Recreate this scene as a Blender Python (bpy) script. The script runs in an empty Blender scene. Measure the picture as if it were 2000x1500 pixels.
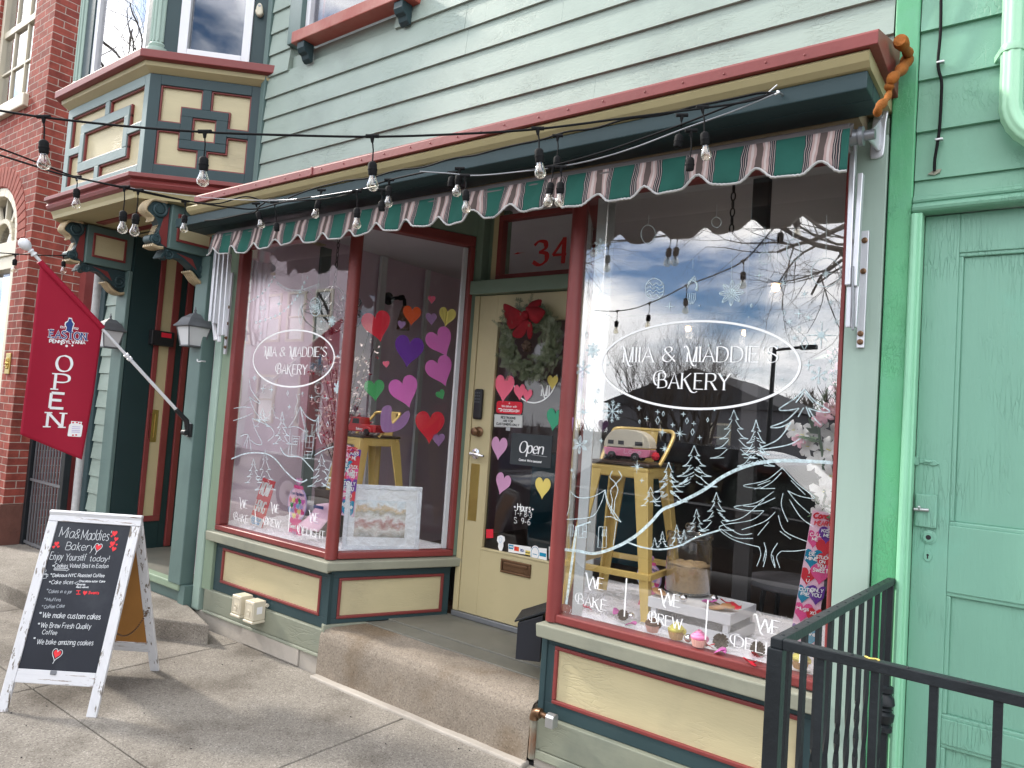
import bpy, bmesh, math, random
from mathutils import Vector, Matrix, noise
R_ = math.radians
sc = bpy.context.scene
COL = sc.collection
random.seed(7)

# ------------------------------------------------------------------ camera
FOC = 1415.0                      # focal length in pixels of a 2000 x 1500 picture
CAM = Vector((0, -2.94, 1.60))
_yaw, _pit, _rol = R_(-37.0), R_(2.95), R_(-4.02)
_f = Vector((math.sin(_yaw)*math.cos(_pit), math.cos(_yaw)*math.cos(_pit), math.sin(_pit)))
_r = _f.cross(Vector((0, 0, 1))).normalized(); _d = _f.cross(_r)
_r, _d = _r*math.cos(_rol)+_d*math.sin(_rol), _d*math.cos(_rol)-_r*math.sin(_rol)
cam = bpy.data.cameras.new('camera'); co = bpy.data.objects.new('camera', cam); COL.objects.link(co)
cam.sensor_width = 36; cam.lens = FOC/2000*36; cam.clip_end = 2000; cam.clip_start = 0.05
M = Matrix(((_r.x, -_d.x, -_f.x, CAM.x), (_r.y, -_d.y, -_f.y, CAM.y), (_r.z, -_d.z, -_f.z, CAM.z), (0, 0, 0, 1)))
co.matrix_world = M
sc.camera = co

# ------------------------------------------------------------------ light
SUN_EL, SUN_TH = 35.0, 12.0       # sun stands to the left, 12 degrees in front of the shop front
sd = Vector((-math.cos(R_(SUN_TH))*math.cos(R_(SUN_EL)), -math.sin(R_(SUN_TH))*math.cos(R_(SUN_EL)), math.sin(R_(SUN_EL))))
sun = bpy.data.lights.new('sun', 'SUN'); so = bpy.data.objects.new('sun', sun); COL.objects.link(so)
sun.energy = 3.4; sun.angle = R_(5); sun.color = (1, .93, .83)
so.rotation_euler = sd.to_track_quat('Z', 'Y').to_euler()
w = bpy.data.worlds.new('World'); sc.world = w; w.use_nodes = True
nt = w.node_tree; nt.nodes.clear()
def N(t, **k):
    n = nt.nodes.new(t)
    for a, b in k.items():
        if a[0] == '_': n.inputs[a[1:].replace('_', ' ')].default_value = b
        else: setattr(n, a, b)
    return n
L = lambda a, b: nt.links.new(a, b)
CLX = 8.7
out = N('ShaderNodeOutputWorld'); bg = N('ShaderNodeBackground')
sky = N('ShaderNodeTexSky', sky_type='NISHITA', sun_disc=False, sun_elevation=R_(SUN_EL))
sky.sun_rotation = math.atan2(sd.x, sd.y); sky.air_density = 1.0; sky.dust_density = .6; sky.ozone_density = 1.5
tc = N('ShaderNodeTexCoord')
mp = N('ShaderNodeMapping'); mp.inputs['Scale'].default_value = (1, 1, 2.1); mp.inputs['Location'].default_value = (CLX, .35, .2)
L(tc.outputs['Generated'], mp.inputs[0])
cn = N('ShaderNodeTexNoise', _Scale=2.3, _Detail=9.0, _Roughness=.55, _Distortion=.25); L(mp.outputs[0], cn.inputs['Vector'])
cr = N('ShaderNodeValToRGB'); cr.color_ramp.elements[0].position = .425; cr.color_ramp.elements[1].position = .52; L(cn.outputs[0], cr.inputs[0])
cn2 = N('ShaderNodeTexNoise', _Scale=5.2, _Detail=7.0); L(mp.outputs[0], cn2.inputs['Vector'])
cc = N('ShaderNodeValToRGB'); cc.color_ramp.elements[0].position = .30; cc.color_ramp.elements[1].position = .72
CLOUD = 28.0
cc.color_ramp.elements[0].color = (.55, .57, .62, 1); cc.color_ramp.elements[1].color = (1, .98, .95, 1); L(cn2.outputs[0], cc.inputs[0])
cm = N('ShaderNodeVectorMath', operation='SCALE'); cm.inputs['Scale'].default_value = CLOUD; L(cc.outputs[0], cm.inputs[0])
mixc = N('ShaderNodeMix', data_type='RGBA'); L(cr.outputs[0], mixc.inputs[0]); tint = N('ShaderNodeMix', data_type='RGBA', blend_type='MULTIPLY'); tint.inputs[0].default_value = 1; tint.inputs[7].default_value = (.80, 1.05, 1.36, 1); L(sky.outputs[0], tint.inputs[6]); L(tint.outputs[2], mixc.inputs[6]); L(cm.outputs[0], mixc.inputs[7])
L(mixc.outputs[2], bg.inputs[0]); bg.inputs[1].default_value = .11
L(bg.outputs[0], out.inputs[0])
sc.view_settings.view_transform = 'Standard'; sc.view_settings.look = 'None'; sc.view_settings.gamma = 1
sc.view_settings.exposure = 0.55
sc.cycles.max_bounces = 10; sc.cycles.transparent_max_bounces = 24; sc.cycles.diffuse_bounces = 4; sc.cycles.glossy_bounces = 4
sc.cycles.use_denoising = True
sc.cycles.sample_clamp_indirect = 8; sc.cycles.caustics_reflective = False; sc.cycles.caustics_refractive = False

# ------------------------------------------------------------------ measuring: pixel of the 2000 x 1500 photograph -> point on a plane of the place
def ray(px, py): return (_r*((px-1000)/FOC) + _d*((py-750)/FOC) + _f)
def hit(px, py, o, n):
    r = ray(px, py); return CAM + r*((Vector(o)-CAM).dot(n)/r.dot(n))
def ay(px, py, y): return hit(px, py, (0, y, 0), Vector((0, 1, 0)))
def ax(px, py, x): return hit(px, py, (x, 0, 0), Vector((1, 0, 0)))
def az(px, py, z): return hit(px, py, (0, 0, z), Vector((0, 0, 1)))
def ad(px, py, d): return CAM + ray(px, py)*d
class Fr:                         # a flat face of the place: u along it, v up, n out of it
    def __init__(s, o, u, v=(0, 0, 1), n=None):
        s.o, s.u, s.v = Vector(o), Vector(u).normalized(), Vector(v).normalized()
        s.n = Vector(n).normalized() if n else s.u.cross(s.v).normalized()
    def at(s, u, v, n=0): return s.o + s.u*u + s.v*v + s.n*n
    def px(s, x, y, n=0):
        p = hit(x, y, s.o+s.n*n, s.n)-s.o; return (p.dot(s.u), p.dot(s.v))
FAC = Fr((0, 0, 0), (1, 0, 0))                                     # shop front, n towards the street
ANL = Fr((-3.49, 0, 0), (.406, .914, 0))                           # slanted left side of the doorway
ANR = Fr((-2.20, .72, 0), (.36, -.72, 0))                          # slanted right side of the doorway
DOR = Fr((0, .75, 0), (1, 0, 0))
BAYR = Fr((-5.207, -.55, 0), (1, 1, 0))
BAYF = Fr((0, -.55, 0), (1, 0, 0))
BAYL = Fr((-7.10, 0, 0), (1, -1, 0))

# ------------------------------------------------------------------ materials
MATS = {}
def newmat(name):
    m = bpy.data.materials.new(name); m.use_nodes = True; MATS[name] = m
    return m, m.node_tree, m.node_tree.nodes['Principled BSDF']
def nd(t, typ, **k):
    n = t.nodes.new(typ)
    for a, b in k.items():
        if a[0] == '_': n.inputs[a[1:].replace('_', ' ')].default_value = b
        else: setattr(n, a, b)
    return n
def pmat(name, rgb, rough=.5, var=.10, vs=2.5, bump=0., bs=60, st=(1, 1, 1), spec=.4, chip=None, cth=.66, cs=9, metal=0, crack=0., cks=25, dirt=None, dth=.58, ds=1.7, coat=0):
    m, t, b = newmat(name)
    g = nd(t, 'ShaderNodeNewGeometry'); mp = nd(t, 'ShaderNodeMapping'); mp.inputs['Scale'].default_value = st
    t.links.new(g.outputs['Position'], mp.inputs[0])
    n1 = nd(t, 'ShaderNodeTexNoise', _Scale=vs, _Detail=6., _Roughness=.6); t.links.new(mp.outputs[0], n1.inputs['Vector'])
    rp = nd(t, 'ShaderNodeValToRGB'); rp.color_ramp.elements[0].position = .28; rp.color_ramp.elements[1].position = .72
    rp.color_ramp.elements[0].color = [c*(1-var) for c in rgb]+[1]; rp.color_ramp.elements[1].color = [min(1, c*(1+var)) for c in rgb]+[1]
    t.links.new(n1.outputs[0], rp.inputs[0]); col = rp.outputs[0]
    def blend(col, c2, scale, th, soft, vec):
        n = nd(t, 'ShaderNodeTexNoise', _Scale=scale, _Detail=8., _Roughness=.65); t.links.new(vec, n.inputs['Vector'])
        r = nd(t, 'ShaderNodeValToRGB'); r.color_ramp.elements[0].position = th; r.color_ramp.elements[1].position = min(1, th+soft); t.links.new(n.outputs[0], r.inputs[0])
        x = nd(t, 'ShaderNodeMix', data_type='RGBA'); t.links.new(r.outputs[0], x.inputs[0]); t.links.new(col, x.inputs[6]); x.inputs[7].default_value = list(c2)+[1]
        return x.outputs[2]
    if dirt: col = blend(col, dirt, ds, dth, .22, g.outputs['Position'])
    if chip: col = blend(col, chip, cs, cth, .03, mp.outputs[0])
    t.links.new(col, b.inputs['Base Color'])
    b.inputs['Roughness'].default_value = rough; b.inputs['Specular IOR Level'].default_value = spec; b.inputs['Metallic'].default_value = metal
    if coat: b.inputs['Coat Weight'].default_value = coat
    if bump or crack:
        h = None
        if bump:
            n2 = nd(t, 'ShaderNodeTexNoise', _Scale=bs, _Detail=5., _Roughness=.6); t.links.new(mp.outputs[0], n2.inputs['Vector']); h = n2.outputs[0]
        bp = nd(t, 'ShaderNodeBump', _Strength=1.0, _Distance=bump or .001)
        if h: t.links.new(h, bp.inputs['Height'])
        last = bp
        if crack:                 # alligatored old paint: thin cracks where a slow noise lets them show
            v = nd(t, 'ShaderNodeTexVoronoi', feature='DISTANCE_TO_EDGE', _Scale=cks)
            dn = nd(t, 'ShaderNodeTexNoise', _Scale=cks*.6, _Detail=4.); t.links.new(mp.outputs[0], dn.inputs['Vector'])
            mxv = nd(t, 'ShaderNodeMix', data_type='RGBA'); mxv.inputs[0].default_value = .12; t.links.new(mp.outputs[0], mxv.inputs[6]); t.links.new(dn.outputs['Color'], mxv.inputs[7]); t.links.new(mxv.outputs[2], v.inputs['Vector'])
            r = nd(t, 'ShaderNodeValToRGB'); r.color_ramp.elements[0].position = 0; r.color_ramp.elements[1].position = .06; t.links.new(v.outputs['Distance'], r.inputs[0])
            mk = nd(t, 'ShaderNodeTexNoise', _Scale=3.2, _Detail=3.); t.links.new(g.outputs['Position'], mk.inputs['Vector'])
            mr = nd(t, 'ShaderNodeMapRange'); mr.inputs[1].default_value = .46; mr.inputs[2].default_value = .62; t.links.new(mk.outputs[0], mr.inputs[0])
            b2 = nd(t, 'ShaderNodeBump', _Distance=crack); t.links.new(r.outputs[0], b2.inputs['Height']); t.links.new(mr.outputs[0], b2.inputs['Strength'])
            t.links.new(bp.outputs[0], b2.inputs['Normal']); last = b2
        t.links.new(last.outputs[0], b.inputs['Normal'])
    return m
def flat(name, rgb, rough=.6, spec=.3, metal=0): return pmat(name, rgb, rough, .04, 8, spec=spec, metal=metal)
def srgb(r, g, b):
    f = lambda c: c/12.92 if c <= .04045 else ((c+.055)/1.055)**2.4
    return (f(r/255), f(g/255), f(b/255))
def emis(name, rgb, s):
    m, t, b = newmat(name); b.inputs['Base Color'].default_value = (*rgb, 1); b.inputs['Emission Color'].default_value = (*rgb, 1); b.inputs['Emission Strength'].default_value = s
    return m
def glass(name, refl, tint=(1, 1, 1), edge=4.5, wave=0.0):          # clear pane: what is not mirrored passes straight through
    m, t, b = newmat(name); t.nodes.remove(b)
    o = t.nodes['Material Output']
    tr = nd(t, 'ShaderNodeBsdfTransparent', _Color=(*tint, 1)); gl = nd(t, 'ShaderNodeBsdfGlossy', _Roughness=0.0, _Color=(1, 1, 1, 1))
    lw = nd(t, 'ShaderNodeLayerWeight'); lw.inputs[0].default_value = .5; pw = nd(t, 'ShaderNodeMath', operation='POWER'); pw.inputs[1].default_value = edge; t.links.new(lw.outputs['Facing'], pw.inputs[0])
    mr = nd(t, 'ShaderNodeMapRange'); mr.inputs[3].default_value = refl; mr.inputs[4].default_value = 1.0
    t.links.new(pw.outputs[0], mr.inputs[0])
    mx = nd(t, 'ShaderNodeMixShader'); t.links.new(mr.outputs[0], mx.inputs[0]); t.links.new(tr.outputs[0], mx.inputs[1]); t.links.new(gl.outputs[0], mx.inputs[2])
    if wave:
        g = nd(t, 'ShaderNodeNewGeometry'); n = nd(t, 'ShaderNodeTexNoise', _Scale=1.6, _Detail=1.); t.links.new(g.outputs['Position'], n.inputs['Vector'])
        bp = nd(t, 'ShaderNodeBump', _Distance=wave); t.links.new(n.outputs[0], bp.inputs['Height']); t.links.new(bp.outputs[0], gl.inputs['Normal'])
    t.links.new(mx.outputs[0], o.inputs[0])
    return m
def brickmat(name, c1, c2, mortar, bw=.205, rh=.0715, ms=.0055):
    m, t, b = newmat(name)
    g = nd(t, 'ShaderNodeNewGeometry'); s = nd(t, 'ShaderNodeSeparateXYZ'); t.links.new(g.outputs['Position'], s.inputs[0])
    sn = nd(t, 'ShaderNodeSeparateXYZ'); t.links.new(g.outputs['True Normal'], sn.inputs[0])
    ab = nd(t, 'ShaderNodeMath', operation='ABSOLUTE'); t.links.new(sn.outputs[0], ab.inputs[0])
    gt = nd(t, 'ShaderNodeMath', operation='GREATER_THAN'); gt.inputs[1].default_value = .5; t.links.new(ab.outputs[0], gt.inputs[0])
    a = nd(t, 'ShaderNodeMix', data_type='FLOAT'); t.links.new(gt.outputs[0], a.inputs[0]); t.links.new(s.outputs[0], a.inputs[2]); t.links.new(s.outputs[1], a.inputs[3])
    cmb = nd(t, 'ShaderNodeCombineXYZ'); t.links.new(a.outputs[0], cmb.inputs[0]); t.links.new(s.outputs[2], cmb.inputs[1])
    wn = nd(t, 'ShaderNodeTexNoise', _Scale=7., _Detail=3.); t.links.new(g.outputs['Position'], wn.inputs['Vector'])
    wm = nd(t, 'ShaderNodeMix', data_type='RGBA'); wm.inputs[0].default_value = .006; t.links.new(cmb.outputs[0], wm.inputs[6]); t.links.new(wn.outputs['Color'], wm.inputs[7])
    br = nd(t, 'ShaderNodeTexBrick', _Scale=1., _Mortar_Size=ms, _Mortar_Smooth=.25, _Brick_Width=bw, _Row_Height=rh, _Bias=0.)
    br.inputs['Color1'].default_value = (*c1, 1); br.inputs['Color2'].default_value = (*c2, 1); br.inputs['Mortar'].default_value = (*mortar, 1)
    t.links.new(wm.outputs[2], br.inputs['Vector'])
    n = nd(t, 'ShaderNodeTexNoise', _Scale=9., _Detail=7., _Roughness=.7); t.links.new(g.outputs['Position'], n.inputs['Vector'])
    r = nd(t, 'ShaderNodeValToRGB'); r.color_ramp.elements[0].color = (.62, .6, .6, 1); r.color_ramp.elements[1].color = (1.25, 1.2, 1.2, 1); r.color_ramp.elements[0].position = .3; r.color_ramp.elements[1].position = .7; t.links.new(n.outputs[0], r.inputs[0])
    mu = nd(t, 'ShaderNodeMix', data_type='RGBA', blend_type='MULTIPLY'); mu.inputs[0].default_value = 1; t.links.new(br.outputs[0], mu.inputs[6]); t.links.new(r.outputs[0], mu.inputs[7])
    t.links.new(mu.outputs[2], b.inputs['Base Color']); b.inputs['Roughness'].default_value = .85; b.inputs['Specular IOR Level'].default_value = .2
    iv = nd(t, 'ShaderNodeMath', operation='SUBTRACT'); iv.inputs[0].default_value = 1; t.links.new(br.outputs['Fac'], iv.inputs[1])
    ad_ = nd(t, 'ShaderNodeMath', operation='MULTIPLY_ADD'); ad_.inputs[1].default_value = .35; t.links.new(n.outputs[0], ad_.inputs[0]); t.links.new(iv.outputs[0], ad_.inputs[2])
    bp = nd(t, 'ShaderNodeBump', _Distance=.006, _Strength=.9); t.links.new(ad_.outputs[0], bp.inputs['Height']); t.links.new(bp.outputs[0], b.inputs['Normal'])
    return m
def aggr(name, rgb, dark, light, bump=.002, stain=None, sth=.5):      # weathered concrete with exposed grains
    m, t, b = newmat(name)
    g = nd(t, 'ShaderNodeNewGeometry')
    v = nd(t, 'ShaderNodeTexVoronoi', _Scale=170.); t.links.new(g.outputs['Position'], v.inputs['Vector'])
    rr = nd(t, 'ShaderNodeSeparateColor'); t.links.new(v.outputs['Color'], rr.inputs[0])
    r = nd(t, 'ShaderNodeValToRGB'); e = r.color_ramp.elements; e[0].position = 0; e[0].color = (*dark, 1); e[1].position = 1; e[1].color = (*light, 1)
    q = e.new(.25); q.color = (*rgb, 1); q = e.new(.8); q.color = (*[c*1.1 for c in rgb], 1)
    t.links.new(rr.outputs[0], r.inputs[0])
    n = nd(t, 'ShaderNodeTexNoise', _Scale=1.3, _Detail=9., _Roughness=.65); t.links.new(g.outputs['Position'], n.inputs['Vector'])
    r2 = nd(t, 'ShaderNodeValToRGB'); r2.color_ramp.elements[0].position = .3; r2.color_ramp.elements[1].position = .7; r2.color_ramp.elements[0].color = (.68, .66, .64, 1); r2.color_ramp.elements[1].color = (1.15, 1.14, 1.12, 1); t.links.new(n.outputs[0], r2.inputs[0])
    mu = nd(t, 'ShaderNodeMix', data_type='RGBA', blend_type='MULTIPLY'); mu.inputs[0].default_value = 1; t.links.new(r.outputs[0], mu.inputs[6]); t.links.new(r2.outputs[0], mu.inputs[7])
    col = mu.outputs[2]
    if stain:
        n3 = nd(t, 'ShaderNodeTexNoise', _Scale=2.3, _Detail=7.); t.links.new(g.outputs['Position'], n3.inputs['Vector'])
        r3 = nd(t, 'ShaderNodeValToRGB'); r3.color_ramp.elements[0].position = sth; r3.color_ramp.elements[1].position = sth+.15; t.links.new(n3.outputs[0], r3.inputs[0])
        x = nd(t, 'ShaderNodeMix', data_type='RGBA', blend_type='MULTIPLY'); t.links.new(r3.outputs[0], x.inputs[0]); t.links.new(col, x.inputs[6]); x.inputs[7].default_value = (*stain, 1); col = x.outputs[2]
    t.links.new(col, b.inputs['Base Color']); b.inputs['Roughness'].default_value = .9; b.inputs['Specular IOR Level'].default_value = .15
    bp = nd(t, 'ShaderNodeBump', _Distance=bump); t.links.new(rr.outputs[1], bp.inputs['Height'])
    n4 = nd(t, 'ShaderNodeTexNoise', _Scale=14., _Detail=6.); t.links.new(g.outputs['Position'], n4.inputs['Vector'])
    b2 = nd(t, 'ShaderNodeBump', _Distance=.004); t.links.new(n4.outputs[0], b2.inputs['Height']); t.links.new(bp.outputs[0], b2.inputs['Normal']); t.links.new(b2.outputs[0], b.inputs['Normal'])
    return m

# ------------------------------------------------------------------ mesh collecting
class MB:
    def __init__(s): s.v, s.f, s.m, s.k = [], [], [], 0
    def add(s, vs, fs):
        b = len(s.v); s.v += [tuple(p) for p in vs]
        for f in fs: s.f.append([b+i for i in f]); s.m.append(s.k)
        return s
    def hexa(s, p):               # 8 corners: 4 bottom, 4 top
        return s.add(p, [(3, 2, 1, 0), (4, 5, 6, 7), (0, 1, 5, 4), (1, 2, 6, 5), (2, 3, 7, 6), (3, 0, 4, 7)])
    def box(s, x0, x1, y0, y1, z0, z1):
        return s.hexa([(x0, y0, z0), (x1, y0, z0), (x1, y1, z0), (x0, y1, z0), (x0, y0, z1), (x1, y0, z1), (x1, y1, z1), (x0, y1, z1)])
    def fbox(s, F, u0, u1, v0, v1, n0, n1):
        return s.hexa([F.at(u0, v0, n1), F.at(u1, v0, n1), F.at(u1, v0, n0), F.at(u0, v0, n0), F.at(u0, v1, n1), F.at(u1, v1, n1), F.at(u1, v1, n0), F.at(u0, v1, n0)])
    def frame(s, F, u0, u1, v0, v1, wd, n0, n1, bot=None):   # four butted members
        bt = wd if bot is None else bot
        s.fbox(F, u0, u1, v0, v0+bt, n0, n1); s.fbox(F, u0, u1, v1-wd, v1, n0, n1)
        s.fbox(F, u0, u0+wd, v0+bt, v1-wd, n0, n1); return s.fbox(F, u1-wd, u1, v0+bt, v1-wd, n0, n1)
    def prism(s, F, pts, n0, n1):
        k = len(pts); a = sum(pts[i][0]*pts[(i+1) % k][1]-pts[(i+1) % k][0]*pts[i][1] for i in range(k))
        if a < 0: pts = pts[::-1]
        vs = [F.at(u, v, n1) for u, v in pts]+[F.at(u, v, n0) for u, v in pts]
        fs = [tuple(range(k)), tuple(range(2*k-1, k-1, -1))]+[(i+k, (i+1) % k+k, (i+1) % k, i) for i in range(k)]
        return s.add(vs, fs)
    def bar(s, a, b, wd, ht=None, up=(0, 0, 1)):              # square bar from a to b
        a, b = Vector(a), Vector(b); ht = ht or wd; d = (b-a).normalized(); up = Vector(up)
        if abs(d.dot(up)) > .95: up = Vector((0, 1, 0))
        x = d.cross(up).normalized()*wd/2; y = x.cross(d).normalized()*ht/2
        return s.hexa([a-x-y, a+x-y, a+x+y, a-x+y, b-x-y, b+x-y, b+x+y, b-x+y])
    def tube(s, pts, r, n=8, cap=True):
        pts = [Vector(p) for p in pts]; k = len(pts); vs = []; fs = []; x = None
        rs = r if isinstance(r, (list, tuple)) else [r]*k
        for i, p in enumerate(pts):
            d = (pts[min(i+1, k-1)]-pts[max(i-1, 0)])
            d = d.normalized() if d.length > 1e-9 else Vector((0, 0, 1))
            if x is None:
                up = Vector((0, 0, 1)) if abs(d.z) < .9 else Vector((1, 0, 0)); x = d.cross(up).normalized()
            else:
                x = (x-d*x.dot(d)); x = x.normalized() if x.length > 1e-6 else d.orthogonal().normalized()
            y = d.cross(x)
            for j in range(n):
                a = 2*math.pi*j/n; vs.append(p+(x*math.cos(a)+y*math.sin(a))*rs[i])
        for i in range(k-1):
            for j in range(n): fs.append((i*n+j, i*n+(j+1) % n, (i+1)*n+(j+1) % n, (i+1)*n+j))
        if cap: fs += [tuple(range(n-1, -1, -1)), tuple(range((k-1)*n, k*n))]
        return s.add(vs, fs)
    def lathe(s, c, prof, n=16, axis=(0, 0, 1)):             # prof: (radius, height along axis)
        c = Vector(c); a = Vector(axis).normalized(); x = a.orthogonal().normalized(); y = a.cross(x); vs = []; fs = []
        for r, h in prof:
            for j in range(n):
                t = 2*math.pi*j/n; vs.append(c+a*h+(x*math.cos(t)+y*math.sin(t))*max(r, 1e-4))
        for i in range(len(prof)-1):
            for j in range(n): fs.append((i*n+j, i*n+(j+1) % n, (i+1)*n+(j+1) % n, (i+1)*n+j))
        fs += [tuple(range(n-1, -1, -1)), tuple(range((len(prof)-1)*n, len(prof)*n))]
        return s.add(vs, fs)
    def ball(s, c, r, n=12, sq=(1, 1, 1)):
        c = Vector(c); vs = []; fs = []; h = n//2
        for i in range(1, h):
            t = math.pi*i/h
            for j in range(n):
                a = 2*math.pi*j/n; vs.append(c+Vector((math.sin(t)*math.cos(a)*sq[0], math.sin(t)*math.sin(a)*sq[1], math.cos(t)*sq[2]))*r)
        vs += [c+Vector((0, 0, r*sq[2])), c-Vector((0, 0, r*sq[2]))]; T, B = len(vs)-2, len(vs)-1
        for j in range(n): fs += [(T, j, (j+1) % n), (B, (h-2)*n+(j+1) % n, (h-2)*n+j)]
        for i in range(h-2):
            for j in range(n): fs.append((i*n+j, (i+1)*n+j, (i+1)*n+(j+1) % n, i*n+(j+1) % n))
        return s.add(vs, fs)
    def quad(s, *p): return s.add(p, [tuple(range(len(p)))])
    def poly(s, F, pts, n=0.):
        k = len(pts); a = sum(pts[i][0]*pts[(i+1) % k][1]-pts[(i+1) % k][0]*pts[i][1] for i in range(k))
        if a < 0: pts = pts[::-1]
        return s.add([F.at(u, v, n) for u, v in pts], [tuple(range(k))])
    def rib(s, F, pts, wd, n=0., nib=None):                   # painted line on a face
        k = len(pts)
        if k < 2: return s
        vs = []; n += (len(s.v) % 13)*.00012                       # strokes that cross never share a plane
        for i, (u, v) in enumerate(pts):
            a = pts[max(i-1, 0)]; b = pts[min(i+1, k-1)]; dx, dy = b[0]-a[0], b[1]-a[1]; l = math.hypot(dx, dy) or 1e-9
            dx /= l; dy /= l
            h = (wd[i] if isinstance(wd, (list, tuple)) else wd)/2
            if nib: h = (nib+(2*h-nib)*abs(math.sin(math.atan2(dy, dx)-R_(18)))**1.6)/2
            vs += [F.at(u-dy*h, v+dx*h, n), F.at(u+dy*h, v-dx*h, n)]
        return s.add(vs, [(2*i, 2*i+1, 2*i+3, 2*i+2) for i in range(k-1)])
    def grid(s, P, nu, nv):
        return s.add([P(i/nu, j/nv) for j in range(nv+1) for i in range(nu+1)], [(j*(nu+1)+i, j*(nu+1)+i+1, (j+1)*(nu+1)+i+1, (j+1)*(nu+1)+i) for j in range(nv) for i in range(nu)])
    def build(s, name, mats, parent=None, smooth=None, bevel=0, seg=2, solid=0, local=False):
        me = bpy.data.meshes.new(name)
        off = Vector((0, 0, 0)); p = parent
        if not local:
            while p is not None: off += p.location; p = p.parent
            if parent is None and s.v:
                lo = [min(q[i] for q in s.v) for i in range(3)]; hi = [max(q[i] for q in s.v) for i in range(3)]
                off = Vector(((lo[0]+hi[0])/2, (lo[1]+hi[1])/2, lo[2]))
        me.from_pydata([(q[0]-off.x, q[1]-off.y, q[2]-off.z) for q in s.v], [], s.f)
        ms = mats if isinstance(mats, (list, tuple)) else [mats]
        for m in ms: me.materials.append(MATS[m] if isinstance(m, str) else m)
        if len(ms) > 1: me.polygons.foreach_set('material_index', s.m)
        if smooth:
            me.polygons.foreach_set('use_smooth', [True]*len(me.polygons)); me.set_sharp_from_angle(angle=R_(smooth))
        me.update()
        o = bpy.data.objects.new(name, me); COL.objects.link(o)
        if parent is not None: o.parent = parent
        elif not local: o.location = off
        if bevel:
            md = o.modifiers.new('bevel', 'BEVEL'); md.width = bevel; md.segments = seg; md.limit_method = 'ANGLE'; md.angle_limit = R_(40)
        if solid:
            md = o.modifiers.new('solid', 'SOLIDIFY'); md.thickness = solid; md.offset = 0
        return o
def thing(name, label, cat, loc=(0, 0, 0), group=None, kind=None, rz=0):
    o = bpy.data.objects.new(name, None); COL.objects.link(o); o.location = loc; o.rotation_euler = (0, 0, rz); o.empty_display_size = .1
    o['label'] = label; o['category'] = cat
    if group: o['group'] = group
    if kind: o['kind'] = kind
    return o
def tag(o, label, cat, group=None, kind=None):
    o['label'] = label; o['category'] = cat
    if group: o['group'] = group
    if kind: o['kind'] = kind
    return o
def struct(o): o['kind'] = 'structure'; return o
def dup(o, loc=None, rz=None, parent=None):
    c = o.copy(); COL.objects.link(c)
    if parent is not None: c.parent = parent
    if loc is not None: c.location = loc
    if rz is not None: c.rotation_euler.z = rz
    for ch in list(o.children): dup(ch, parent=c)
    return c
def smooth2(pts, n=6, closed=False):                              # Catmull-Rom
    k = len(pts); res = []
    if k < 3: return list(pts)
    D = len(pts[0])
    for i in range(k if closed else k-1):
        p = [pts[(i+j) % k] if closed else pts[min(max(i+j, 0), k-1)] for j in (-1, 0, 1, 2)]
        for t in range(n):
            t /= n
            res.append(tuple(.5*((2*p[1][d])+(p[2][d]-p[0][d])*t+(2*p[0][d]-5*p[1][d]+4*p[2][d]-p[3][d])*t*t+(3*p[1][d]-p[0][d]-3*p[2][d]+p[3][d])*t**3) for d in range(D)))
    if not closed: res.append(tuple(pts[-1]))
    return res

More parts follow.
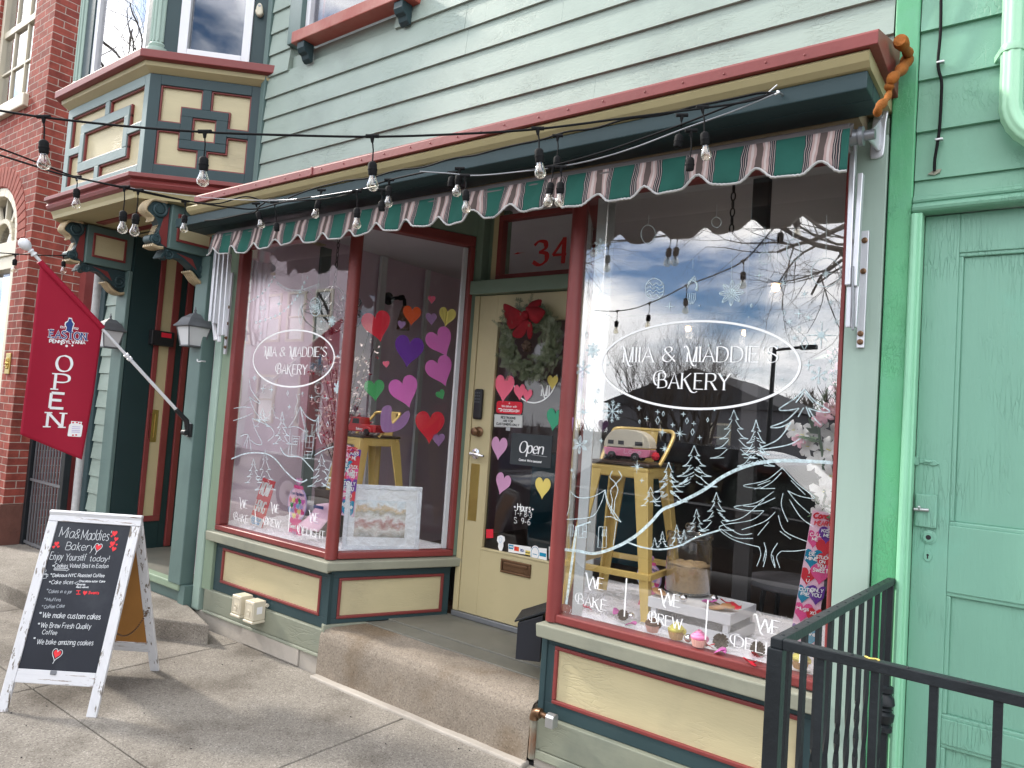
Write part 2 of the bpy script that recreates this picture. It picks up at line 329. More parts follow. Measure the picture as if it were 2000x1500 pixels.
# ------------------------------------------------------------------ hand lettering: one-line glyphs on a 9 high grid
GL = {k: v for k, v in (l.split(':', 1) for l in '''A:6;0,0 3,9 6,0|1.2,3.2 4.8,3.2
B:5.2;0,0 0,9|~0,9 2.8,9 4.3,8 4.3,6 3,4.8 0,4.8|~0,4.8 3.4,4.8 5.2,3.6 5.2,1.4 3.4,0 0,0
C:6;~5.8,7.4 4.5,8.8 2.6,8.9 .6,7.2 0,4.5 .6,1.8 2.6,.1 4.5,.2 5.8,1.5
D:6;0,0 0,9|~0,9 2.6,9 5,7.6 5.8,4.5 5,1.4 2.6,0 0,0
E:4.8;0,0 0,9|0,9 4.6,9|0,4.8 3.8,4.8|0,0 4.8,0
F:4.6;0,0 0,9|0,9 4.6,9|0,4.8 3.8,4.8
G:6;~5.8,7.4 4.5,8.8 2.6,8.9 .6,7.2 0,4.5 .6,1.8 2.6,.1 4.5,.3 5.8,1.2|5.8,.2 5.8,4 3.6,4
H:6;0,0 0,9|6,0 6,9|0,4.8 6,4.8
I:.4;.2,0 .2,9
J:4;~3.6,9 3.6,2 2.6,.2 1,.2 0,1.8
K:5.4;0,0 0,9|5,9 0,3.8|1.6,5.4 5.4,0
L:4.4;0,9 0,0 4.4,0
M:7;0,0 0,9|0,9 3.5,2|3.5,2 7,9|7,9 7,0
N:6;0,0 0,9|0,9 6,0|6,0 6,9
O:6.6;~3.3,9 1,7.9 0,4.5 1,1.1 3.3,0 5.6,1.1 6.6,4.5 5.6,7.9 3.3,9
P:5;0,0 0,9|~0,9 3.2,9 5,7.9 5,5.5 3.2,4.3 0,4.3
Q:6.6;~3.3,9 1,7.9 0,4.5 1,1.1 3.3,0 5.6,1.1 6.6,4.5 5.6,7.9 3.3,9|4,2 6.8,-.6
R:5.4;0,0 0,9|~0,9 3.2,9 4.8,8 4.8,5.8 3.2,4.6 0,4.6|2.4,4.6 5.4,0
S:5;~4.6,7.5 3.5,8.8 1.8,9 .4,8 .4,6.3 2,5.1 3.6,4.2 4.8,2.8 4.3,.9 2.6,0 1,.3 0,1.6
T:6;0,9 6,9|3,9 3,0
U:6;~0,9 0,3 1,.6 3,0 5,.6 6,3 6,9
V:6;0,9 3,0|3,0 6,9
W:9;0,9 2.4,0|2.4,0 4.5,8|4.5,8 6.6,0|6.6,0 9,9
X:6;0,9 6,0|6,9 0,0
Y:6;0,9 3,4.4|6,9 3,4.4|3,4.4 3,0
Z:5;0,9 5,9|5,9 0,0|0,0 5,0
a:4.2;~4,5 2.4,6 .6,5 0,3 .6,.8 2,0 3.4,.8 4,2.6|4,6 4,1 4.6,0
b:4.2;0,9 0,0|~0,4 1.4,5.9 3.4,5.4 4.2,3 3.4,.6 1.4,0 0,1.6
c:3.8;~3.7,4.8 2.2,6 .5,5 0,3 .5,1 2.2,0 3.7,1
d:4.4;4.2,9 4.2,0|~4.2,4 2.8,5.9 .8,5.4 0,3 .8,.6 2.8,0 4.2,1.6
e:4;~.2,3.1 3.9,3.3 3.5,5 2.1,6 .6,5.2 0,3 .6,.9 2.2,0 3.8,1
f:2.8;~3,8.4 2,9 1.2,8 1,6 1,0|0,5.8 2.6,5.8
g:4.2;~4,5 2.4,6 .6,5 0,3 .6,.9 2.2,.2 3.6,1.2 4,3|~4,6 4,-1.4 3,-3 1.2,-3 .2,-2.2
h:4;0,9 0,0|~0,3.8 1.4,5.8 3.2,5.6 3.8,4 3.9,0
i:.6;.2,6 .2,0|.2,8 .3,8.3
j:1.6;~1.2,6 1.2,-1.6 .4,-2.8 -.8,-2.4|1.2,8 1.3,8.3
k:3.8;0,9 0,0|3.4,6 0,2.6|1.3,3.8 3.8,0
l:.6;.2,9 .2,0
m:6.4;0,6 0,0|~0,4 1.2,5.8 2.6,5.6 3.1,4 3.1,0|~3.1,4 4.4,5.8 5.8,5.6 6.3,4 6.3,0
n:4;0,6 0,0|~0,4 1.4,5.8 3.2,5.6 3.8,4 3.9,0
o:4.2;~2.1,6 .6,5.1 0,3 .6,.9 2.1,0 3.6,.9 4.2,3 3.6,5.1 2.1,6
p:4.2;0,6 0,-3|~0,4 1.4,5.9 3.4,5.4 4.2,3 3.4,.6 1.4,0 0,1.6
q:4.2;4,6 4,-3|~4,5 2.4,6 .6,5 0,3 .6,.9 2.2,.2 4,1.6
r:2.8;0,6 0,0|~0,3.6 .8,5.4 2.8,5.8
s:3.4;~3.2,5 2,6 .6,5.4 .5,4.2 1.8,3.2 3.1,2.2 3,.7 1.5,0 0,.8
t:2.8;~1.2,8.4 1.2,1.4 1.8,.1 2.8,.6|0,6 2.6,6
u:4;~0,6 0,1.6 .8,.2 2.2,.1 3.6,1.4 4,2.6|4,6 4,0
v:3.8;0,6 1.9,0|1.9,0 3.8,6
w:5.6;0,6 1.4,0|1.4,0 2.8,5|2.8,5 4.2,0|4.2,0 5.6,6
x:3.8;0,6 3.8,0|3.8,6 0,0
y:3.8;0,6 1.9,.4|3.8,6 .6,-3
z:3.6;0,6 3.6,6|3.6,6 0,0|0,0 3.6,0
&:6;~6,0 1.4,6.4 1.6,8.4 3,9 4.2,8 3.8,6.2 1,4.2 .2,2 1.4,.2 3.4,.3 5.6,3.8
':1;.6,9 .2,6.8
!:.6;.3,9 .3,2.6|.3,.6 .3,0
.:.6;.3,.4 .4,0
-:3;0,4 3,4
*:.8;~.4,3.9 .1,3.5 .4,3.1 .7,3.5 .4,3.9
#:4;1,0 1.6,9|2.8,0 3.4,9|0,3 4,3|0.2,6 4.2,6
1:2;0,7 1.6,9|1.6,9 1.6,0
2:4.4;~.2,7 1.2,8.8 3.2,8.7 4.2,7 3.4,4.8 0,0|0,0 4.4,0
3:4.4;~.2,7.6 1.6,9 3.6,8.4 3.8,6.2 1.8,4.9|~1.8,4.9 4.2,4 4.2,1.4 2.2,0 0,1.4
4:5;4,0 4,9|4,9 0,3|0,3 5,3
5:4.4;4,9 .6,9 .4,5|~.4,5 2.6,5.6 4.2,4 4.2,1.6 2.2,0 0,1.2
6:4.4;~3.8,8.4 2,8.4 .4,5.4 .2,2.4 1.4,.2 3.4,.3 4.2,2.4 3.4,4.6 1.6,4.8 .3,3
7:4.4;0,9 4.4,9|4.4,9 1.6,0
8:4.4;~2.2,5 .4,6.4 .6,8.4 2.2,9 3.8,8.4 4,6.4 2.2,5 .2,3.4 .2,1.2 2.2,0 4.2,1.2 4.2,3.4 2.2,5
9:4.4;~4,6 2.8,4.4 .8,4.8 .2,6.8 1.2,8.8 3.2,8.8 4.2,6.6 3.8,3.4 2.2,0'''.split('\n'))}
GL[':'] = '.6;.3,5 .4,4.6|.3,1 .4,.6'; GL[','] = '.8;.5,.6 .1,-1.2'
GL['\x01'] = '7.6;~-1.6,8.6 -.9,9.6 .1,9 1,6.6 2.2,1.6 3.4,-1.6 4.6,-2.6 5.6,-2|.4,0 .4,5.6|3.9,0 5.4,9|5.4,9 5.4,0|7.4,9 7.4,0'      # swash M
GL['\x02'] = '9;~-1.6,9.8 -.8,10.6 .2,9.8 1.4,6 3,0 3.9,-1.6 5,-2.2|3.2,.6 6,9|~6,9 7.4,4 8.4,0|8.4,0 10.4,9'                     # swash W
GL['\x03'] = '6;~4.6,9.6 2,10.2 -1,8.8 -1.8,5.2 -.6,2.2 1,1.6|1.2,0 1.2,8.6|~1.2,8.6 4,9 5.2,7.6 4.4,5.4 1.4,4.8|~1.4,4.8 4.6,4.8 6,3.2 5.4,.8 1.2,0'   # swash B
GL['\x04'] = '6.6;~4.2,10 1.4,10 -1,8.2 -1.6,5 -.4,2.4 .8,1.8|1.2,0 1.2,8.6|~1.2,8.8 4,8.8 6.2,7.2 6.6,4.5 6,1.6 4,0 1.2,0'      # swash D
GL['\x05'] = '6;0,0 0,9|5,9 0,4.4|~1.4,5.6 3.6,1.6 5.6,-1.4 7.6,-2 9,-1.2'                                                          # K with a long leg
GL['\x06'] = '4;0,2.6 0,9|0,9 3.6,9|0,6 3,6|0,2.6 3.8,2.6'                                                                          # small raised E
def glyphs(txt, h, sp=1.6, sl=0., wob=0., rnd=None):
    res = []; x = 0; k = h/9
    for c in txt:
        if c == ' ': x += 3.6; continue
        if c not in GL: continue
        wd, st = GL[c].split(';')
        for s_ in st.split('|'):
            sm = s_[0] == '~'; pts = [tuple(map(float, p.split(','))) for p in s_.lstrip('~').split()]
            if sm: pts = smooth2(pts, 5)
            elif wob: pts = [(pts[0][0]+(pts[-1][0]-pts[0][0])*t, pts[0][1]+(pts[-1][1]-pts[0][1])*t) for t in (0, .5, 1)] if len(pts) == 2 else pts
            o = (rnd.gauss(0, wob), rnd.gauss(0, wob)) if wob else (0, 0)
            res.append([((x+u+o[0]+v*sl)*k, (v+o[1])*k) for u, v in pts])
        x += float(wd)+sp
    return res, (x-sp)*k
def write(mb, F, txt, u, v, h, wd, n=.001, sp=1.6, sl=0., align='l', fit=None, nib=None, serif=0, wob=0., rnd=None, rot=0.):
    st, W = glyphs(txt, h, sp, sl, wob, rnd); sx = 1
    if fit: sx = fit/W; W = fit
    o = {'l': 0, 'c': -W/2, 'r': -W}[align]; ca, sa = math.cos(rot), math.sin(rot)
    def tr(p):
        a, b = p[0]*sx+o, p[1]; return (u+a*ca-b*sa, v+a*sa+b*ca)
    for s_ in st:
        pts = [tr(p) for p in s_]
        if len(pts) == 2: pts = [pts[0], tuple((a+b)/2 for a, b in zip(*pts)), pts[1]]
        mb.rib(F, pts, wd, n, nib)
        if serif:
            for e, q in ((s_[0], s_[1]), (s_[-1], s_[-2])):
                d = abs(math.atan2(e[1]-q[1], e[0]-q[0]))
                if abs(d-math.pi/2) < .75 and (abs(e[1]) < h*.04 or abs(e[1]-h) < h*.04):
                    a, b = tr((e[0]-serif/sx, e[1])), tr((e[0]+serif/sx, e[1])); mb.rib(F, [a, b], nib or wd*.5, n+.0002)
    return W
def heartpts(s, n=36, tip=1.0):
    res = []
    for i in range(n):
        t = 2*math.pi*i/n
        res.append((s*.5*math.sin(t)**3, s*.5*(13*math.cos(t)-5*math.cos(2*t)-2*math.cos(3*t)-math.cos(4*t))/15.5*tip))
    return res
def tf(pts, u, v, a=0., k=1.):
    c, s_ = math.cos(a), math.sin(a); return [(u+k*(x*c-y*s_), v+k*(x*s_+y*c)) for x, y in pts]
# ------------------------------------------------------------------ paints
def paint(name, rgb, lo, hi):                                        # brushed window paint, thin in places
    m, t, b = newmat(name); b.inputs['Base Color'].default_value = (*rgb, 1); b.inputs['Roughness'].default_value = .8; b.inputs['Specular IOR Level'].default_value = .2
    g = nd(t, 'ShaderNodeNewGeometry'); n = nd(t, 'ShaderNodeTexNoise', _Scale=55., _Detail=5., _Roughness=.7); t.links.new(g.outputs['Position'], n.inputs['Vector'])
    r = nd(t, 'ShaderNodeMapRange'); r.inputs[1].default_value = .32; r.inputs[2].default_value = .62; r.inputs[3].default_value = lo; r.inputs[4].default_value = hi; t.links.new(n.outputs[0], r.inputs[0]); t.links.new(r.outputs[0], b.inputs['Alpha'])
pmat('siding', (.29, .36, .318), .42, .07, 1.6, .0012, 30, (1, 1, 3.5), crack=.0010, cks=20, dirt=(.225, .28, .25), dth=.52, ds=1.1, chip=(.50, .50, .44), cth=.72, cs=5)
pmat('teal', (.030, .055, .061), .42, .12, 2.2, .0008, 40, spec=.25, dirt=(.045, .075, .08), dth=.6)
pmat('teal_pale', (.098, .155, .145), .45, .10, 2.4, .0008, 40, dirt=(.075, .12, .115))
pmat('bay_lit', (.19, .25, .245), .45, .10, 2.4, .0008, 40, dirt=(.13, .18, .18))  # teal with sunlight put into the colour, for the bay's front and left faces
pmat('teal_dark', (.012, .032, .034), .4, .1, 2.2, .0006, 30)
pmat('red', (.19, .036, .034), .42, .14, 3, .0008, 45, (1, 1, 1), dirt=(.22, .06, .055), dth=.57, chip=(.10, .05, .045), cth=.70, cs=7)
pmat('red_sill', (.36, .095, .07), .45, .12, 3, .0008, 40, dirt=(.42, .2, .16), dth=.5)
pmat('cream', (.49, .43, .265), .45, .06, 2.5, .0009, 25, (1, 1, 5), crack=.0012, cks=12, dirt=(.41, .36, .23), dth=.56, ds=2.2)
pmat('door_cream', (.48, .41, .24), .38, .06, 2, .0005, 25, dirt=(.40, .34, .2), dth=.55, ds=1.6)
pmat('ledge', (.27, .275, .215), .5, .10, 3, .0012, 35, (.25, 1, 1), dirt=(.19, .2, .165), dth=.5, chip=(.48, .46, .4), cth=.70, cs=5)
pmat('kick', (.225, .24, .185), .55, .12, 3, .0018, 20, (.3, 1, 1), dirt=(.15, .17, .14), dth=.5, chip=(.50, .49, .43), cth=.655, cs=4, crack=.0014, cks=24)
pmat('pilaster', (.30, .40, .345), .45, .06, 1.8, .0006, 30, (5, 5, .6), dirt=(.245, .33, .29), dth=.55, chip=(.2, .25, .22), cth=.76, cs=18)
pmat('pil_dull', (.21, .28, .20), .5, .1, 2, .0008, 30, (5, 5, .6))
pmat('frieze', (.17, .235, .18), .5, .1, 2, .0006, 30)
pmat('tan', (.30, .235, .155), .5, .1, 2.5, .001, 30)
pmat('mould', (.40, .345, .19), .45, .08, 3, .0006, 30)
pmat('white_paint', (.72, .73, .76), .4, .05, 3)
pmat('concrete', (.42, .385, .34), .85, .16, 3, .0025, 45, spec=.15, dirt=(.30, .27, .24), dth=.5)
aggr('sidewalk', (.262, .243, .215), (.165, .15, .135), (.40, .375, .34), .0014, (.66, .65, .64), .50)
aggr('stone', (.265, .228, .188), (.19, .165, .138), (.345, .305, .26), .0030, (.80, .72, .62), .5)
pmat('slate', (.165, .16, .135), .55, .15, 2.5, .001, 20, dirt=(.11, .115, .1), dth=.5)
pmat('asphalt', (.10, .098, .095), .85, .2, 30, .003, 150)
pmat('mint', (.165, .36, .255), .42, .06, 1.3, .0016, 16, (2.2, 2.2, .9), crack=.0011, cks=26, dirt=(.20, .43, .33), dth=.52, ds=1.2)
pmat('mint_door', (.175, .365, .275), .40, .05, 1.2, .0014, 22, (5, 5, .5), crack=.0013, cks=16, dirt=(.17, .41, .31), dth=.55)
pmat('emerald', (.095, .36, .175), .36, .14, 1.8, .0022, 22, (2, 2, .9), crack=.0011, cks=34, dirt=(.12, .36, .22), dth=.5, ds=2.4)
pmat('green_edge', (.25, .55, .36), .4, .08, 2, .001, 25)
pmat('spout_green', (.34, .62, .42), .35, .05, 2)
brickmat('brick', (.30, .075, .055), (.20, .05, .04), (.42, .35, .30), ms=.0046)
brickmat('brick_worn', (.22, .06, .05), (.15, .045, .04), (.36, .31, .27))
pmat('brownstone', (.14, .06, .045), .8, .3, 5, .01, 12)
pmat('ivory', (.60, .55, .43), .4, .05, 3)
pmat('trim_grey', (.46, .46, .46), .8, .15, 20)
pmat('black_iron', (.012, .015, .018), .42, .25, 6, .0016, 60, chip=(.06, .035, .02), cth=.72, cs=20, spec=.3)
pmat('black', (.012, .012, .014), .45, .1, 5); pmat('cord_black', (.010, .010, .011), .7, .1, 5, spec=.12)
pmat('navy_box', (.012, .014, .022), .35, .1, 5, spec=.5)
pmat('alu', (.62, .63, .67), .32, .08, 5, metal=.55, spec=.5)
pmat('alu_dark', (.24, .25, .27), .4, .1, 5, metal=.6)
pmat('zinc', (.50, .51, .52), .35, .1, 8, metal=.8)
pmat('brass', (.52, .38, .12), .3, .15, 6, metal=.9, dirt=(.2, .14, .05))
pmat('bronze', (.16, .09, .05), .35, .2, 6, metal=.7)
pmat('chrome', (.75, .75, .77), .12, .05, 5, metal=1)
pmat('gold_paint', (.72, .52, .17), .33, .07, 4, metal=.2, spec=.5)
pmat('gilt', (.42, .33, .20), .5, .25, 14, .003, 45)
pmat('foam', (.27, .09, .016), .75, .25, 14, .006, 50, spec=.2)
pmat('white_wood', (.66, .66, .68), .6, .06, 3, .001, 30, (14, 14, 1.2), chip=(.20, .17, .14), cth=.575, cs=3.2)
pmat('white_wood_x', (.66, .66, .68), .6, .06, 3, .001, 30, (1.6, 1.6, 26), chip=(.22, .15, .11), cth=.575, cs=3.0)
pmat('chalkboard', (.012, .015, .024), .55, .25, 2.5, dirt=(.035, .04, .05), dth=.5, ds=3)
pmat('hardboard', (.36, .165, .04), .55, .15, 3, dirt=(.26, .11, .03))
pmat('flag_red', (.33, .004, .028), .7, .05, 3, .0008, 400)
flat('paper_white', (.80, .80, .80)); flat('chalk', (.60, .62, .64), .9); flat('chalk_dim', (.30, .32, .35), .9); flat('chalk_red', (.72, .05, .06), .9)
flat('paint_white', (.86, .87, .88), .6); paint('snow_paint', (.60, .74, .78), .38, .92)
flat('navy', (.03, .06, .22)); flat('sign_red', (.62, .02, .04)); flat('numeral_red', (.36, .02, .02), .4)
for k, c in dict(h_red=(205, 45, 60), h_orange=(212, 85, 40), h_purple=(105, 50, 150), h_pink=(215, 110, 185), h_green=(75, 155, 95), h_yellow=(225, 205, 115), h_lilac=(155, 115, 160), h_rose=(235, 110, 135), h_mauve=(195, 145, 180), h_teal=(70, 160, 125), c_blue=(25, 135, 170), c_pink=(225, 85, 145), c_violet=(105, 55, 150), c_pale=(240, 200, 220), c_lav=(185, 170, 215), c_sky=(140, 185, 220), c_yel=(235, 225, 140)).items(): flat(k, srgb(*c), .7, .2)
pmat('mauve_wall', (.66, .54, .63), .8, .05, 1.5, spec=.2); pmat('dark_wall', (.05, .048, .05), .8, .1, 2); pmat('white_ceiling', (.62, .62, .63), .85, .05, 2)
pmat('wood_floor', (.10, .06, .04), .4, .2, 3, st=(1, 8, 1)); pmat('jamb_white', (.62, .66, .67), .5, .05, 3)
glass('pane_shop', .14, (.995, .995, .995), wave=.0012); glass('pane_slant', .022, (.96, .97, .97)); glass('pane_door', .035, (.72, .73, .74)); glass('pane_up', .13, (.65, .66, .7), wave=.002)
glass('pane_left', .16, (.995, .995, 1), wave=.0012)
glass('bulb_glass', .09, (.98, .95, .86), edge=1.6); glass('jar_glass', .05, (.98, .99, .99), edge=1.5)

# ================================================================== GROUND
g = MB()
S_Y = [-.02, -1.248, -2.50, -3.75]; S_X = [-26, -20, -14.5, -10.2, -7.6, -5.95, -4.33, -2.71, -1.09, .53, 2.15, 3.8, 5.4, 8, 12]
for i in range(len(S_X)-1):
    for j in range(3): g.box(S_X[i]+.004, S_X[i+1]-.004, S_Y[j+1]+.004, S_Y[j]-.004, -.1, 0)
struct(g.build('sidewalk', 'sidewalk', bevel=.004, seg=1))
g = MB(); g.box(-26, 12, -3.9, 6, -.4, -.012); struct(g.build('sidewalk_base', 'asphalt'))
g = MB(); g.box(-26, 12, -3.90, -3.756, -.14, .0); struct(g.build('kerb', 'concrete', bevel=.01))
g = MB(); g.box(-300, 300, -300, -3.90, -.6, -.14); struct(g.build('road', 'asphalt'))
g = MB()
pts = [az(0, 1188, .13), az(24, 1199, .13), az(150, 1226, .13), az(304, 1226, .13), az(367, 1203, .13)]
poly = [(-5.0, .05), (-5.02, -.03), (pts[3].x+.15, -.2), (pts[2].x, -.42), (pts[1].x, -.72), (-6.6, -.78), (-7.75, -.78), (-7.75, .05)]
g.prism(Fr((0, 0, 0), (1, 0, 0), (0, 1, 0)), poly, -.05, .13)
struct(g.build('entry_step', 'sidewalk', bevel=.012, seg=2))
# ----- bits on the pavement
rnd = random.Random(3); g = MB()
for i in range(160):
    x, y = rnd.uniform(-7, 0), rnd.uniform(-2.4, -.05); r = rnd.uniform(.002, .006)
    g.ball((x, y, r*.4), r, 6, (1, rnd.uniform(.6, 1), .6))
o = g.build('pavement_grit', 'black'); tag(o, 'dark specks of grit scattered over the pavement', 'grit', kind='stuff')

# ================================================================== BAKERY
B = thing('bakery_building', 'pale green clapboard bakery with red and cream trim and teal panels', 'building', (-2.6, 0, 0))
def board(mb, x0, x1, z0, z1, y=0., t=.016, rnd=random.Random(5)):   # one lapped board: its lower edge stands proud
    y0 = y-t-rnd.uniform(0, .003)
    mb.hexa([(x0, y0, z0), (x1, y0, z0), (x1, y+.02, z0), (x0, y+.02, z0), (x0, y-.002, z1), (x1, y-.002, z1), (x1, y+.02, z1), (x0, y+.02, z1)])
zs = [2.99, 3.165, 3.317, 3.472, 3.637, 3.79, 3.95, 4.11, 4.27, 4.43, 4.59, 4.75, 4.91, 5.07, 5.23, 5.39, 5.55]
WX0, WX1, WZ = -4.36, -3.29, 4.05                                    # opening of the upstairs window
g = MB(); rnd = random.Random(8)
for a, b in zip(zs, zs[1:]):
    cuts = [-4.60]+sorted(rnd.uniform(-4.3, -.8) for _ in range(2))+[-.525]
    spans = [(cuts[i]+(.001 if i else 0), cuts[i+1]) for i in range(3)]
    for x0, x1 in spans:
        if b > WZ:
            for p, q in ((x0, min(x1, WX0)), (max(x0, WX1), x1)):
                if q-p > .02: board(g, p, q, a-.008, b)
        else: board(g, x0, x1, a-.008, b)
g.box(-7.05, WX0, .022, .2, 2.99, 5.6); g.box(WX1, -.525, .022, .2, 2.99, 5.6); g.box(WX0, WX1, .022, .2, 2.99, WZ)
g.build('siding_wall', 'siding', B)
g = MB(); g.box(-4.655, -4.603, -.026, .02, 2.95, 5.6); g.build('corner_board', 'teal_pale', B, bevel=.004)
g = MB(); zz = .28
while zz < 2.7: board(g, -6.78, -6.553, zz-.008, zz+.15); zz += .15
g.box(-6.78, -6.553, .022, .12, .13, 2.8)
g.build('clapboard_strip', 'siding', B)
# ----- upstairs window
g = MB(); g.box(WX0, WX0+.14, -.04, .10, WZ+.06, 5.6)
U = g.build('upstairs_window', 'teal_pale', B, bevel=.004)
g = MB(); g.box(WX1-.10, WX1, -.04, .10, WZ+.06, 5.6); g.build('casing', 'teal_pale', U, bevel=.004)
g = MB(); g.box(WX0+.142, WX0+.185, -.005, .1, WZ+.06, 5.6); g.box(WX1-.142, WX1-.103, -.005, .1, WZ+.06, 5.6); g.box(WX0+.186, WX1-.143, -.004, .1, WZ+.06, WZ+.10); g.build('window_frame', 'white_paint', U, bevel=.003)
g = MB(); g.box(WX0+.18, WX1-.14, .03, .036, WZ+.09, 5.6); g.build('pane', 'pane_up', U)
g = MB(); g.grid(lambda u, v: (WX0+.15+.95*u, .14+.02*math.sin(u*55)+.01*math.sin(u*23), WZ+.05+1.5*v), 60, 2); flat('curtain', (.22, .2, .24)); g.build('curtain', 'curtain', U, smooth=60)
g = MB(); s0, s1 = ay(573, 97, -.09), ay(800, 17, -.09); g.box(s0.x, s1.x, -.115, .0, WZ-.005, WZ+.075); g.build('window_sill', 'red_sill', U, bevel=.006)
for x in (s0.x+.05, s1.x-.13):
    g = MB(); g.prism(Fr((x, 0, 0), (0, -1, 0), (0, 0, 1), (1, 0, 0)), [(0.016, WZ-.125), (.016, WZ-.006), (.10, WZ-.006), (.10, WZ-.05), (.085, WZ-.075), (.06, WZ-.085), (.05, WZ-.11), (.03, WZ-.125)], 0, .075); g.build('sill_bracket', 'teal', U, bevel=.004)
# ----- cornice over the shop front
CX0, CX1 = -5.06, -.50
def crown(mb, prof, x0, x1, ret=.0):                                 # profile (y, z) run along x with mitred return at the right end
    k = len(prof)
    vs = [(x0, y, z) for y, z in prof]+[(x1+ret*(-y), y, z) for y, z in prof]
    mb.add(vs, [tuple(range(k-1, -1, -1)), tuple(range(k, 2*k))]+[(i, (i+1) % k, (i+1) % k+k, i+k) for i in range(k)])
g = MB(); crown(g, [(-.45, 2.905), (-.45, 2.948), (-.44, 2.958), (0, 3.10), (0, 2.90)], CX0+.42, CX1, .02)
rnd = random.Random(4); x = CX0+.5
while x < CX1-.05:
    g.ball((x, -.449, 2.928+rnd.uniform(-.004, .004)), .006, 6); x += rnd.uniform(.13, .2)
g.box(-3.405, -3.39, -.454, -.449, 2.908, 2.955)
C_ = g.build('cornice', 'red', B, bevel=.003)
g = MB(); crown(g, [(-.428, 2.903), (-.438, 2.89), (-.425, 2.868), (-.405, 2.853), (-.39, 2.85), (0, 2.85), (0, 2.903)], CX0+.3, CX1-.02, .0); g.build('cornice_moulding', 'mould', C_)
g = MB(); g.box(CX0+.1, CX1-.03, -.395, -.30, 2.788, 2.849); g.box(CX0+.1, CX1-.03, -.298, -.17, 2.788, 2.849); g.build('cornice_fascia', 'teal', C_, bevel=.004)
g = MB(); crown(g, [(-.168, 2.787), (-.168, 2.83), (0, 2.848), (0, 2.776), (-.06, 2.776), (-.075, 2.782), (-.13, 2.785)], CX0+.1, CX1-.10); g.build('cornice_soffit', 'tan', C_)
g = MB(); g.box(-5.0, -.525, -.018, .06, 2.765, 2.83); g.box(-5.0, -.525, .0, .06, 2.831, 3.0); g.build('frieze_board', 'frieze', B, bevel=.003)
# ----- pilasters
g = MB(); g.box(-.648, -.524, -.028, .06, .02, 2.764); g.build('pilaster', 'pilaster', B, bevel=.004)
g = MB(); g.box(-4.845, -4.735, -.020, .05, .26, 2.764); g.build('pilaster', 'pil_dull', B, bevel=.004)
g = MB(); g.box(-4.935, -4.847, -.034, .05, .10, 2.764); g.build('pilaster', 'pilaster', B, bevel=.01)
# ----- bulkhead under the windows: teal face, red bead, cream panel
def bulkhead(F, u0, u1, p0, p1, z0, z1, q0, q1, par):
    g = MB(); g.fbox(F, u0, u1, z0, q0, -.03, 0); g.fbox(F, u0, u1, q1, z1, -.03, 0); g.fbox(F, u0, p0, q0, q1, -.03, 0); g.fbox(F, p1, u1, q0, q1, -.03, 0)
    b = g.build('bulkhead', 'teal', par, bevel=.003)
    g = MB(); g.frame(F, p0, p1, q0, q1, .018, -.02, .006); g.build('panel_bead', 'red', b, bevel=.004)
    g = MB(); g.fbox(F, p0+.017, p1-.017, q0+.017, q1-.017, -.03, -.008); g.build('panel', 'cream', b)
    return b
bulkhead(FAC, -4.73, -3.505, -4.645, -3.565, .27, .60, .335, .575, B)
bulkhead(ANL, .005, .80, .058, .755, .30, .625, .328, .575, B)
bulkhead(FAC, -1.895, -.65, -1.852, -.735, .235, .60, .30, .565, B)
bulkhead(ANR, .005, .79, .06, .74, .30, .60, .33, .57, B)
g = MB(); g.fbox(FAC, -3.508, -3.48, .27, .60, -.03, .006); g.build('corner_board', 'teal', B)
g = MB(); g.box(-1.925, -1.893, -.008, .05, .235, .60); g.build('corner_board', 'teal', B, bevel=.004)
# kickboards and foundation
g = MB(); g.fbox(FAC, -4.80, -3.50, .125, .268, -.03, .022); g.hexa([FAC.at(-4.80, .105, .03), FAC.at(-3.49, .105, .03), FAC.at(-3.49, .105, 0), FAC.at(-4.8, .105, 0), FAC.at(-4.80, .124, .024), FAC.at(-3.49, .124, .024), FAC.at(-3.49, .124, 0), FAC.at(-4.8, .124, 0)])
g.fbox(ANL, -.02, .86, .235, .30, -.03, .016); g.build('kickboard', 'kick', B, bevel=.005)
g = MB(); g.box(-1.93, -.65, -.024, .04, .08, .233); g.hexa([(-1.935, -.036, .04), (-.65, -.036, .04), (-.65, 0, .04), (-1.935, 0, .04), (-1.935, -.026, .078), (-.65, -.026, .078), (-.65, 0, .078), (-1.935, 0, .078)]); g.fbox(ANR, .0, .79, .20, .30, -.03, .01); g.build('kickboard', 'kick', B, bevel=.005)
g = MB(); g.box(-4.92, -3.50, -.012, .05, -.02, .104); g.build('foundation', 'concrete', B, bevel=.004)
g = MB(); g.box(-1.92, -.53, -.018, .05, -.02, .039); g.build('foundation', 'concrete', B, bevel=.004)
g = MB(); g.fbox(FAC, -4.30, -3.70, .004, .115, .014, .026); g.build('loose_slab', 'concrete', B, bevel=.003)
# ledges under the glass
def ledge(F, u0, u1, z0, z1, par, m0=0., m1=0.):                     # mitred ends
    g = MB(); d = .055
    g.hexa([F.at(u0-m0*d, z0, d), F.at(u1+m1*d, z0, d), F.at(u1, z0, -.02), F.at(u0, z0, -.02), F.at(u0-m0*(d+.006), z1-.012, d+.006), F.at(u1+m1*(d+.006), z1-.012, d+.006), F.at(u1, z1, -.02), F.at(u0, z1, -.02)])
    return g.build('window_ledge', 'ledge', par, bevel=.006)
ledge(FAC, -4.79, -3.485, .615, .692, B, 0, .6); ledge(ANL, -.01, .855, .628, .692, B, .55, 0)
ledge(FAC, -1.90, -.66, .60, .676, B, .55, 0); ledge(ANR, .0, .805, .60, .676, B, 0, .6)
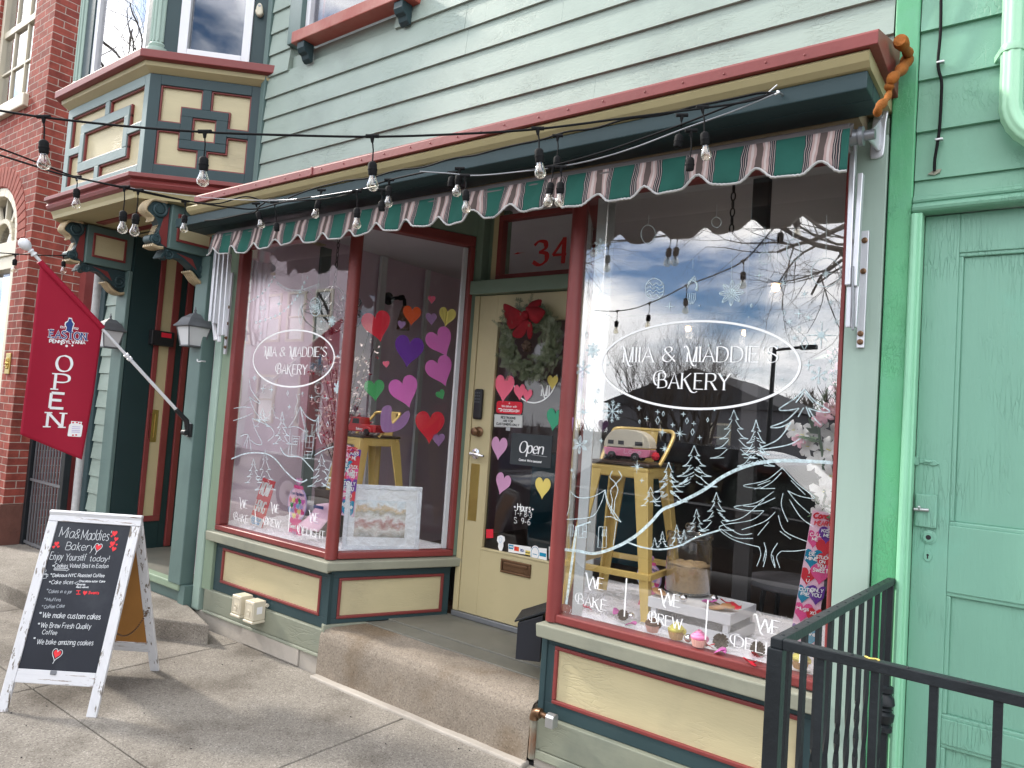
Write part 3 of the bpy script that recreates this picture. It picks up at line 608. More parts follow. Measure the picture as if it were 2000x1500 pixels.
# ----- display windows
def dwindow(F, u0, u1, z0, z1, w0, w1, wb, wt, gl, n0=-.05, n1=.028):
    g = MB(); g.fbox(F, u0, u1, z0, z0+wb, n0, n1); g.fbox(F, u0, u1, z1-wt, z1, n0, n1)
    if w0: g.fbox(F, u0, u0+w0, z0+wb, z1-wt, n0, n1)
    if w1: g.fbox(F, u1-w1, u1, z0+wb, z1-wt, n0, n1)
    d = g.build('display_window', 'red', B, bevel=.008, seg=3)
    g = MB(); g.fbox(F, u0+w0*.8, u1-w1*.8, z0+wb*.8, z1-wt*.8, -.012, -.008); g.build('pane', gl, d)
    return d
DWL = dwindow(FAC, -4.733, -3.515, .692, 2.764, .052, 0, .038, .06, 'pane_left')
DWA = dwindow(ANL, .03, .80, .692, 2.82, .0, .035, .040, .07, 'pane_slant')
DWR = dwindow(FAC, -1.848, -.650, .676, 2.764, 0, .016, .040, .06, 'pane_shop')
DWB = dwindow(ANR, .02, .75, .676, 2.82, .03, 0, .040, .06, 'pane_slant')
g = MB(); g.tube([(-3.497, .002, .692), (-3.497, .002, 2.764)], .040, 12); g.build('corner_post', 'red', B, smooth=50)
g = MB(); g.tube([(-1.876, .002, .676), (-1.876, .002, 2.764)], .037, 12); g.build('corner_post', 'red', B, smooth=50)
g = MB(); g.fbox(ANL, .735, .765, .735, 2.745, -.04, -.013); g.build('glazing_bead', 'white_paint', B, bevel=.003)
# header over the doorway sides
g = MB(); g.fbox(ANL, .05, .86, 2.822, 3.0, -.04, .02); g.fbox(ANL, .802, .862, .692, 2.82, -.05, .015); g.fbox(ANR, -.03, .76, 2.822, 3.0, -.04, .02); g.fbox(ANR, -.03, .018, .676, 2.82, -.05, .015); g.build('doorway_casing', 'frieze', B, bevel=.004)
# ----- door in the recess
g = MB(); DX0, DX1 = -3.09, -2.22
GX0, GX1, GZ0, GZ1 = -2.94, -2.385, .765, 2.255
g.box(DX0, GX0, .75, .795, .345, 2.42); g.box(GX1, DX1, .75, .795, .345, 2.42); g.box(GX0, GX1, .75, .795, .345, GZ0); g.box(GX0, GX1, .75, .795, GZ1, 2.42)
g.box(DX0-.045, DX0-.003, .742, .82, .345, 2.42)
D = g.build('shop_door', 'door_cream', B, bevel=.003)
g = MB(); g.box(GX0-.005, GX1+.005, .768, .774, GZ0-.005, GZ1+.005); g.build('glass', 'pane_door', D)
g = MB(); g.frame(DOR, GX0, GX1, GZ0, GZ1, .014, -.02, .006); g.build('glass_bead', 'door_cream', D, bevel=.004)
kp = ay(935, 788, .74); g = MB(); g.box(kp.x-.035, kp.x+.035, .722, .749, kp.z-.105, kp.z+.095); k_ = g.build('keypad_lock', 'black', D, bevel=.014, seg=3)
g = MB()
for i in range(3):
    for j in range(4): g.box(kp.x-.02+i*.016, kp.x-.012+i*.016, .7195, .7225, kp.z+.005+j*.02, kp.z+.013+j*.02)
flat('keys', (.12, .13, .15)); g.build('keys', 'keys', k_)
g = MB(); p = ay(931, 843, .72); g.lathe((p.x, .749, p.z), [(.032, 0), (.034, .008), (.026, .014), (.012, .02), (.012, .03), (.024, .036), (.03, .048), (.026, .06), (.012, .066)], 18, (0, -1, 0)); g.build('door_knob', 'bronze', D, smooth=50)
g = MB(); p = ay(925, 886, .72); g.lathe((p.x, .749, p.z), [(.034, 0), (.034, .01), (.016, .014), (.013, .05), (.013, .055)], 18, (0, -1, 0)); g.tube([(p.x-.01, .70, p.z), (p.x+.035, .697, p.z-.004), (p.x+.10, .70, p.z-.008)], [.013, .011, .008], 10); g.build('lever_handle', 'chrome', D, smooth=50)
g = MB(); p = ay(926, 960, .745); g.box(p.x-.042, p.x+.03, .746, .749, p.z-.19, p.z+.18); g.build('push_plate', 'brass', D, bevel=.001)
g = MB(); p = ay(1006, 1110, .74); g.frame(DOR, p.x-.115, p.x+.115, p.z-.042, p.z+.042, .014, 0, .012); g.fbox(DOR, p.x-.1, p.x+.1, p.z-.028, p.z+.028, 0, .006); g.fbox(DOR, p.x-.09, p.x+.09, p.z+.006, p.z+.024, .006, .012); g.build('mail_slot', 'bronze', D, bevel=.003)
g = MB(); g.box(-3.14, -2.2, .735, .83, .31, .343); g.build('threshold', 'alu_dark', B, bevel=.004)
g = MB(); g.box(-3.155, -2.2, .70, .82, 2.425, 2.515); g.box(-3.155, -2.94, .80, .84, 2.516, 3.0); g.box(-3.15, -3.09, .73, .82, 2.516, 3.0); g.build('door_header', 'frieze', B, bevel=.004)
g = MB(); g.box(-3.03, -2.985, .76, .80, 2.518, 3.0); g.build('door_header_strip', 'door_cream', B)
g = MB(); tx0, tx1 = -2.975, -2.32; g.frame(DOR, tx0, tx1, 2.518, 2.95, .035, -.05, .01); T = g.build('transom', 'red', B, bevel=.004)
g = MB(); g.box(tx0+.03, tx1-.03, .765, .769, 2.55, 2.92); g.build('pane', 'pane_slant', T)
g = MB(); F = DOR; a = F.px(1042, 495); b_ = F.px(1105, 494); hh = F.px(1075, 470)[1]-F.px(1073, 517)[1]
write(g, F, '3', a[0], F.px(1073, 516)[1], hh, .036, .001, nib=.014, fit=.105); write(g, F, '4', F.px(1079, 513)[0], F.px(1098, 513)[1], hh, .034, .001, nib=.012, fit=.10, serif=.014)
q = F.px(1016, 494); g.poly(F, [(q[0]-.055, q[1]-.004), (q[0]-.02, q[1]+.006), (q[0]+.0, q[1]+.001), (q[0]+.04, q[1]+.003), (q[0]+.0, q[1]-.003), (q[0]-.02, q[1]-.007)], .001)
g.build('house_number', 'numeral_red', T)
# recess floor: slate in front of the door, rough stone tread to the pavement
g = MB(); g.prism(Fr((0, 0, 0), (1, 0, 0), (0, 1, 0)), [(-3.18, .76), (-2.19, .76), (-2.02, .36), (-3.36, .36)], .05, .308); g.prism(Fr((0, 0, 0), (1, 0, 0), (0, 1, 0)), [(-3.36, .36), (-2.02, .36), (-1.95, .22), (-3.43, .22)], .05, .300); struct(g.build('doorway_floor', 'slate', bevel=.004))
g = MB()
def st(u, v):
    x = -3.50+1.555*u; zt = .285; P = [(-.03, .004), (-.028, .10), (-.02, .24), (.0, zt-.012), (.035, zt), (.24, zt+.008)]
    i = min(int(v*5), 4); t = v*5-i; y, z = P[i][0]+(P[i+1][0]-P[i][0])*t, P[i][1]+(P[i+1][1]-P[i][1])*t
    k = noise.noise(Vector((x*5, y*5, z*5)))*.006+noise.noise(Vector((x*22, y*22, z*22)))*.0025
    return (x, y-.012+(k if v < .7 else 0), z+(k if v > .5 else 0))
g.grid(st, 90, 20); g.box(-3.50, -1.945, .02, .24, .0, .27); struct(g.build('doorway_step', 'stone', smooth=35))
g = MB(); g.box(-3.50, -1.94, -.085, -.02, -.02, .016); struct(g.build('step_mortar', 'concrete', bevel=.008))
# ----- bay window over the house entry
def bayP(e): return [(-7.10-1.414*e, 0.), (-6.55-.414*e, -.55-e), (-5.207+.414*e, -.55-e), (-4.657+1.414*e, 0.)]
def bayring(mb, prof):
    k = len(prof); vs = []
    for i in range(4):
        for e, z in prof: p = bayP(e)[i]; vs.append((p[0], p[1], z))
    fs = [(i*k+j, (i+1)*k+j, (i+1)*k+(j+1) % k, i*k+(j+1) % k) for i in range(3) for j in range(k)]
    return mb.add(vs, fs+[tuple(range(k)), tuple(range(4*k-1, 3*k-1, -1))])
g = MB(); bayring(g, [(-.03, 3.15), (-.03, 3.90), (-.15, 3.90), (-.15, 3.15)])
BAY = g.build('bay_window', 'cream', B)
def fret(F, u0, u1, v0, v1, bars, paint):                            # raised flat work edged in red over a cream field
    g = MB()
    for a, b, c, d in bars: g.fbox(F, u0+(u1-u0)*a-.011, u0+(u1-u0)*b+.011, v0+(v1-v0)*c-.011, v0+(v1-v0)*d+.011, -.03, -.010)
    g.build('bay_bead', 'red', BAY, bevel=.003)
    g = MB()
    for i, (a, b, c, d) in enumerate(bars): g.fbox(F, u0+(u1-u0)*a, u0+(u1-u0)*b, v0+(v1-v0)*c, v0+(v1-v0)*d, -.03, (i % 4)*.0007)
    g.build('bay_fretwork', paint, BAY, bevel=.003)
fret(BAYR, 0.0, .778, 3.155, 3.89, [(0, .10, 0, 1), (.90, 1, 0, 1), (.1, .9, 0, .115), (.1, .9, .90, 1), (.47, .545, .115, .30), (.47, .545, .70, .9), (.1, .30, .46, .54), (.71, .9, .46, .54), (.30, .71, .30, .385), (.30, .71, .615, .70), (.30, .40, .385, .615), (.61, .71, .385, .615)], 'teal')
fret(BAYF, -6.55, -5.207, 3.155, 3.89, [(0, .06, 0, 1), (.95, 1, 0, 1), (.06, .95, 0, .11), (.06, .95, .90, 1), (.43, .48, .11, .24), (.50, .55, .76, .9), (.06, .20, .46, .54), (.80, .95, .46, .54), (.20, .80, .24, .34), (.20, .80, .66, .76), (.20, .25, .34, .66), (.75, .80, .34, .66)], 'bay_lit')
fret(BAYL, 0.0, .778, 3.155, 3.89, [(0, .10, 0, 1), (.90, 1, 0, 1), (.1, .9, 0, .115), (.1, .9, .90, 1)], 'bay_lit')
g = MB(); bayring(g, [(.02, 3.045), (.05, 3.035), (.075, 3.05), (.085, 3.075), (.07, 3.10), (.10, 3.112), (.10, 3.140), (.02, 3.154), (-.1, 3.154), (-.1, 3.045)]); g.build('bay_skirt', 'red', BAY, bevel=.002)
g = MB(); bayring(g, [(-.02, 2.975), (.03, 2.978), (.036, 3.005), (.05, 3.034), (-.1, 3.034), (-.1, 2.975)]); g.build('bay_soffit_moulding', 'mould', BAY)
g = MB(); P = bayP(-.1); g.prism(Fr((0, 0, 0), (1, 0, 0), (0, 1, 0)), P, 2.985, 3.03); g.build('bay_soffit', 'mould', BAY)
g = MB(); g.box(-6.3, -5.3, -.36, -.30, 2.975, 2.984); g.box(-6.3, -5.3, -.12, -.06, 2.975, 2.984); g.build('soffit_bead', 'red', BAY)
g = MB(); bayring(g, [(.0, 3.892), (.02, 3.905), (.05, 3.925), (.055, 3.955), (-.1, 3.955), (-.1, 3.892)]); g.build('bay_moulding', 'mould', BAY)
g = MB(); bayring(g, [(.075, 3.956), (.10, 3.962), (.10, 4.018), (.06, 4.03), (-.12, 4.03), (-.12, 3.956)]); g.build('bay_sill', 'red', BAY, bevel=.004)
# bay glazing above the sill: teal casing, pale half columns at the corners, white sashes
g = MB()
for F_, a_, b_ in ((BAYR, .0, .16), (BAYR, .66, .778), (BAYF, -6.44, -6.30), (BAYF, -5.38, -5.24), (BAYL, 0, .778)): g = MB(); g.fbox(F_, a_, b_, 4.031, 5.6, -.10, -.02); g.build('bay_casing', 'teal', BAY, bevel=.004)
for x, y in ((-5.235, -.50), (-6.50, -.50)):
    g = MB()
    prof = [(.075, 4.031), (.085, 4.05), (.08, 4.08), (.06, 4.09), (.066, 4.11), (.055, 4.125), (.055, 5.6)]
    g.lathe((x, y, 0), prof, 20)
    for k in range(12):
        a = 2*math.pi*k/12; g.tube([(x+.054*math.cos(a), y+.054*math.sin(a), 4.13), (x+.054*math.cos(a), y+.054*math.sin(a), 5.6)], .008, 6)
    g.build('bay_column', 'pilaster', BAY, smooth=40)
g = MB(); g.fbox(BAYR, .162, .225, 4.032, 5.6, -.09, -.005); g.fbox(BAYR, .60, .658, 4.032, 5.6, -.09, -.006); g.fbox(BAYR, .225, .60, 4.032, 4.105, -.09, -.006)
g.fbox(BAYF, -6.298, -6.24, 4.032, 5.6, -.09, -.03); g.fbox(BAYF, -5.44, -5.382, 4.032, 5.6, -.09, -.03); g.fbox(BAYF, -6.24, -5.44, 4.032, 4.10, -.09, -.03); g.build('bay_sash', 'white_paint', BAY, bevel=.004)
g = MB(); g.fbox(BAYR, .22, .605, 4.10, 5.6, -.05, -.046); g.build('pane', 'pane_up', BAY)
g = MB(); g.fbox(BAYF, -6.245, -5.435, 4.09, 5.6, -.06, -.056); glass('pane_bay', .50, (.7, .7, .72), wave=.003); g.build('pane', 'pane_bay', BAY)
g = MB(); g.box(-6.6, -5.0, .3, .32, 3.9, 5.6); flat('blind', (.45, .45, .46)); g.build('blind', 'blind', BAY)
# carved brackets
def scroll(cy, cz, r0, r1, a0, turns, n=26): return [(cy+(r0+(r1-r0)*i/n)*math.cos(a0+turns*2*math.pi*i/n), cz+(r0+(r1-r0)*i/n)*math.sin(a0+turns*2*math.pi*i/n)) for i in range(n+1)]
def bracket(x0, x1):
    g = MB(); g.box(x0, x1, -.375, -.0, 2.655, 2.974); b = g.build('carved_bracket', 'teal_pale', B, bevel=.005)
    F = Fr((x1, 0, 0), (0, 1, 0), (0, 0, 1))
    g = MB(); g.frame(F, -.33, -.06, 2.715, 2.915, .018, 0, .012); g.build('panel_bead', 'red', b, bevel=.003)
    g = MB(); g.fbox(F, -.313, -.077, 2.732, 2.898, 0, .004); g.build('panel', 'cream', b)
    g = MB(); xm = (x0+x1)/2; hw = (x1-x0)/2
    G = Fr((xm, 0, 0), (0, 1, 0), (0, 0, 1))
    body = smooth2([(-.376, 2.97), (-.47, 2.97), (-.53, 2.93), (-.525, 2.88), (-.47, 2.845), (-.44, 2.79), (-.46, 2.74), (-.50, 2.72), (-.50, 2.68), (-.46, 2.665), (-.376, 2.66)], 4)
    g.prism(G, body, -hw*.62, hw*.62)
    for cy, cz, r in ((-.455, 2.915, .055), (-.465, 2.70, .036)):
        for s_ in (-1, 1):
            p = scroll(cy, cz, r, r*.25, 1.2, -1.6)
            g.tube([G.at(a, c, s_*hw*.66) for a, c in p], [r*.30*(1-.6*i/len(p)) for i in range(len(p))], 8)
        g.tube([G.at(cy, cz, -hw*.86), G.at(cy, cz, hw*.86)], r*.55, 14)
    low = smooth2([(-.376, 2.652), (-.40, 2.61), (-.36, 2.585), (-.31, 2.60), (-.25, 2.60), (-.17, 2.55), (-.10, 2.49), (-.04, 2.46), (-.0, 2.47), (0, 2.652)], 4)
    g.prism(G, low, -hw*.6, hw*.6)
    for cy, cz, r in ((-.355, 2.62, .034), (-.075, 2.555, .055)):
        for s_ in (-1, 1):
            p = scroll(cy, cz, r, r*.3, -2.2, 1.5); g.tube([G.at(a, c, s_*hw*.62) for a, c in p], [r*.28*(1-.6*i/len(p)) for i in range(len(p))], 8)
    for k in range(5): g.tube([G.at(-.385-.006*k, 2.635-.012*k, -hw*.8), G.at(-.385-.006*k, 2.635-.012*k, hw*.8)], .009, 8)
    g.build('scroll', 'teal', b, smooth=40)
    g = MB(); g.prism(G, [(-.44, 2.76), (-.42, 2.86), (-.385, 2.95), (-.378, 2.66), (-.42, 2.68)], -hw*.65, hw*.65); g.prism(G, [(-.30, 2.64), (-.18, 2.62), (-.14, 2.55), (-.24, 2.615)], -hw*.64, hw*.64); g.build('scroll_field', 'red', b)
    g = MB()                                                        # gilded leaf over the top scroll and under the lower one
    for k in range(9):
        t = (k-4)/4
        pts = [(-.43+.02*abs(t), 2.975), (-.50, 2.972), (-.548+.012*t*t, 2.93), (-.545, 2.885), (-.51+.02*abs(t), 2.85), (-.495, 2.82)]
        sm = smooth2(pts, 4); g.tube([G.at(a, c, t*hw*.82*(1-.35*i/len(sm))) for i, (a, c) in enumerate(sm)], [.011*(1-.45*i/len(sm)) for i in range(len(sm))], 6)
    for k in range(5):
        t = (k-2)/2
        sm = smooth2([(-.02, 2.468), (-.07, 2.452), (-.13, 2.475), (-.175, 2.52), (-.20, 2.528)], 4); g.tube([G.at(a, c, t*hw*.7) for a, c in sm], [.015*(1-.5*i/len(sm)) for i in range(len(sm))], 6)
        sm = smooth2([(-.49, 2.655), (-.45, 2.645), (-.41, 2.65)], 3); g.tube([G.at(a, c, t*hw*.8) for a, c in sm], .012, 6)
    for k in range(6): g.tube([G.at(-.452-.004*k, 2.80-.012*k, -hw*.45), G.at(-.452-.004*k, 2.80-.012*k, hw*.45)], .004, 6)
    g.build('gilded_leaf', 'gilt', b, smooth=50)
bracket(-5.205, -5.06); bracket(-6.545, -6.40)
# ----- house entry under the bay
yb = lambda px: ax(px, 660, -6.36).y
g = MB(); g.box(-6.55, -6.363, -.035, .0, .285, 2.655); g.build('entry_post', 'teal_pale', B, bevel=.006)
pyf = -.105
g = MB(); g.box(-5.15, -4.985, pyf, -.0, .262, 2.655); g.build('entry_post', 'teal_pale', B, bevel=.006)
F = Fr((-6.36, 0, 0), (0, 1, 0), (0, 0, 1)); y1, y2, y3, y4, y5, y6 = [yb(k) for k in (301, 311, 331, 344, 357, 368)]
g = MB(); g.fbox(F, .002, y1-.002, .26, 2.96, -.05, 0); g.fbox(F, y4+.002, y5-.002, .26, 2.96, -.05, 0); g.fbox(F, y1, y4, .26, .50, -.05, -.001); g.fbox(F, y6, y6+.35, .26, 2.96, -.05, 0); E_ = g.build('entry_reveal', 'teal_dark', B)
g = MB(); g.fbox(F, y1, y2, .55, 2.9, -.05, .012); g.fbox(F, y3, y4, .55, 2.9, -.05, .012); g.fbox(F, y1, y4, .50, .55, -.05, .011); g.fbox(F, y5, y6, .27, 2.96, -.05, .02); g.build('entry_trim', 'red', E_, bevel=.005)
g = MB(); g.fbox(F, y2, y3, .55, 2.9, -.05, .001); g.build('entry_panel', 'door_cream', E_)
p = ax(297, 831, -6.35); hz = ax(297, 800, -6.35).z-p.z
g = MB(); g.fbox(F, p.y-.05, p.y+.05, p.z-hz*1.05, p.z+hz, .001, .006); g.frame(F, p.y-.03, p.y+.03, p.z-hz*.85, p.z+hz*.8, .01, .006, .012); g.build('letter_plate', 'brass', E_, bevel=.002)
p = ax(318, 660, -6.3); g = MB(); g.fbox(F, p.y-.10, p.y+.10, p.z-.07, p.z+.06, .005, .07); i_ = g.build('intercom', 'black', E_, bevel=.006)
g = MB(); g.fbox(Fr((-6.29, 0, 0), (0, 1, 0), (0, 0, 1)), p.y-.02, p.y+.07, p.z+.005, p.z+.045, .0, .002); g.build('red_label', 'sign_red', i_)
ye = y6+.35
g = MB(); g.box(-6.40, -4.99, ye, ye+.1, .26, 2.96); g.build('entry_back', 'teal_pale', B)
pmat('olive', (.22, .26, .10), .5, .1, 2)
g = MB(); g.box(-6.18, -5.25, ye-.03, ye-.001, .28, 2.45); de = g.build('house_door', 'olive', B, bevel=.004)
g = MB(); g.frame(Fr((0, ye-.03, 0), (1, 0, 0)), -6.32, -5.15, .27, 2.56, .10, -.01, .03); g.build('door_casing', 'pilaster', de, bevel=.006)
g = MB(); q = [(-5.95, ye-.06, 1.16), (-5.93, ye-.09, 1.22), (-5.93, ye-.09, 1.34), (-5.95, ye-.06, 1.40)]; g.tube(smooth2(q, 4), .010, 8); g.tube([(-5.95, ye-.03, 1.43), (-5.95, ye-.09, 1.43)], .014, 8); g.build('door_handle', 'brass', de, smooth=50)
g = MB(); g.box(-6.62, -5.0, -.02, ye, .13, .262); g.build('entry_floor', 'slate', B)
g = MB(); g.box(-6.62, -5.005, -.10, -.021, .215, .27); g.build('entry_sill', 'pil_dull', B, bevel=.008)
g = MB(); g.box(-6.62, -5.02, -.065, -.021, .13, .214); g.box(-5.02, -4.94, -.09, 0, .10, .262); g.build('entry_riser', 'teal_pale', B, bevel=.003)
g = MB(); g.box(-6.62, -4.95, .002, ye, 2.965, 2.975); g.build('entry_ceiling', 'cream', B)
g = MB(); h = ay(400, 706, pyf-.005); g.tube([(h.x, pyf, h.z), (h.x, pyf-.03, h.z), (h.x-.012, pyf-.045, h.z-.008), (h.x-.03, pyf-.045, h.z), (h.x-.032, pyf-.043, h.z+.012)], .006, 8); g.build('coat_hook', 'zinc', B, smooth=60)
# white alarm sounder beside the bay glazing
# ----- inside the shop
IX0, IX1, IY = -5.02, -.56, 5.2
g = MB(); g.box(IX0, IX1, .84, IY, .25, .335); g.build('shop_floor', 'wood_floor', B)
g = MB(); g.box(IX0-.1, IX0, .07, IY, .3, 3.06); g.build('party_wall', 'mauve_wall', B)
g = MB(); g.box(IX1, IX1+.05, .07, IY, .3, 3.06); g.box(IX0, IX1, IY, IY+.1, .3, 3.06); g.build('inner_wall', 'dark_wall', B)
g = MB(); g.box(IX0, IX1, .062, IY, 3.04, 3.10); g.build('shop_ceiling', 'white_ceiling', B)
g = MB(); g.box(-4.98, -4.80, .06, .10, .70, 3.03); g.build('inner_jamb', 'jamb_white', B); g = MB(); g.box(-5.0, -4.97, .16, .24, .70, 3.03); g.build('inner_jamb', 'jamb_white', B)
g = MB(); g.box(-5.0, -4.965, 1.55, 1.62, .4, 3.03); g.box(-5.0, -4.97, 2.15, 2.2, .4, 3.03); g.build('wall_batten', 'jamb_white', B)
g = MB(); XY = Fr((0, 0, 0), (1, 0, 0), (0, 1, 0)); g.prism(XY, [(-5.0, .03), (-3.50, .03), (-3.215, .69), (-3.215, .95), (-5.0, .95)], .60, .70); g.prism(XY, [(-1.86, .03), (-.57, .03), (-.57, .95), (-2.15, .95), (-2.15, .69)], .60, .70); g.build('display_shelf', 'white_paint', B)
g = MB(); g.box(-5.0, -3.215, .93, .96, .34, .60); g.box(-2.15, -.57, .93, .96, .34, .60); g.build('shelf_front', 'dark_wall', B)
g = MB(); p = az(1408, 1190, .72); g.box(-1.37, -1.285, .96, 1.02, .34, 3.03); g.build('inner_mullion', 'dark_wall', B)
g = MB(); g.fbox(ANR, .72, .80, .70, 2.9, -.10, -.055); g.fbox(ANR, .02, .10, .70, 2.9, -.10, -.055); g.build('inner_casing', 'jamb_white', B)
pmat('counter_teal', (.02, .12, .16), .5, .1, 3)
g = MB(); g.box(-4.3, -3.0, 3.2, 3.8, .34, 1.30); o = g.build('serving_counter', 'counter_teal', bevel=.01); tag(o, 'teal serving counter deep inside the shop behind the gold stool', 'counter')

# ================================================================== BRICK HOUSE on the left
K = thing('brick_house', 'red brick house with white window trim at the left edge', 'building', (-9, 0, 0))
KX, KY = -7.81, -.30
wr = ay(66, 60, KY); ws = ay(48, 188, KY); ar = ay(24, 560, KY); ssz = ay(22, 560, KY).z
W1 = (wr.x-1.05, wr.x, ws.z, ws.z+1.9)
ACX, AR = ar.x-.62, .60; ASP = ay(24, 470, KY).z
g = MB()
for q in (((-16, W1[0]), (0, 8)), ((W1[0], W1[1]), (3.75, W1[2])), ((W1[0], W1[1]), (W1[3], 8)), ((W1[1], KX), (3.75, 8)), ((-16, ACX-AR), (.5, 3.75)), ((ACX+AR, KX), (.5, 3.75))):
    if q[0][0] < W1[0] and q[1] == (0, 8): g.box(-16, W1[0], KY, KY+.3, 3.75, 8)
    else: g.box(q[0][0], q[0][1], KY, KY+.3, q[1][0], q[1][1])
FK = Fr((0, KY, 0), (1, 0, 0))
n = 14; arc = [(ACX+AR*math.cos(math.pi*i/n), ASP+AR*math.sin(math.pi*i/n)) for i in range(n+1)]
for i in range(n): g.prism(FK, [arc[i], arc[i+1], (arc[i+1][0], 3.75), (arc[i][0], 3.75)], -.3, 0)
g.box(KX-.3, KX, KY+.301, 4, 0.0, 8)
g.build('brick_wall', 'brick', K)
pmat('arch_brick', (.28, .075, .055), .85, .25, 14, .004, 30)
g = MB()
for i in range(26):
    a, b = math.pi*i/26+.008, math.pi*(i+1)/26-.008
    g.prism(FK, [(ACX+(AR+.006)*math.cos(a), ASP+(AR+.006)*math.sin(a)), (ACX+(AR+.006)*math.cos(b), ASP+(AR+.006)*math.sin(b)), (ACX+(AR+.21)*math.cos(b), ASP+(AR+.21)*math.sin(b)), (ACX+(AR+.21)*math.cos(a), ASP+(AR+.21)*math.sin(a))], -.01, .006)
g.build('brick_arch', 'arch_brick', K, bevel=.004)
g = MB(); g.box(-16, KX, KY-.03, KY+.3, -.02, .5); g.build('brownstone_base', 'brownstone', K, bevel=.015)
g = MB(); g.frame(FK, W1[0], W1[1], W1[2], W1[3], .07, -.12, -.03); g.fbox(FK, W1[0]+.07, W1[1]-.07, W1[2]+.86, W1[2]+.93, -.11, -.05)
for i in (1, 2): x = W1[0]+(W1[1]-W1[0])*i/3; g.fbox(FK, x-.014, x+.014, W1[2]+.07, W1[2]+.859, -.10, -.06); g.fbox(FK, x-.014, x+.014, W1[2]+.931, W1[3]-.07, -.10, -.06)
g.fbox(FK, W1[0]+.07, W1[1]-.07, W1[2]+.44, W1[2]+.465, -.098, -.062)
kw = g.build('sash_window', 'ivory', K, bevel=.004)
g = MB(); g.fbox(FK, W1[0]-.06, W1[1]+.06, W1[2]-.13, W1[2]-.002, -.1, .05); g.build('window_sill', 'ivory', kw, bevel=.01)
g = MB(); g.fbox(FK, W1[0]+.05, W1[1]-.05, W1[2]+.05, W1[3]-.05, -.085, -.08); g.build('pane', 'pane_bay', kw)
g = MB(); g.fbox(FK, W1[0], W1[1], W1[2], W1[3], -.6, -.58); g.build('blind', 'blind', kw)
g = MB()
for r0, r1, a_, b_ in ((AR-.09, AR-.001, -.16, -.01), (.24, .29, -.14, -.06)):
    for i in range(n):
        a, b = math.pi*i/n, math.pi*(i+1)/n
        g.prism(FK, [(ACX+r0*math.cos(a), ASP+r0*math.sin(a)), (ACX+r0*math.cos(b), ASP+r0*math.sin(b)), (ACX+r1*math.cos(b), ASP+r1*math.sin(b)), (ACX+r1*math.cos(a), ASP+r1*math.sin(a))], a_, b_)
for i in range(1, 6):
    a = math.pi*i/6; g.bar(FK.at(ACX+.29*math.cos(a), ASP+.29*math.sin(a), -.10), FK.at(ACX+(AR-.09)*math.cos(a), ASP+(AR-.09)*math.sin(a), -.10), .03, .05)
g.fbox(FK, ACX-AR, ACX+AR, ASP-.14, ASP-.001, -.16, .0); g.fbox(FK, ACX-AR-.0, ACX+AR, ASP-.27, ASP-.141, -.16, -.02)
for s_ in (-1, 1): g.fbox(FK, ACX+s_*(AR-.06)-.06, ACX+s_*(AR-.06)+.06, .5, ASP-.271, -.16, -.015)
ka = g.build('arched_window', 'ivory', K, bevel=.005)
g = MB(); g.fbox(FK, ACX-AR+.02, ACX+AR-.02, .5, ASP+AR-.02, -.125, -.12); g.build('pane', 'pane_up', ka)
g = MB(); g.fbox(FK, ACX-AR, ACX+AR, .5, ASP+AR, -.5, -.48); g.build('blind', 'dark_wall', ka)
p = ay(17, 710, KY); g = MB(); g.fbox(FK, p.x-.055, p.x+.055, p.z-.10, p.z+.10, 0, .012); F2 = FK
for k in range(10):
    a = 2*math.pi*k/10; g.ball(FK.at(p.x+.028*math.cos(a), p.z+.045*math.sin(a), .014), .012, 6)
g.ball(FK.at(p.x, p.z, .015), .02, 8); g.build('brass_plaque', 'brass', K, bevel=.003)
g = MB(); g.box(KX+.002, -6.79, 1.6, 1.8, 0, 6); g.build('alley_wall', 'brick_worn', K)
g = MB(); pr_ = ax(158, 700, -7.45); g.box(-7.55, -7.42, pr_.y-.04, pr_.y+.04, .1, 2.9); g.build('alley_post', 'red', K)

# alley gate and downpipe
gy = -.12
G_ = thing('iron_gate', 'low black iron gate with thin bars closing the alley by the brick house', 'gate', (-7.4, gy, 0))
for x in (-7.74, -6.99):
    g = MB(); g.box(x-.028, x+.028, gy-.028, gy+.028, 0, 1.7); g.build('gate_post', 'black_iron', G_, bevel=.004)
g = MB()
for i in range(11): x = -7.67+i*.063; g.box(x-.006, x+.006, gy-.006, gy+.006, .12, 1.55)
g.build('gate_bar', 'alu_dark', G_)
for z in (.16, .74, 1.52):
    g = MB(); g.box(-7.71, -7.02, gy-.014, gy-.006, z-.012, z+.012); g.build('gate_rail', 'alu_dark', G_)
g = MB(); g.tube([(-6.92, -.04, .02), (-6.92, -.04, 2.95)], .034, 14); o = g.build('drainpipe', 'trim_grey', smooth=50); tag(o, 'white vertical drainpipe at the left corner of the bakery', 'drainpipe')
g = MB(); g.box(-6.87, -6.785, -.03, .05, .0, 2.96); g.build('corner_board', 'teal', B, bevel=.005)

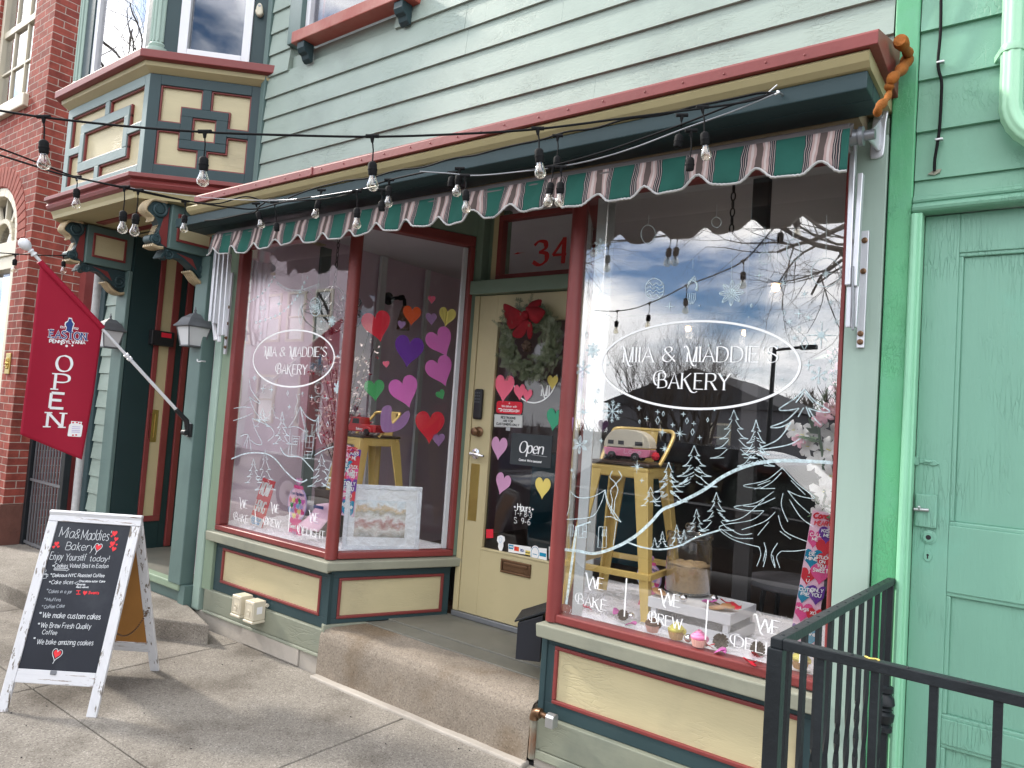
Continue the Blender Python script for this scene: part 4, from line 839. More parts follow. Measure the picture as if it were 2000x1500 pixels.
# ================================================================== GREEN HOUSE on the right
H = thing('green_house', 'mint green clapboard house with a tall old panelled door', 'building', (1, 0, 0))
g = MB(); g.box(-.519, -.437, -.022, .2, .0, 6); g.build('corner_board', 'emerald', H, bevel=.006, seg=3)
g = MB(); zs2 = [2.52, 2.585, 2.765, 2.96, 3.145, 3.33, 3.52, 3.7, 3.89, 4.08]; rnd = random.Random(6)
for a, b in zip(zs2, zs2[1:]): board(g, -.434, 3.5, a-.008, b, t=.015)
g.box(-.434, 3.5, .022, .2, 2.52, 5)
g.build('siding_wall', 'mint', H)
g = MB(); g.box(-.436, -.402, -.03, .1, .0, 2.455); g.tube([(-.425, -.03, .0), (-.425, -.03, 2.45)], .014, 10); g.build('door_casing', 'green_edge', H, bevel=.004)
g = MB(); g.box(-.436, 1.1, -.025, .1, 2.456, 2.518); g.tube([(-.436, -.028, 2.47), (1.1, -.028, 2.47)], .016, 10); g.tube([(-.436, -.02, 2.50), (1.1, -.02, 2.50)], .012, 10); g.build('door_head', 'mint', H, bevel=.004)
g = MB(); y0 = .03; HX0, HX1 = -.400, .68
pz = [(.06, .60), (.685, 1.115), (1.345, 2.31)]; PX = (-.29, .24)
g.box(HX0, PX[0], y0, .09, .02, 2.452); g.box(PX[1], HX1, y0, .09, .02, 2.452)
for a, b in ((.02, pz[0][0]), (pz[0][1], pz[1][0]), (pz[1][1], pz[2][0]), (pz[2][1], 2.452)): g.box(PX[0], PX[1], y0+.001, .09, a, b)
HD = g.build('old_door', 'mint_door', H, bevel=.003)
FD = Fr((0, y0, 0), (1, 0, 0))
for a, b in pz:
    g = MB(); g.frame(FD, PX[0]-.002, PX[1]+.002, a-.002, b+.002, .016, -.03, -.006); g.fbox(FD, PX[0]+.013, PX[1]-.013, a+.013, b-.013, -.03, -.018); g.build('door_panel', 'mint_door', HD, bevel=.004)
p = ay(1806, 996, y0); g = MB(); g.fbox(FD, HX0+.006, HX0+.074, p.z-.06, p.z+.055, 0, .014); q_ = g.build('latch_block', 'mint_door', HD, bevel=.004)
g = MB(); g.tube([FD.at(HX0+.004, p.z+.0, .02), FD.at(HX0+.05, p.z+.002, .02)], .006, 8); g.tube([FD.at(HX0+.02, p.z, .02), FD.at(HX0+.022, p.z+.012, .034)], .004, 6); g.build('bolt', 'zinc', q_, smooth=50)
p = ay(1810, 901, y0); g = MB(); g.fbox(FD, HX0-.004, HX0+.012, p.z-.016, p.z+.014, 0, .01); g.prism(FD, [(HX0+.012, p.z-.008), (HX0+.06, p.z-.014), (HX0+.075, p.z-.006), (HX0+.06, p.z+.006), (HX0+.012, p.z+.006)], 0, .006); g.fbox(FD, HX0+.030, HX0+.052, p.z-.004, p.z+.004, .006, .014); g.build('hasp', 'mint_door', HD, bevel=.002)
p = ay(1814, 1049, y0); g = MB(); g.lathe((p.x, y0, p.z), [(.024, 0), (.024, .004), (.017, .006), (.016, .010), (.012, .010)], 20, (0, -1, 0)); o = g.build('lock_rose', 'mint_door', HD, smooth=50)
g = MB(); g.lathe((p.x, y0-.0095, p.z), [(.0085, 0), (.0085, .0015)], 14, (0, -1, 0)); g.build('lock_bore', 'black', o)
p = ay(1812, 1086, y0); g = MB(); g.prism(FD, [(p.x+.013*math.cos(t*.3927), p.z+.019*math.sin(t*.3927)) for t in range(16)], 0, .004); o = g.build('keyhole_plate', 'mint_door', HD, bevel=.001)
g = MB(); g.prism(FD, [(p.x+.004*math.cos(t*.628), p.z+.004+.004*math.sin(t*.628)) for t in range(10)], .004, .0048); g.fbox(FD, p.x-.002, p.x+.002, p.z-.009, p.z+.003, .004, .0047); g.build('keyhole', 'black', o)
g = MB(); g.box(-.436, 1.1, -.15, .1, -.02, .015); g.build('door_sill', 'concrete', H)
# downspout with elbow
p0, p1 = ay(1957, 60, -.07), ay(2001, 60, -.07); cx, rr_ = (p0.x+p1.x)/2, (p1.x-p0.x)/2; ez = ay(1960, 205, -.07).z
path = [(cx, -.07, 4.2), (cx, -.07, ez)]+[(cx+.16*(1-math.cos(t)), -.07, ez-.16*math.sin(t)) for t in [i*.1 for i in range(1, 13)]]+[(cx+.30, -.07, ez-.29)]
def fluted(mb, path, r, crimps):
    pts = [Vector(p) for p in path]; n = 40; vs = []
    for i, p in enumerate(pts):
        d = (pts[min(i+1, len(pts)-1)]-pts[max(i-1, 0)]).normalized(); y = Vector((0, 1, 0)); x = y.cross(d).normalized()
        k = 1+(.06 if i in crimps else 0)
        for j in range(n):
            a = 2*math.pi*j/n; q = r*k*(1+.055*math.cos(8*a)); vs.append(p+(x*math.cos(a)+y*math.sin(a))*q)
    mb.add(vs, [(i*n+j, i*n+(j+1) % n, (i+1)*n+(j+1) % n, (i+1)*n+j) for i in range(len(pts)-1) for j in range(n)])
g = MB(); fluted(g, path, rr_, set(range(2, 15, 2))); dp = g.build('drainpipe', 'spout_green', smooth=60); tag(dp, 'mint green fluted drainpipe with a crimped elbow on the right wall', 'drainpipe')
p = ay(1975, 97, -.07); g = MB(); g.lathe((cx, -.07, p.z-.012), [(rr_*1.1, 0), (rr_*1.12, .004), (rr_*1.12, .02), (rr_*1.1, .024)], 28); g.bar((cx-rr_*1.1, -.07, p.z), (cx-rr_-.022, -.012, p.z), .003, .022); g.build('pipe_strap', 'spout_green', dp, smooth=40)
# cable down the wall
cp = [ay(x, y, -.03) for x, y in ((1838, -20), (1837, 60), (1832, 118), (1834, 140), (1839, 160), (1838, 200), (1835, 250), (1831, 280), (1826, 310), (1825, 334))]
g = MB(); g.tube(smooth2([tuple(p) for p in cp], 5), .0052, 8); ca = g.build('wall_cable', 'cord_black', smooth=60); tag(ca, 'thin black cable running down the mint clapboards into a hole', 'cable')
for x, y in ((1835, 122), (1832, 273)):
    p = ay(x, y, -.03); g = MB(); g.box(p.x-.009, p.x+.016, -.038, -.018, p.z-.004, p.z+.004); g.build('cable_clip', 'zinc', ca, bevel=.002)
p = ay(1826, 336, -.018); g = MB(); g.prism(Fr((0, -.016, 0), (1, 0, 0)), [(p.x-.022, p.z-.006), (p.x-.006, p.z+.006), (p.x+.02, p.z+.008), (p.x+.016, p.z-.004), (p.x, p.z-.012)], 0, .006); g.build('hole_filler', 'ledge', ca)
# expanding foam at the end of the cornice
fp = [(1757, 78), (1770, 98), (1775, 108), (1768, 124), (1757, 140), (1744, 152), (1737, 168), (1736, 184), (1728, 198), (1716, 210), (1714, 224)]
P3 = []
for i, (x, y) in enumerate(fp): P3.append(tuple(ax(x, y, -.462+.006*math.sin(i*1.7))))
sm = smooth2(P3, 6); rnd = random.Random(9); g = MB()
g.tube(sm, [(.0175 if i < 34 else .0115)*(1+.22*math.sin(i*.9)+.18*math.sin(i*.37+1)) for i in range(len(sm))], 12); o = g.build('foam_bead', 'foam', smooth=70); tag(o, 'lumpy orange expanding foam sealing the right end of the cornice', 'foam')

# ================================================================== AWNING
AX0, AX1, AP, AN0 = -4.65, -.600, .2289, -.687
m, t, b = newmat('awning_cloth')
ge = nd(t, 'ShaderNodeNewGeometry'); se = nd(t, 'ShaderNodeSeparateXYZ'); t.links.new(ge.outputs['Position'], se.inputs[0])
def mth(op, a, bv=None, c=None):
    q = nd(t, 'ShaderNodeMath', operation=op); t.links.new(a, q.inputs[0])
    if bv is not None: q.inputs[1].default_value = bv
    return q.outputs[0]
wz = nd(t, 'ShaderNodeTexNoise', _Scale=9., _Detail=2.); t.links.new(ge.outputs['Position'], wz.inputs['Vector'])
off = nd(t, 'ShaderNodeMath', operation='MULTIPLY_ADD'); t.links.new(wz.outputs[0], off.inputs[0]); off.inputs[1].default_value = .035; t.links.new(se.outputs[0], off.inputs[2])
fr = mth('FRACT', mth('ADD', mth('MULTIPLY', mth('ADD', off.outputs[0], -AN0-.0175), 1/AP), 100.5)); di = mth('ABSOLUTE', mth('ADD', fr, -.5))
rp = nd(t, 'ShaderNodeValToRGB'); rp.color_ramp.interpolation = 'CONSTANT'; e = rp.color_ramp.elements
brn, pnk, pl, blk, grn = (.085, .065, .06, 1), (.34, .245, .235, 1), (.43, .375, .355, 1), (.022, .025, .03, 1), (.015, .084, .066, 1)
e[0].position = 0; e[0].color = brn; e[1].position = .055; e[1].color = pnk
for p_, c_ in ((.095, pl), (.135, pnk), (.178, blk), (.196, pl), (.204, blk), (.228, pnk), (.236, blk), (.262, pl), (.270, blk), (.288, grn)):
    q = e.new(p_); q.color = c_
t.links.new(di, rp.inputs[0])
wn = nd(t, 'ShaderNodeTexNoise', _Scale=6., _Detail=8.); t.links.new(ge.outputs['Position'], wn.inputs['Vector'])
wr_ = nd(t, 'ShaderNodeValToRGB'); wr_.color_ramp.elements[0].color = (.62, .62, .62, 1); wr_.color_ramp.elements[1].color = (1.4, 1.4, 1.4, 1); t.links.new(wn.outputs[0], wr_.inputs[0])
mu = nd(t, 'ShaderNodeMix', data_type='RGBA', blend_type='MULTIPLY'); mu.inputs[0].default_value = 1; t.links.new(rp.outputs[0], mu.inputs[6]); t.links.new(wr_.outputs[0], mu.inputs[7]); t.links.new(mu.outputs[2], b.inputs['Base Color'])
b.inputs['Roughness'].default_value = .8; b.inputs['Specular IOR Level'].default_value = .2
vn = nd(t, 'ShaderNodeTexNoise', _Scale=300.); t.links.new(ge.outputs['Position'], vn.inputs['Vector']); bp = nd(t, 'ShaderNodeBump', _Distance=.0006); t.links.new(vn.outputs[0], bp.inputs['Height']); t.links.new(bp.outputs[0], b.inputs['Normal'])
pmat('awning_roll', (.12, .105, .105), .85, .15, 6)
A = thing('awning', 'rolled shop awning with green and pink striped scalloped valance', 'awning', (-2.7, -.2, 2.6))
rnd = random.Random(12)
def vtop(x): return 2.703+(-.600-x)*.0062
def vbot(x):
    f = ((x-AN0)/AP) % 1; d = min(f, 1-f)                            # 0 at a notch
    jig = .006*math.sin(x*7.1)+.004*math.sin(x*17.3)
    return vtop(x)-.146-jig+.040*(.5+.5*math.cos(math.pi*min(1, d/.30)))-.004*math.cos((d-.5)*4)
def vy(x, v): return -.290-.022*v+(.008*math.sin(x*31+v)+.009*math.sin(x*19.6+1.1)+.005*math.sin(x*67+2*v))*v*(.6+.4*math.sin(x*2.3))
nx = 520
def vp(u, v): x = AX0+(AX1-AX0)*u; zt, zb = vtop(x), vbot(x); return (x, vy(x, v), zt+(zb-zt)*v)
g = MB(); g.grid(vp, nx, 8); V_ = g.build('valance', 'awning_cloth', A, smooth=60, solid=.002)
g = MB(); g.tube([(lambda q: (q[0], q[1]-.001, q[2]+.0015*math.sin(i*2.9)))(vp(i/nx, 1)) for i in range(nx+1)], .0052, 6); g.build('valance_trim', 'trim_grey', V_, smooth=60)
g = MB(); g.grid(lambda u, v: (lambda q: (q[0], q[1]+.005, q[2]+.003))(vp(u, v)), 260, 3); pmat('lining', (.17, .17, .175), .9, .1, 4); g.build('valance_lining', 'lining', V_, smooth=60)
g = MB(); g.tube([(AX0+.01, -.232, vtop(AX0)-.012), (AX1-.01, -.232, vtop(AX1)-.012)], .052, 18); g.build('rolled_cloth', 'awning_roll', A, smooth=50)
g = MB(); g.hexa([(AX0, -.294, vtop(AX0)-.02), (AX1, -.294, vtop(AX1)-.02), (AX1, -.232, vtop(AX1)-.02), (AX0, -.232, vtop(AX0)-.02), (AX0, -.288, vtop(AX0)+.002), (AX1, -.288, vtop(AX1)+.002), (AX1, -.232, vtop(AX1)+.042), (AX0, -.232, vtop(AX0)+.042)]); g.build('front_bar', 'awning_roll', A, bevel=.004)
g = MB(); z = vtop(-.6)-.012; g.lathe((-.645, -.232, z), [(.042, 0), (.042, .03), (.03, .034), (.026, .06), (.034, .064), (.034, .078), (.018, .082), (.018, .115)], 18, (1, 0, 0)); g.build('roller_end', 'alu_dark', A, smooth=40)
g = MB(); FB = Fr((0, -.028, 0), (1, 0, 0)); pa = smooth2([(-.583, 2.69), (-.57, 2.675), (-.545, 2.678), (-.535, 2.70), (-.532, 2.80), (-.528, 2.85), (-.55, 2.868), (-.572, 2.85), (-.58, 2.80)], 4, True); g.prism(FB, pa, 0, .012); g.prism(Fr((-.555, 0, 0), (0, 1, 0), (0, 0, 1)), [(-.04, 2.70), (-.04, 2.82), (-.20, 2.715), (-.245, 2.705), (-.245, 2.68), (-.18, 2.685)], -.005, .005); bk = g.build('awning_bracket', 'alu', A, bevel=.004)
for z in (2.835, 2.712):
    g = MB(); g.lathe((-.556, -.040, z), [(.013, 0), (.013, .006), (.008, .006), (.008, .012)], 12, (0, -1, 0)); g.build('bolt', 'zinc', bk)
def arm(pxs, y, name='folded_arm'):
    g = MB()
    for x0, ya, x1, yb_, wd, dp in pxs:
        a, b = ay(x0, ya, y), ay(x1, yb_, y); g.bar(a, b, wd, dp, (0, 1, 0))
    return g.build(name, 'alu', A, bevel=.003)
arm([(1668, 268, 1657, 558, .020, .03), (1682, 340, 1670, 560, .018, .03)], -.13); arm([(1660, 560, 1657, 640, .018, .02), (1673, 560, 1668, 640, .02, .02)], -.12)
g = MB(); a, b = ay(1666, 520, -.145), ay(1666, 645, -.145); g.bar(a, b, .008, .014, (0, 1, 0)); g.build('arm_strut', 'alu_dark', A, bevel=.002)
g = MB(); a, b = ay(1697, 452, -.03), ay(1682, 680, -.03); g.box(min(a.x, b.x)-.014, max(a.x, b.x)+.004, -.046, -.030, b.z, a.z); rl = g.build('arm_rail', 'alu', A, bevel=.002)
for y in (470, 530, 652, 668):
    p = ay(1690-(y-450)*.045, y, -.045); g = MB(); g.lathe((p.x, -.046, p.z), [(.011, 0), (.011, .005), (.006, .007), (.006, .012)], 10, (0, -1, 0)); g.build('bolt', 'bronze', rl)
arm([(424, 490, 412, 628, .030, .03), (432, 492, 420, 632, .018, .035), (440, 494, 428, 655, .016, .03), (449, 496, 437, 655, .012, .03)], -.15); arm([(417, 628, 421, 665, .02, .02), (427, 640, 428, 668, .02, .02)], -.14)
g = MB(); a, b = ay(452, 560, -.035), ay(441, 692, -.035); g.box(b.x-.012, b.x+.012, -.05, -.034, b.z, a.z+.1); rl = g.build('arm_rail', 'alu', A, bevel=.002)
for y in (600, 632, 660, 678):
    p = ay(447-(y-600)*.08, y, -.05); g = MB(); g.lathe((p.x, -.05, p.z), [(.012, 0), (.012, .006), (.006, .008), (.006, .014)], 10, (0, -1, 0)); g.build('bolt', 'bronze', rl)
STW = .050
# ================================================================== SANDWICH BOARD
fl, fr_, rr = az(-9, 1390, 0), az(187, 1402, 0), az(304, 1308, 0)
u_ = (fr_-fl).normalized(); wd_ = (fr_-fl).length; back = Vector((-u_.y, u_.x, 0)); dep = (rr-fr_).dot(back)
apx = back*dep*.42
top_f = Vector((apx.x, apx.y, .955))
SB = thing('sandwich_board', 'white distressed A-frame sign with handwritten black chalkboard on the pavement', 'sandwich board', tuple((fl+rr)/2))
FS = Fr(fl, u_, top_f); SL = top_f.length
FBk = Fr(fr_+back*dep, -u_, Vector((0, 0, .955))-back*dep*.58); SLb = (Vector((0, 0, .955))-back*dep*.58).length
FBk.n = FBk.u.cross(FBk.v).normalized()
bq = FS.px(33, 1318)[1]
for side, F, Lh in (('front', FS, SL), ('back', FBk, SLb)):
    g = MB(); g.fbox(F, 0, STW, 0, Lh-.060, -.018, .0); f_ = g.build('side_rail', 'white_wood', SB, bevel=.003)
    g = MB(); g.fbox(F, wd_-STW, wd_, 0, Lh-.060, -.018, .0); g.build('side_rail', 'white_wood', SB, bevel=.003)
    g = MB(); g.fbox(F, 0, wd_, Lh-.059, Lh, -.018, .0); g.build('top_rail', 'white_wood_x', SB, bevel=.003)
    g = MB(); g.fbox(F, .051, wd_-.051, bq-.035, bq+.03, -.017, -.001); g.build('bottom_rail', 'white_wood_x', SB, bevel=.003)
    g = MB(); g.fbox(F, .048, wd_-.048, bq+.03, Lh-.060, -.014, -.007)
    cbd = g.build('chalkboard', 'chalkboard', SB) if side == 'front' else g.build('back_panel', 'hardboard', SB)
    if side == 'front': CHB = cbd
g = MB(); q = FS.px(104, 1314); g.fbox(FS, q[0]-.014, q[0]+.016, q[1]-.01, q[1]+.01, 0, .004); g.build('latch', 'alu_dark', SB, bevel=.002)
a = FS.at(wd_-.01, .40, -.02); b = FBk.at(.012, .45, -.02); g = MB(); k = 26
for i in range(k):
    t = i/(k-1); p = a.lerp(b, t)-Vector((0, 0, .07*4*t*(1-t))); g.ball(p, .0062, 6, (1, 1, .8))
g.build('chain', 'bronze', SB, smooth=60)
rnd = random.Random(21)
def ct(z): return (z[0]/3.125, 980+z[1]/3.125)
def chalk(mb, txt, p0, p1, hz, wd=.0024, sl=.08, wob=.22, sp=1.5):
    a, b = FS.px(*ct(p0), -.006), FS.px(*ct(p1), -.006)
    W = math.hypot(b[0]-a[0], b[1]-a[1]); h = FS.px(*ct((p0[0], p0[1]-hz)), -.006)[1]-a[1]
    write(mb, FS, txt, a[0], a[1], h, wd, -.0055, sp, sl, fit=W, wob=wob, rnd=rnd, rot=math.atan2(b[1]-a[1], b[0]-a[0]))
g = MB()
chalk(g, 'Mia', (358, 215), (445, 222), 62, .0026); chalk(g, '&', (452, 222), (482, 224), 55, .0025); chalk(g, "Maddies'", (492, 232), (672, 236), 62, .0026)
chalk(g, 'Bakery', (398, 292), (570, 300), 48, .0026); chalk(g, 'Enjoy', (303, 352), (380, 356), 46); chalk(g, 'Yourself', (398, 358), (520, 360), 42); chalk(g, 'today!', (545, 362), (665, 364), 34)
chalk(g, '*', (318, 400), (324, 400), 26, .006); chalk(g, 'Cookies', (330, 402), (412, 402), 26); chalk(g, 'Voted Best in Easton', (422, 402), (660, 404), 25)
chalk(g, '*', (306, 450), (312, 450), 26, .006); chalk(g, 'Delicious NYC Roasted Coffee', (322, 458), (635, 460), 20, .0028)
chalk(g, '*', (296, 497), (302, 497), 26, .006); chalk(g, 'Cake slices', (312, 502), (445, 502), 24); chalk(g, 'Chocolate eclair Cake', (482, 490), (640, 492), 12, .0026); chalk(g, 'Smores', (470, 510), (520, 510), 11, .0026); chalk(g, 'Red velvet', (466, 526), (540, 526), 10, .0026)
for q in (((476, 488), (455, 496), (470, 506)), ((330, 409), (405, 409), (405, 404), (423, 413), (405, 424), (405, 418), (330, 416), (330, 409))): g.rib(FS, [FS.px(*ct(p), -.006) for p in q], .003, -.0055)
for q in (((258, 470), (256, 440), (284, 438), (284, 466), (258, 470)), ((258, 446), (284, 444)), ((284, 442), (293, 444), (292, 456), (284, 458)), ((266, 432), (270, 424), (268, 416)), ((278, 430), (282, 420), (280, 414))): g.rib(FS, [FS.px(*ct(p), -.006) for p in q], .0028, -.0055)
chalk(g, '*', (242, 692), (250, 692), 34, .008); chalk(g, 'We make custom cakes', (258, 706), (612, 718), 34, .0032); chalk(g, '*', (228, 757), (235, 757), 34, .007); chalk(g, 'We Brew Fresh Quality', (246, 768), (552, 776), 32, .0026); chalk(g, 'Coffee', (256, 808), (346, 812), 27)
chalk(g, '*', (204, 845), (211, 845), 34, .007); chalk(g, 'We bake amazing cookies', (224, 868), (566, 876), 32, .0026)
for c, s_, r in (((600, 278), 46, -.1), ((348, 930), 62, -.15)):
    q = FS.px(*ct(c), -.006); k = abs(FS.px(*ct((c[0]+s_/2, c[1])), -.006)[0]-FS.px(*ct((c[0]-s_/2, c[1])), -.006)[0]); hp = tf(heartpts(k, tip=1.25), q[0], q[1], r); g.rib(FS, hp+[hp[0]], .003, -.0053); g.rib(FS, [hp[18], (hp[18][0]-.004, hp[18][1]-.012)], .003, -.0053)
g.build('chalk_writing', 'chalk', CHB)
g = MB(); chalk(g, '*', (284, 545), (290, 545), 26, .006); chalk(g, 'Cakes in a jar', (296, 556), (438, 558), 20, .003); chalk(g, '*', (268, 600), (274, 600), 26, .005); chalk(g, 'Muffins', (282, 606), (370, 608), 20, .003); chalk(g, '*', (252, 644), (258, 644), 24, .005); chalk(g, 'Coffee Cake', (268, 652), (394, 644), 20, .003); g.build('faded_writing', 'chalk_dim', CHB)
g = MB(); chalk(g, 'I', (466, 564), (490, 564), 22, .004, 0); g.rib(FS, [FS.px(*ct(p), -.006) for p in ((466, 543), (492, 543))], .004, -.0055); g.rib(FS, [FS.px(*ct(p), -.006) for p in ((466, 564), (492, 564))], .004, -.0055); chalk(g, 'Sweets', (540, 562), (602, 564), 16, .0034)
for c, s_, r in (((519, 556), 26, 0), ((600, 278), 36, -.1), ((348, 928), 46, -.15), ((346, 256), 28, .1), ((328, 276), 18, .3), ((356, 274), 16, -.2), ((700, 193), 34, .1), ((682, 210), 13, .3), ((709, 228), 26, -.1), ((687, 256), 32, .1), ((712, 262), 12, 0), ((674, 274), 14, .4), ((695, 288), 28, -.2)):
    q = FS.px(*ct(c), -.006); k = abs(FS.px(*ct((c[0]+s_/2, c[1])), -.006)[0]-FS.px(*ct((c[0]-s_/2, c[1])), -.006)[0]); g.poly(FS, tf(heartpts(k, tip=1.15), q[0], q[1], r), -.0057)
g.build('red_hearts', 'chalk_red', CHB)

# ================================================================== OPEN FLAG
XF = -5.03
FG = thing('open_flag', 'dark red OPEN flag hanging from a white pole on the porch post', 'flag', (XF, -.6, 1.2))
y0p, z0p, y1p, z1p = -.12, 1.42, -1.225, 2.425
def pole(t): return Vector((XF, y0p+(y1p-y0p)*t, z0p+(z1p-z0p)*t))
g = MB(); g.tube([pole(-.02), pole(.42)], .0115, 14); g.tube([pole(.42), pole(1.0)], .0095, 14); po = g.build('pole', 'white_paint', FG, smooth=50)
g = MB()
for t in (.06, .42, .44): g.tube([pole(t-.006), pole(t+.006)], .0165, 14)
g.build('collar', 'white_paint', FG, smooth=50)
g = MB(); d = (pole(1)-pole(0)).normalized(); g.lathe(pole(1), [(.016, -.02), (.02, -.015), (.012, .0), (.019, .012), (.012, .02), (.022, .03), (.031, .047), (.033, .062), (.029, .08), (.018, .092), (.004, .096)], 20, d); g.build('finial', 'white_paint', FG, smooth=60)
g = MB(); g.tube([(XF, pyf-.02, 1.372), pole(.02), pole(.10)], [.02, .019, .016], 12); g.box(XF-.035, XF+.03, pyf-.022, pyf-.001, 1.325, 1.42); g.tube([(XF-.03, pyf-.04, 1.355), (XF+.025, pyf-.04, 1.355)], .02, 12); g.build('bracket', 'black', FG, smooth=40, bevel=.003)
g = MB()
for z in (1.335, 1.41): g.ball((XF+.0, pyf-.024, z), .011, 8)
g.build('screw', 'zinc', FG, smooth=60)
QT0, QT1, QB0, QB1 = (-1.172, 2.367), (-.775, 2.012), (-1.188, 1.312), (-.822, 1.158)
def ripple(y, z): return .010*math.sin((y+1.2)*13+z*1.8)*min(1, (2.4-z)*1.2)+.006*math.sin(z*7+y*4)
def fpt(u, v):
    a = (QT0[0]+(QB0[0]-QT0[0])*v, QT0[1]+(QB0[1]-QT0[1])*v); b = (QT1[0]+(QB1[0]-QT1[0])*v, QT1[1]+(QB1[1]-QT1[1])*v)
    y, z = a[0]+(b[0]-a[0])*u, a[1]+(b[1]-a[1])*u; return (XF+ripple(y, z), y, z)
g = MB(); g.grid(fpt, 24, 50); fc = g.build('cloth', 'flag_red', FG, smooth=80, solid=.002)
g = MB(); g.tube([Vector(fpt(0, 0))+Vector((0, -.008, .012)), Vector(fpt(1, 0))+Vector((0, 0, .012))], .019, 12); g.build('sleeve', 'flag_red', fc, smooth=60)
FF = Fr((XF, 0, 0), (0, 1, 0))
def flagpart(mb, name, mat):
    mb.v = [(p[0]+ripple(p[1], p[2]), p[1], p[2]) for p in mb.v]; return mb.build(name, mat, fc)
def f3(x, y): return FF.px(x/4.1667, 560+y/4.1667)
g = MB()
def slab(ch, c, hz, wz):
    u, v = f3(*c); h = abs(f3(c[0], c[1]-hz/2)[1]-f3(c[0], c[1]+hz/2)[1]); w_ = abs(f3(c[0]+wz/2, c[1])[0]-f3(c[0]-wz/2, c[1])[0])
    write(g, FF, ch, u, v-h/2, h, .0165, .0035, align='c', fit=w_*.8, nib=.0075, serif=.022 if ch in 'PN' else 0)
    if ch == 'E': write(g, FF, ch, u, v-h/2, h, .0165, .0035, align='c', fit=w_*.8)
slab('O', (520, 625), 128, 150); slab('P', (500, 775), 125, 130); slab('E', (468, 928), 122, 135); slab('N', (452, 1085), 115, 150)
a, b = f3(402, 455), f3(690, 468); write(g, FF, 'PENNSYLVANIA', a[0], a[1], .020, .0052, .0035, fit=b[0]-a[0], rot=math.atan2(b[1]-a[1], b[0]-a[0]))
a, b = f3(492, 335), f3(537, 338); write(g, FF, 'EST.', a[0], a[1], .012, .003, .0035, fit=b[0]-a[0]); a, b = f3(590, 345), f3(634, 352); write(g, FF, '1752', a[0], a[1], .012, .003, .0035, fit=b[0]-a[0])
for c, r in (((498, 466), .006), ((540, 482), .008), ((586, 478), .006)): q = f3(*c); g.poly(FF, [(q[0]+r*math.cos(t*.628), q[1]+r*math.sin(t*.628)) for t in range(10)], .0035)
a, b = f3(405, 410), f3(697, 436); rot = math.atan2(b[1]-a[1], b[0]-a[0]); write(g, FF, 'EASTON', a[0], a[1]-.001, .046, .0125, .003, fit=b[0]-a[0], rot=rot, serif=.012)
q = f3(612, 1155); g.poly(FF, [(q[0]+x, q[1]+y) for x, y in ((-.036, -.05), (.034, -.052), (.038, -.045), (.040, .02), (.03, .032), (.034, .045), (-.03, .048), (-.028, .034), (-.038, .022), (-.04, -.044))], .003)
q = f3(563, 322); sil = [(-.018, -.034), (.018, -.034), (.02, -.006), (.026, .02), (.014, .034), (.01, .05), (-.006, .05), (-.010, .03), (-.022, .02), (-.024, .004), (-.014, -.01)]; g.poly(FF, [(q[0]+x*1.15, q[1]+y*1.1) for x, y in sil], .003)
flagpart(g, 'lettering', 'paint_white')
g = MB(); a, b = f3(405, 410), f3(697, 436); write(g, FF, 'EASTON', a[0], a[1], .044, .0075, .0042, fit=b[0]-a[0], rot=rot, serif=.009); g.poly(FF, [(q[0]+x*.9, q[1]+y*.95) for x, y in sil], .004); flagpart(g, 'blue_lettering', 'navy')
g = MB(); q = f3(612, 1155)
for x, y in ((-.018, .038), (.004, .04), (.02, .036), (.008, -.04), (-.01, -.042)): g.poly(FF, [(q[0]+x+.006*math.cos(t*.785), q[1]+y+.005*math.sin(t*.785)) for t in range(8)], .0036)
flagpart(g, 'jar_print', 'sign_red')
g = MB()
for y in (.012, .0, -.012, -.022): g.rib(FF, [(q[0]-.021, q[1]+y), (q[0]+.026, q[1]+y)], .0035, .0036)
flagpart(g, 'jar_lines', 'c_lav')

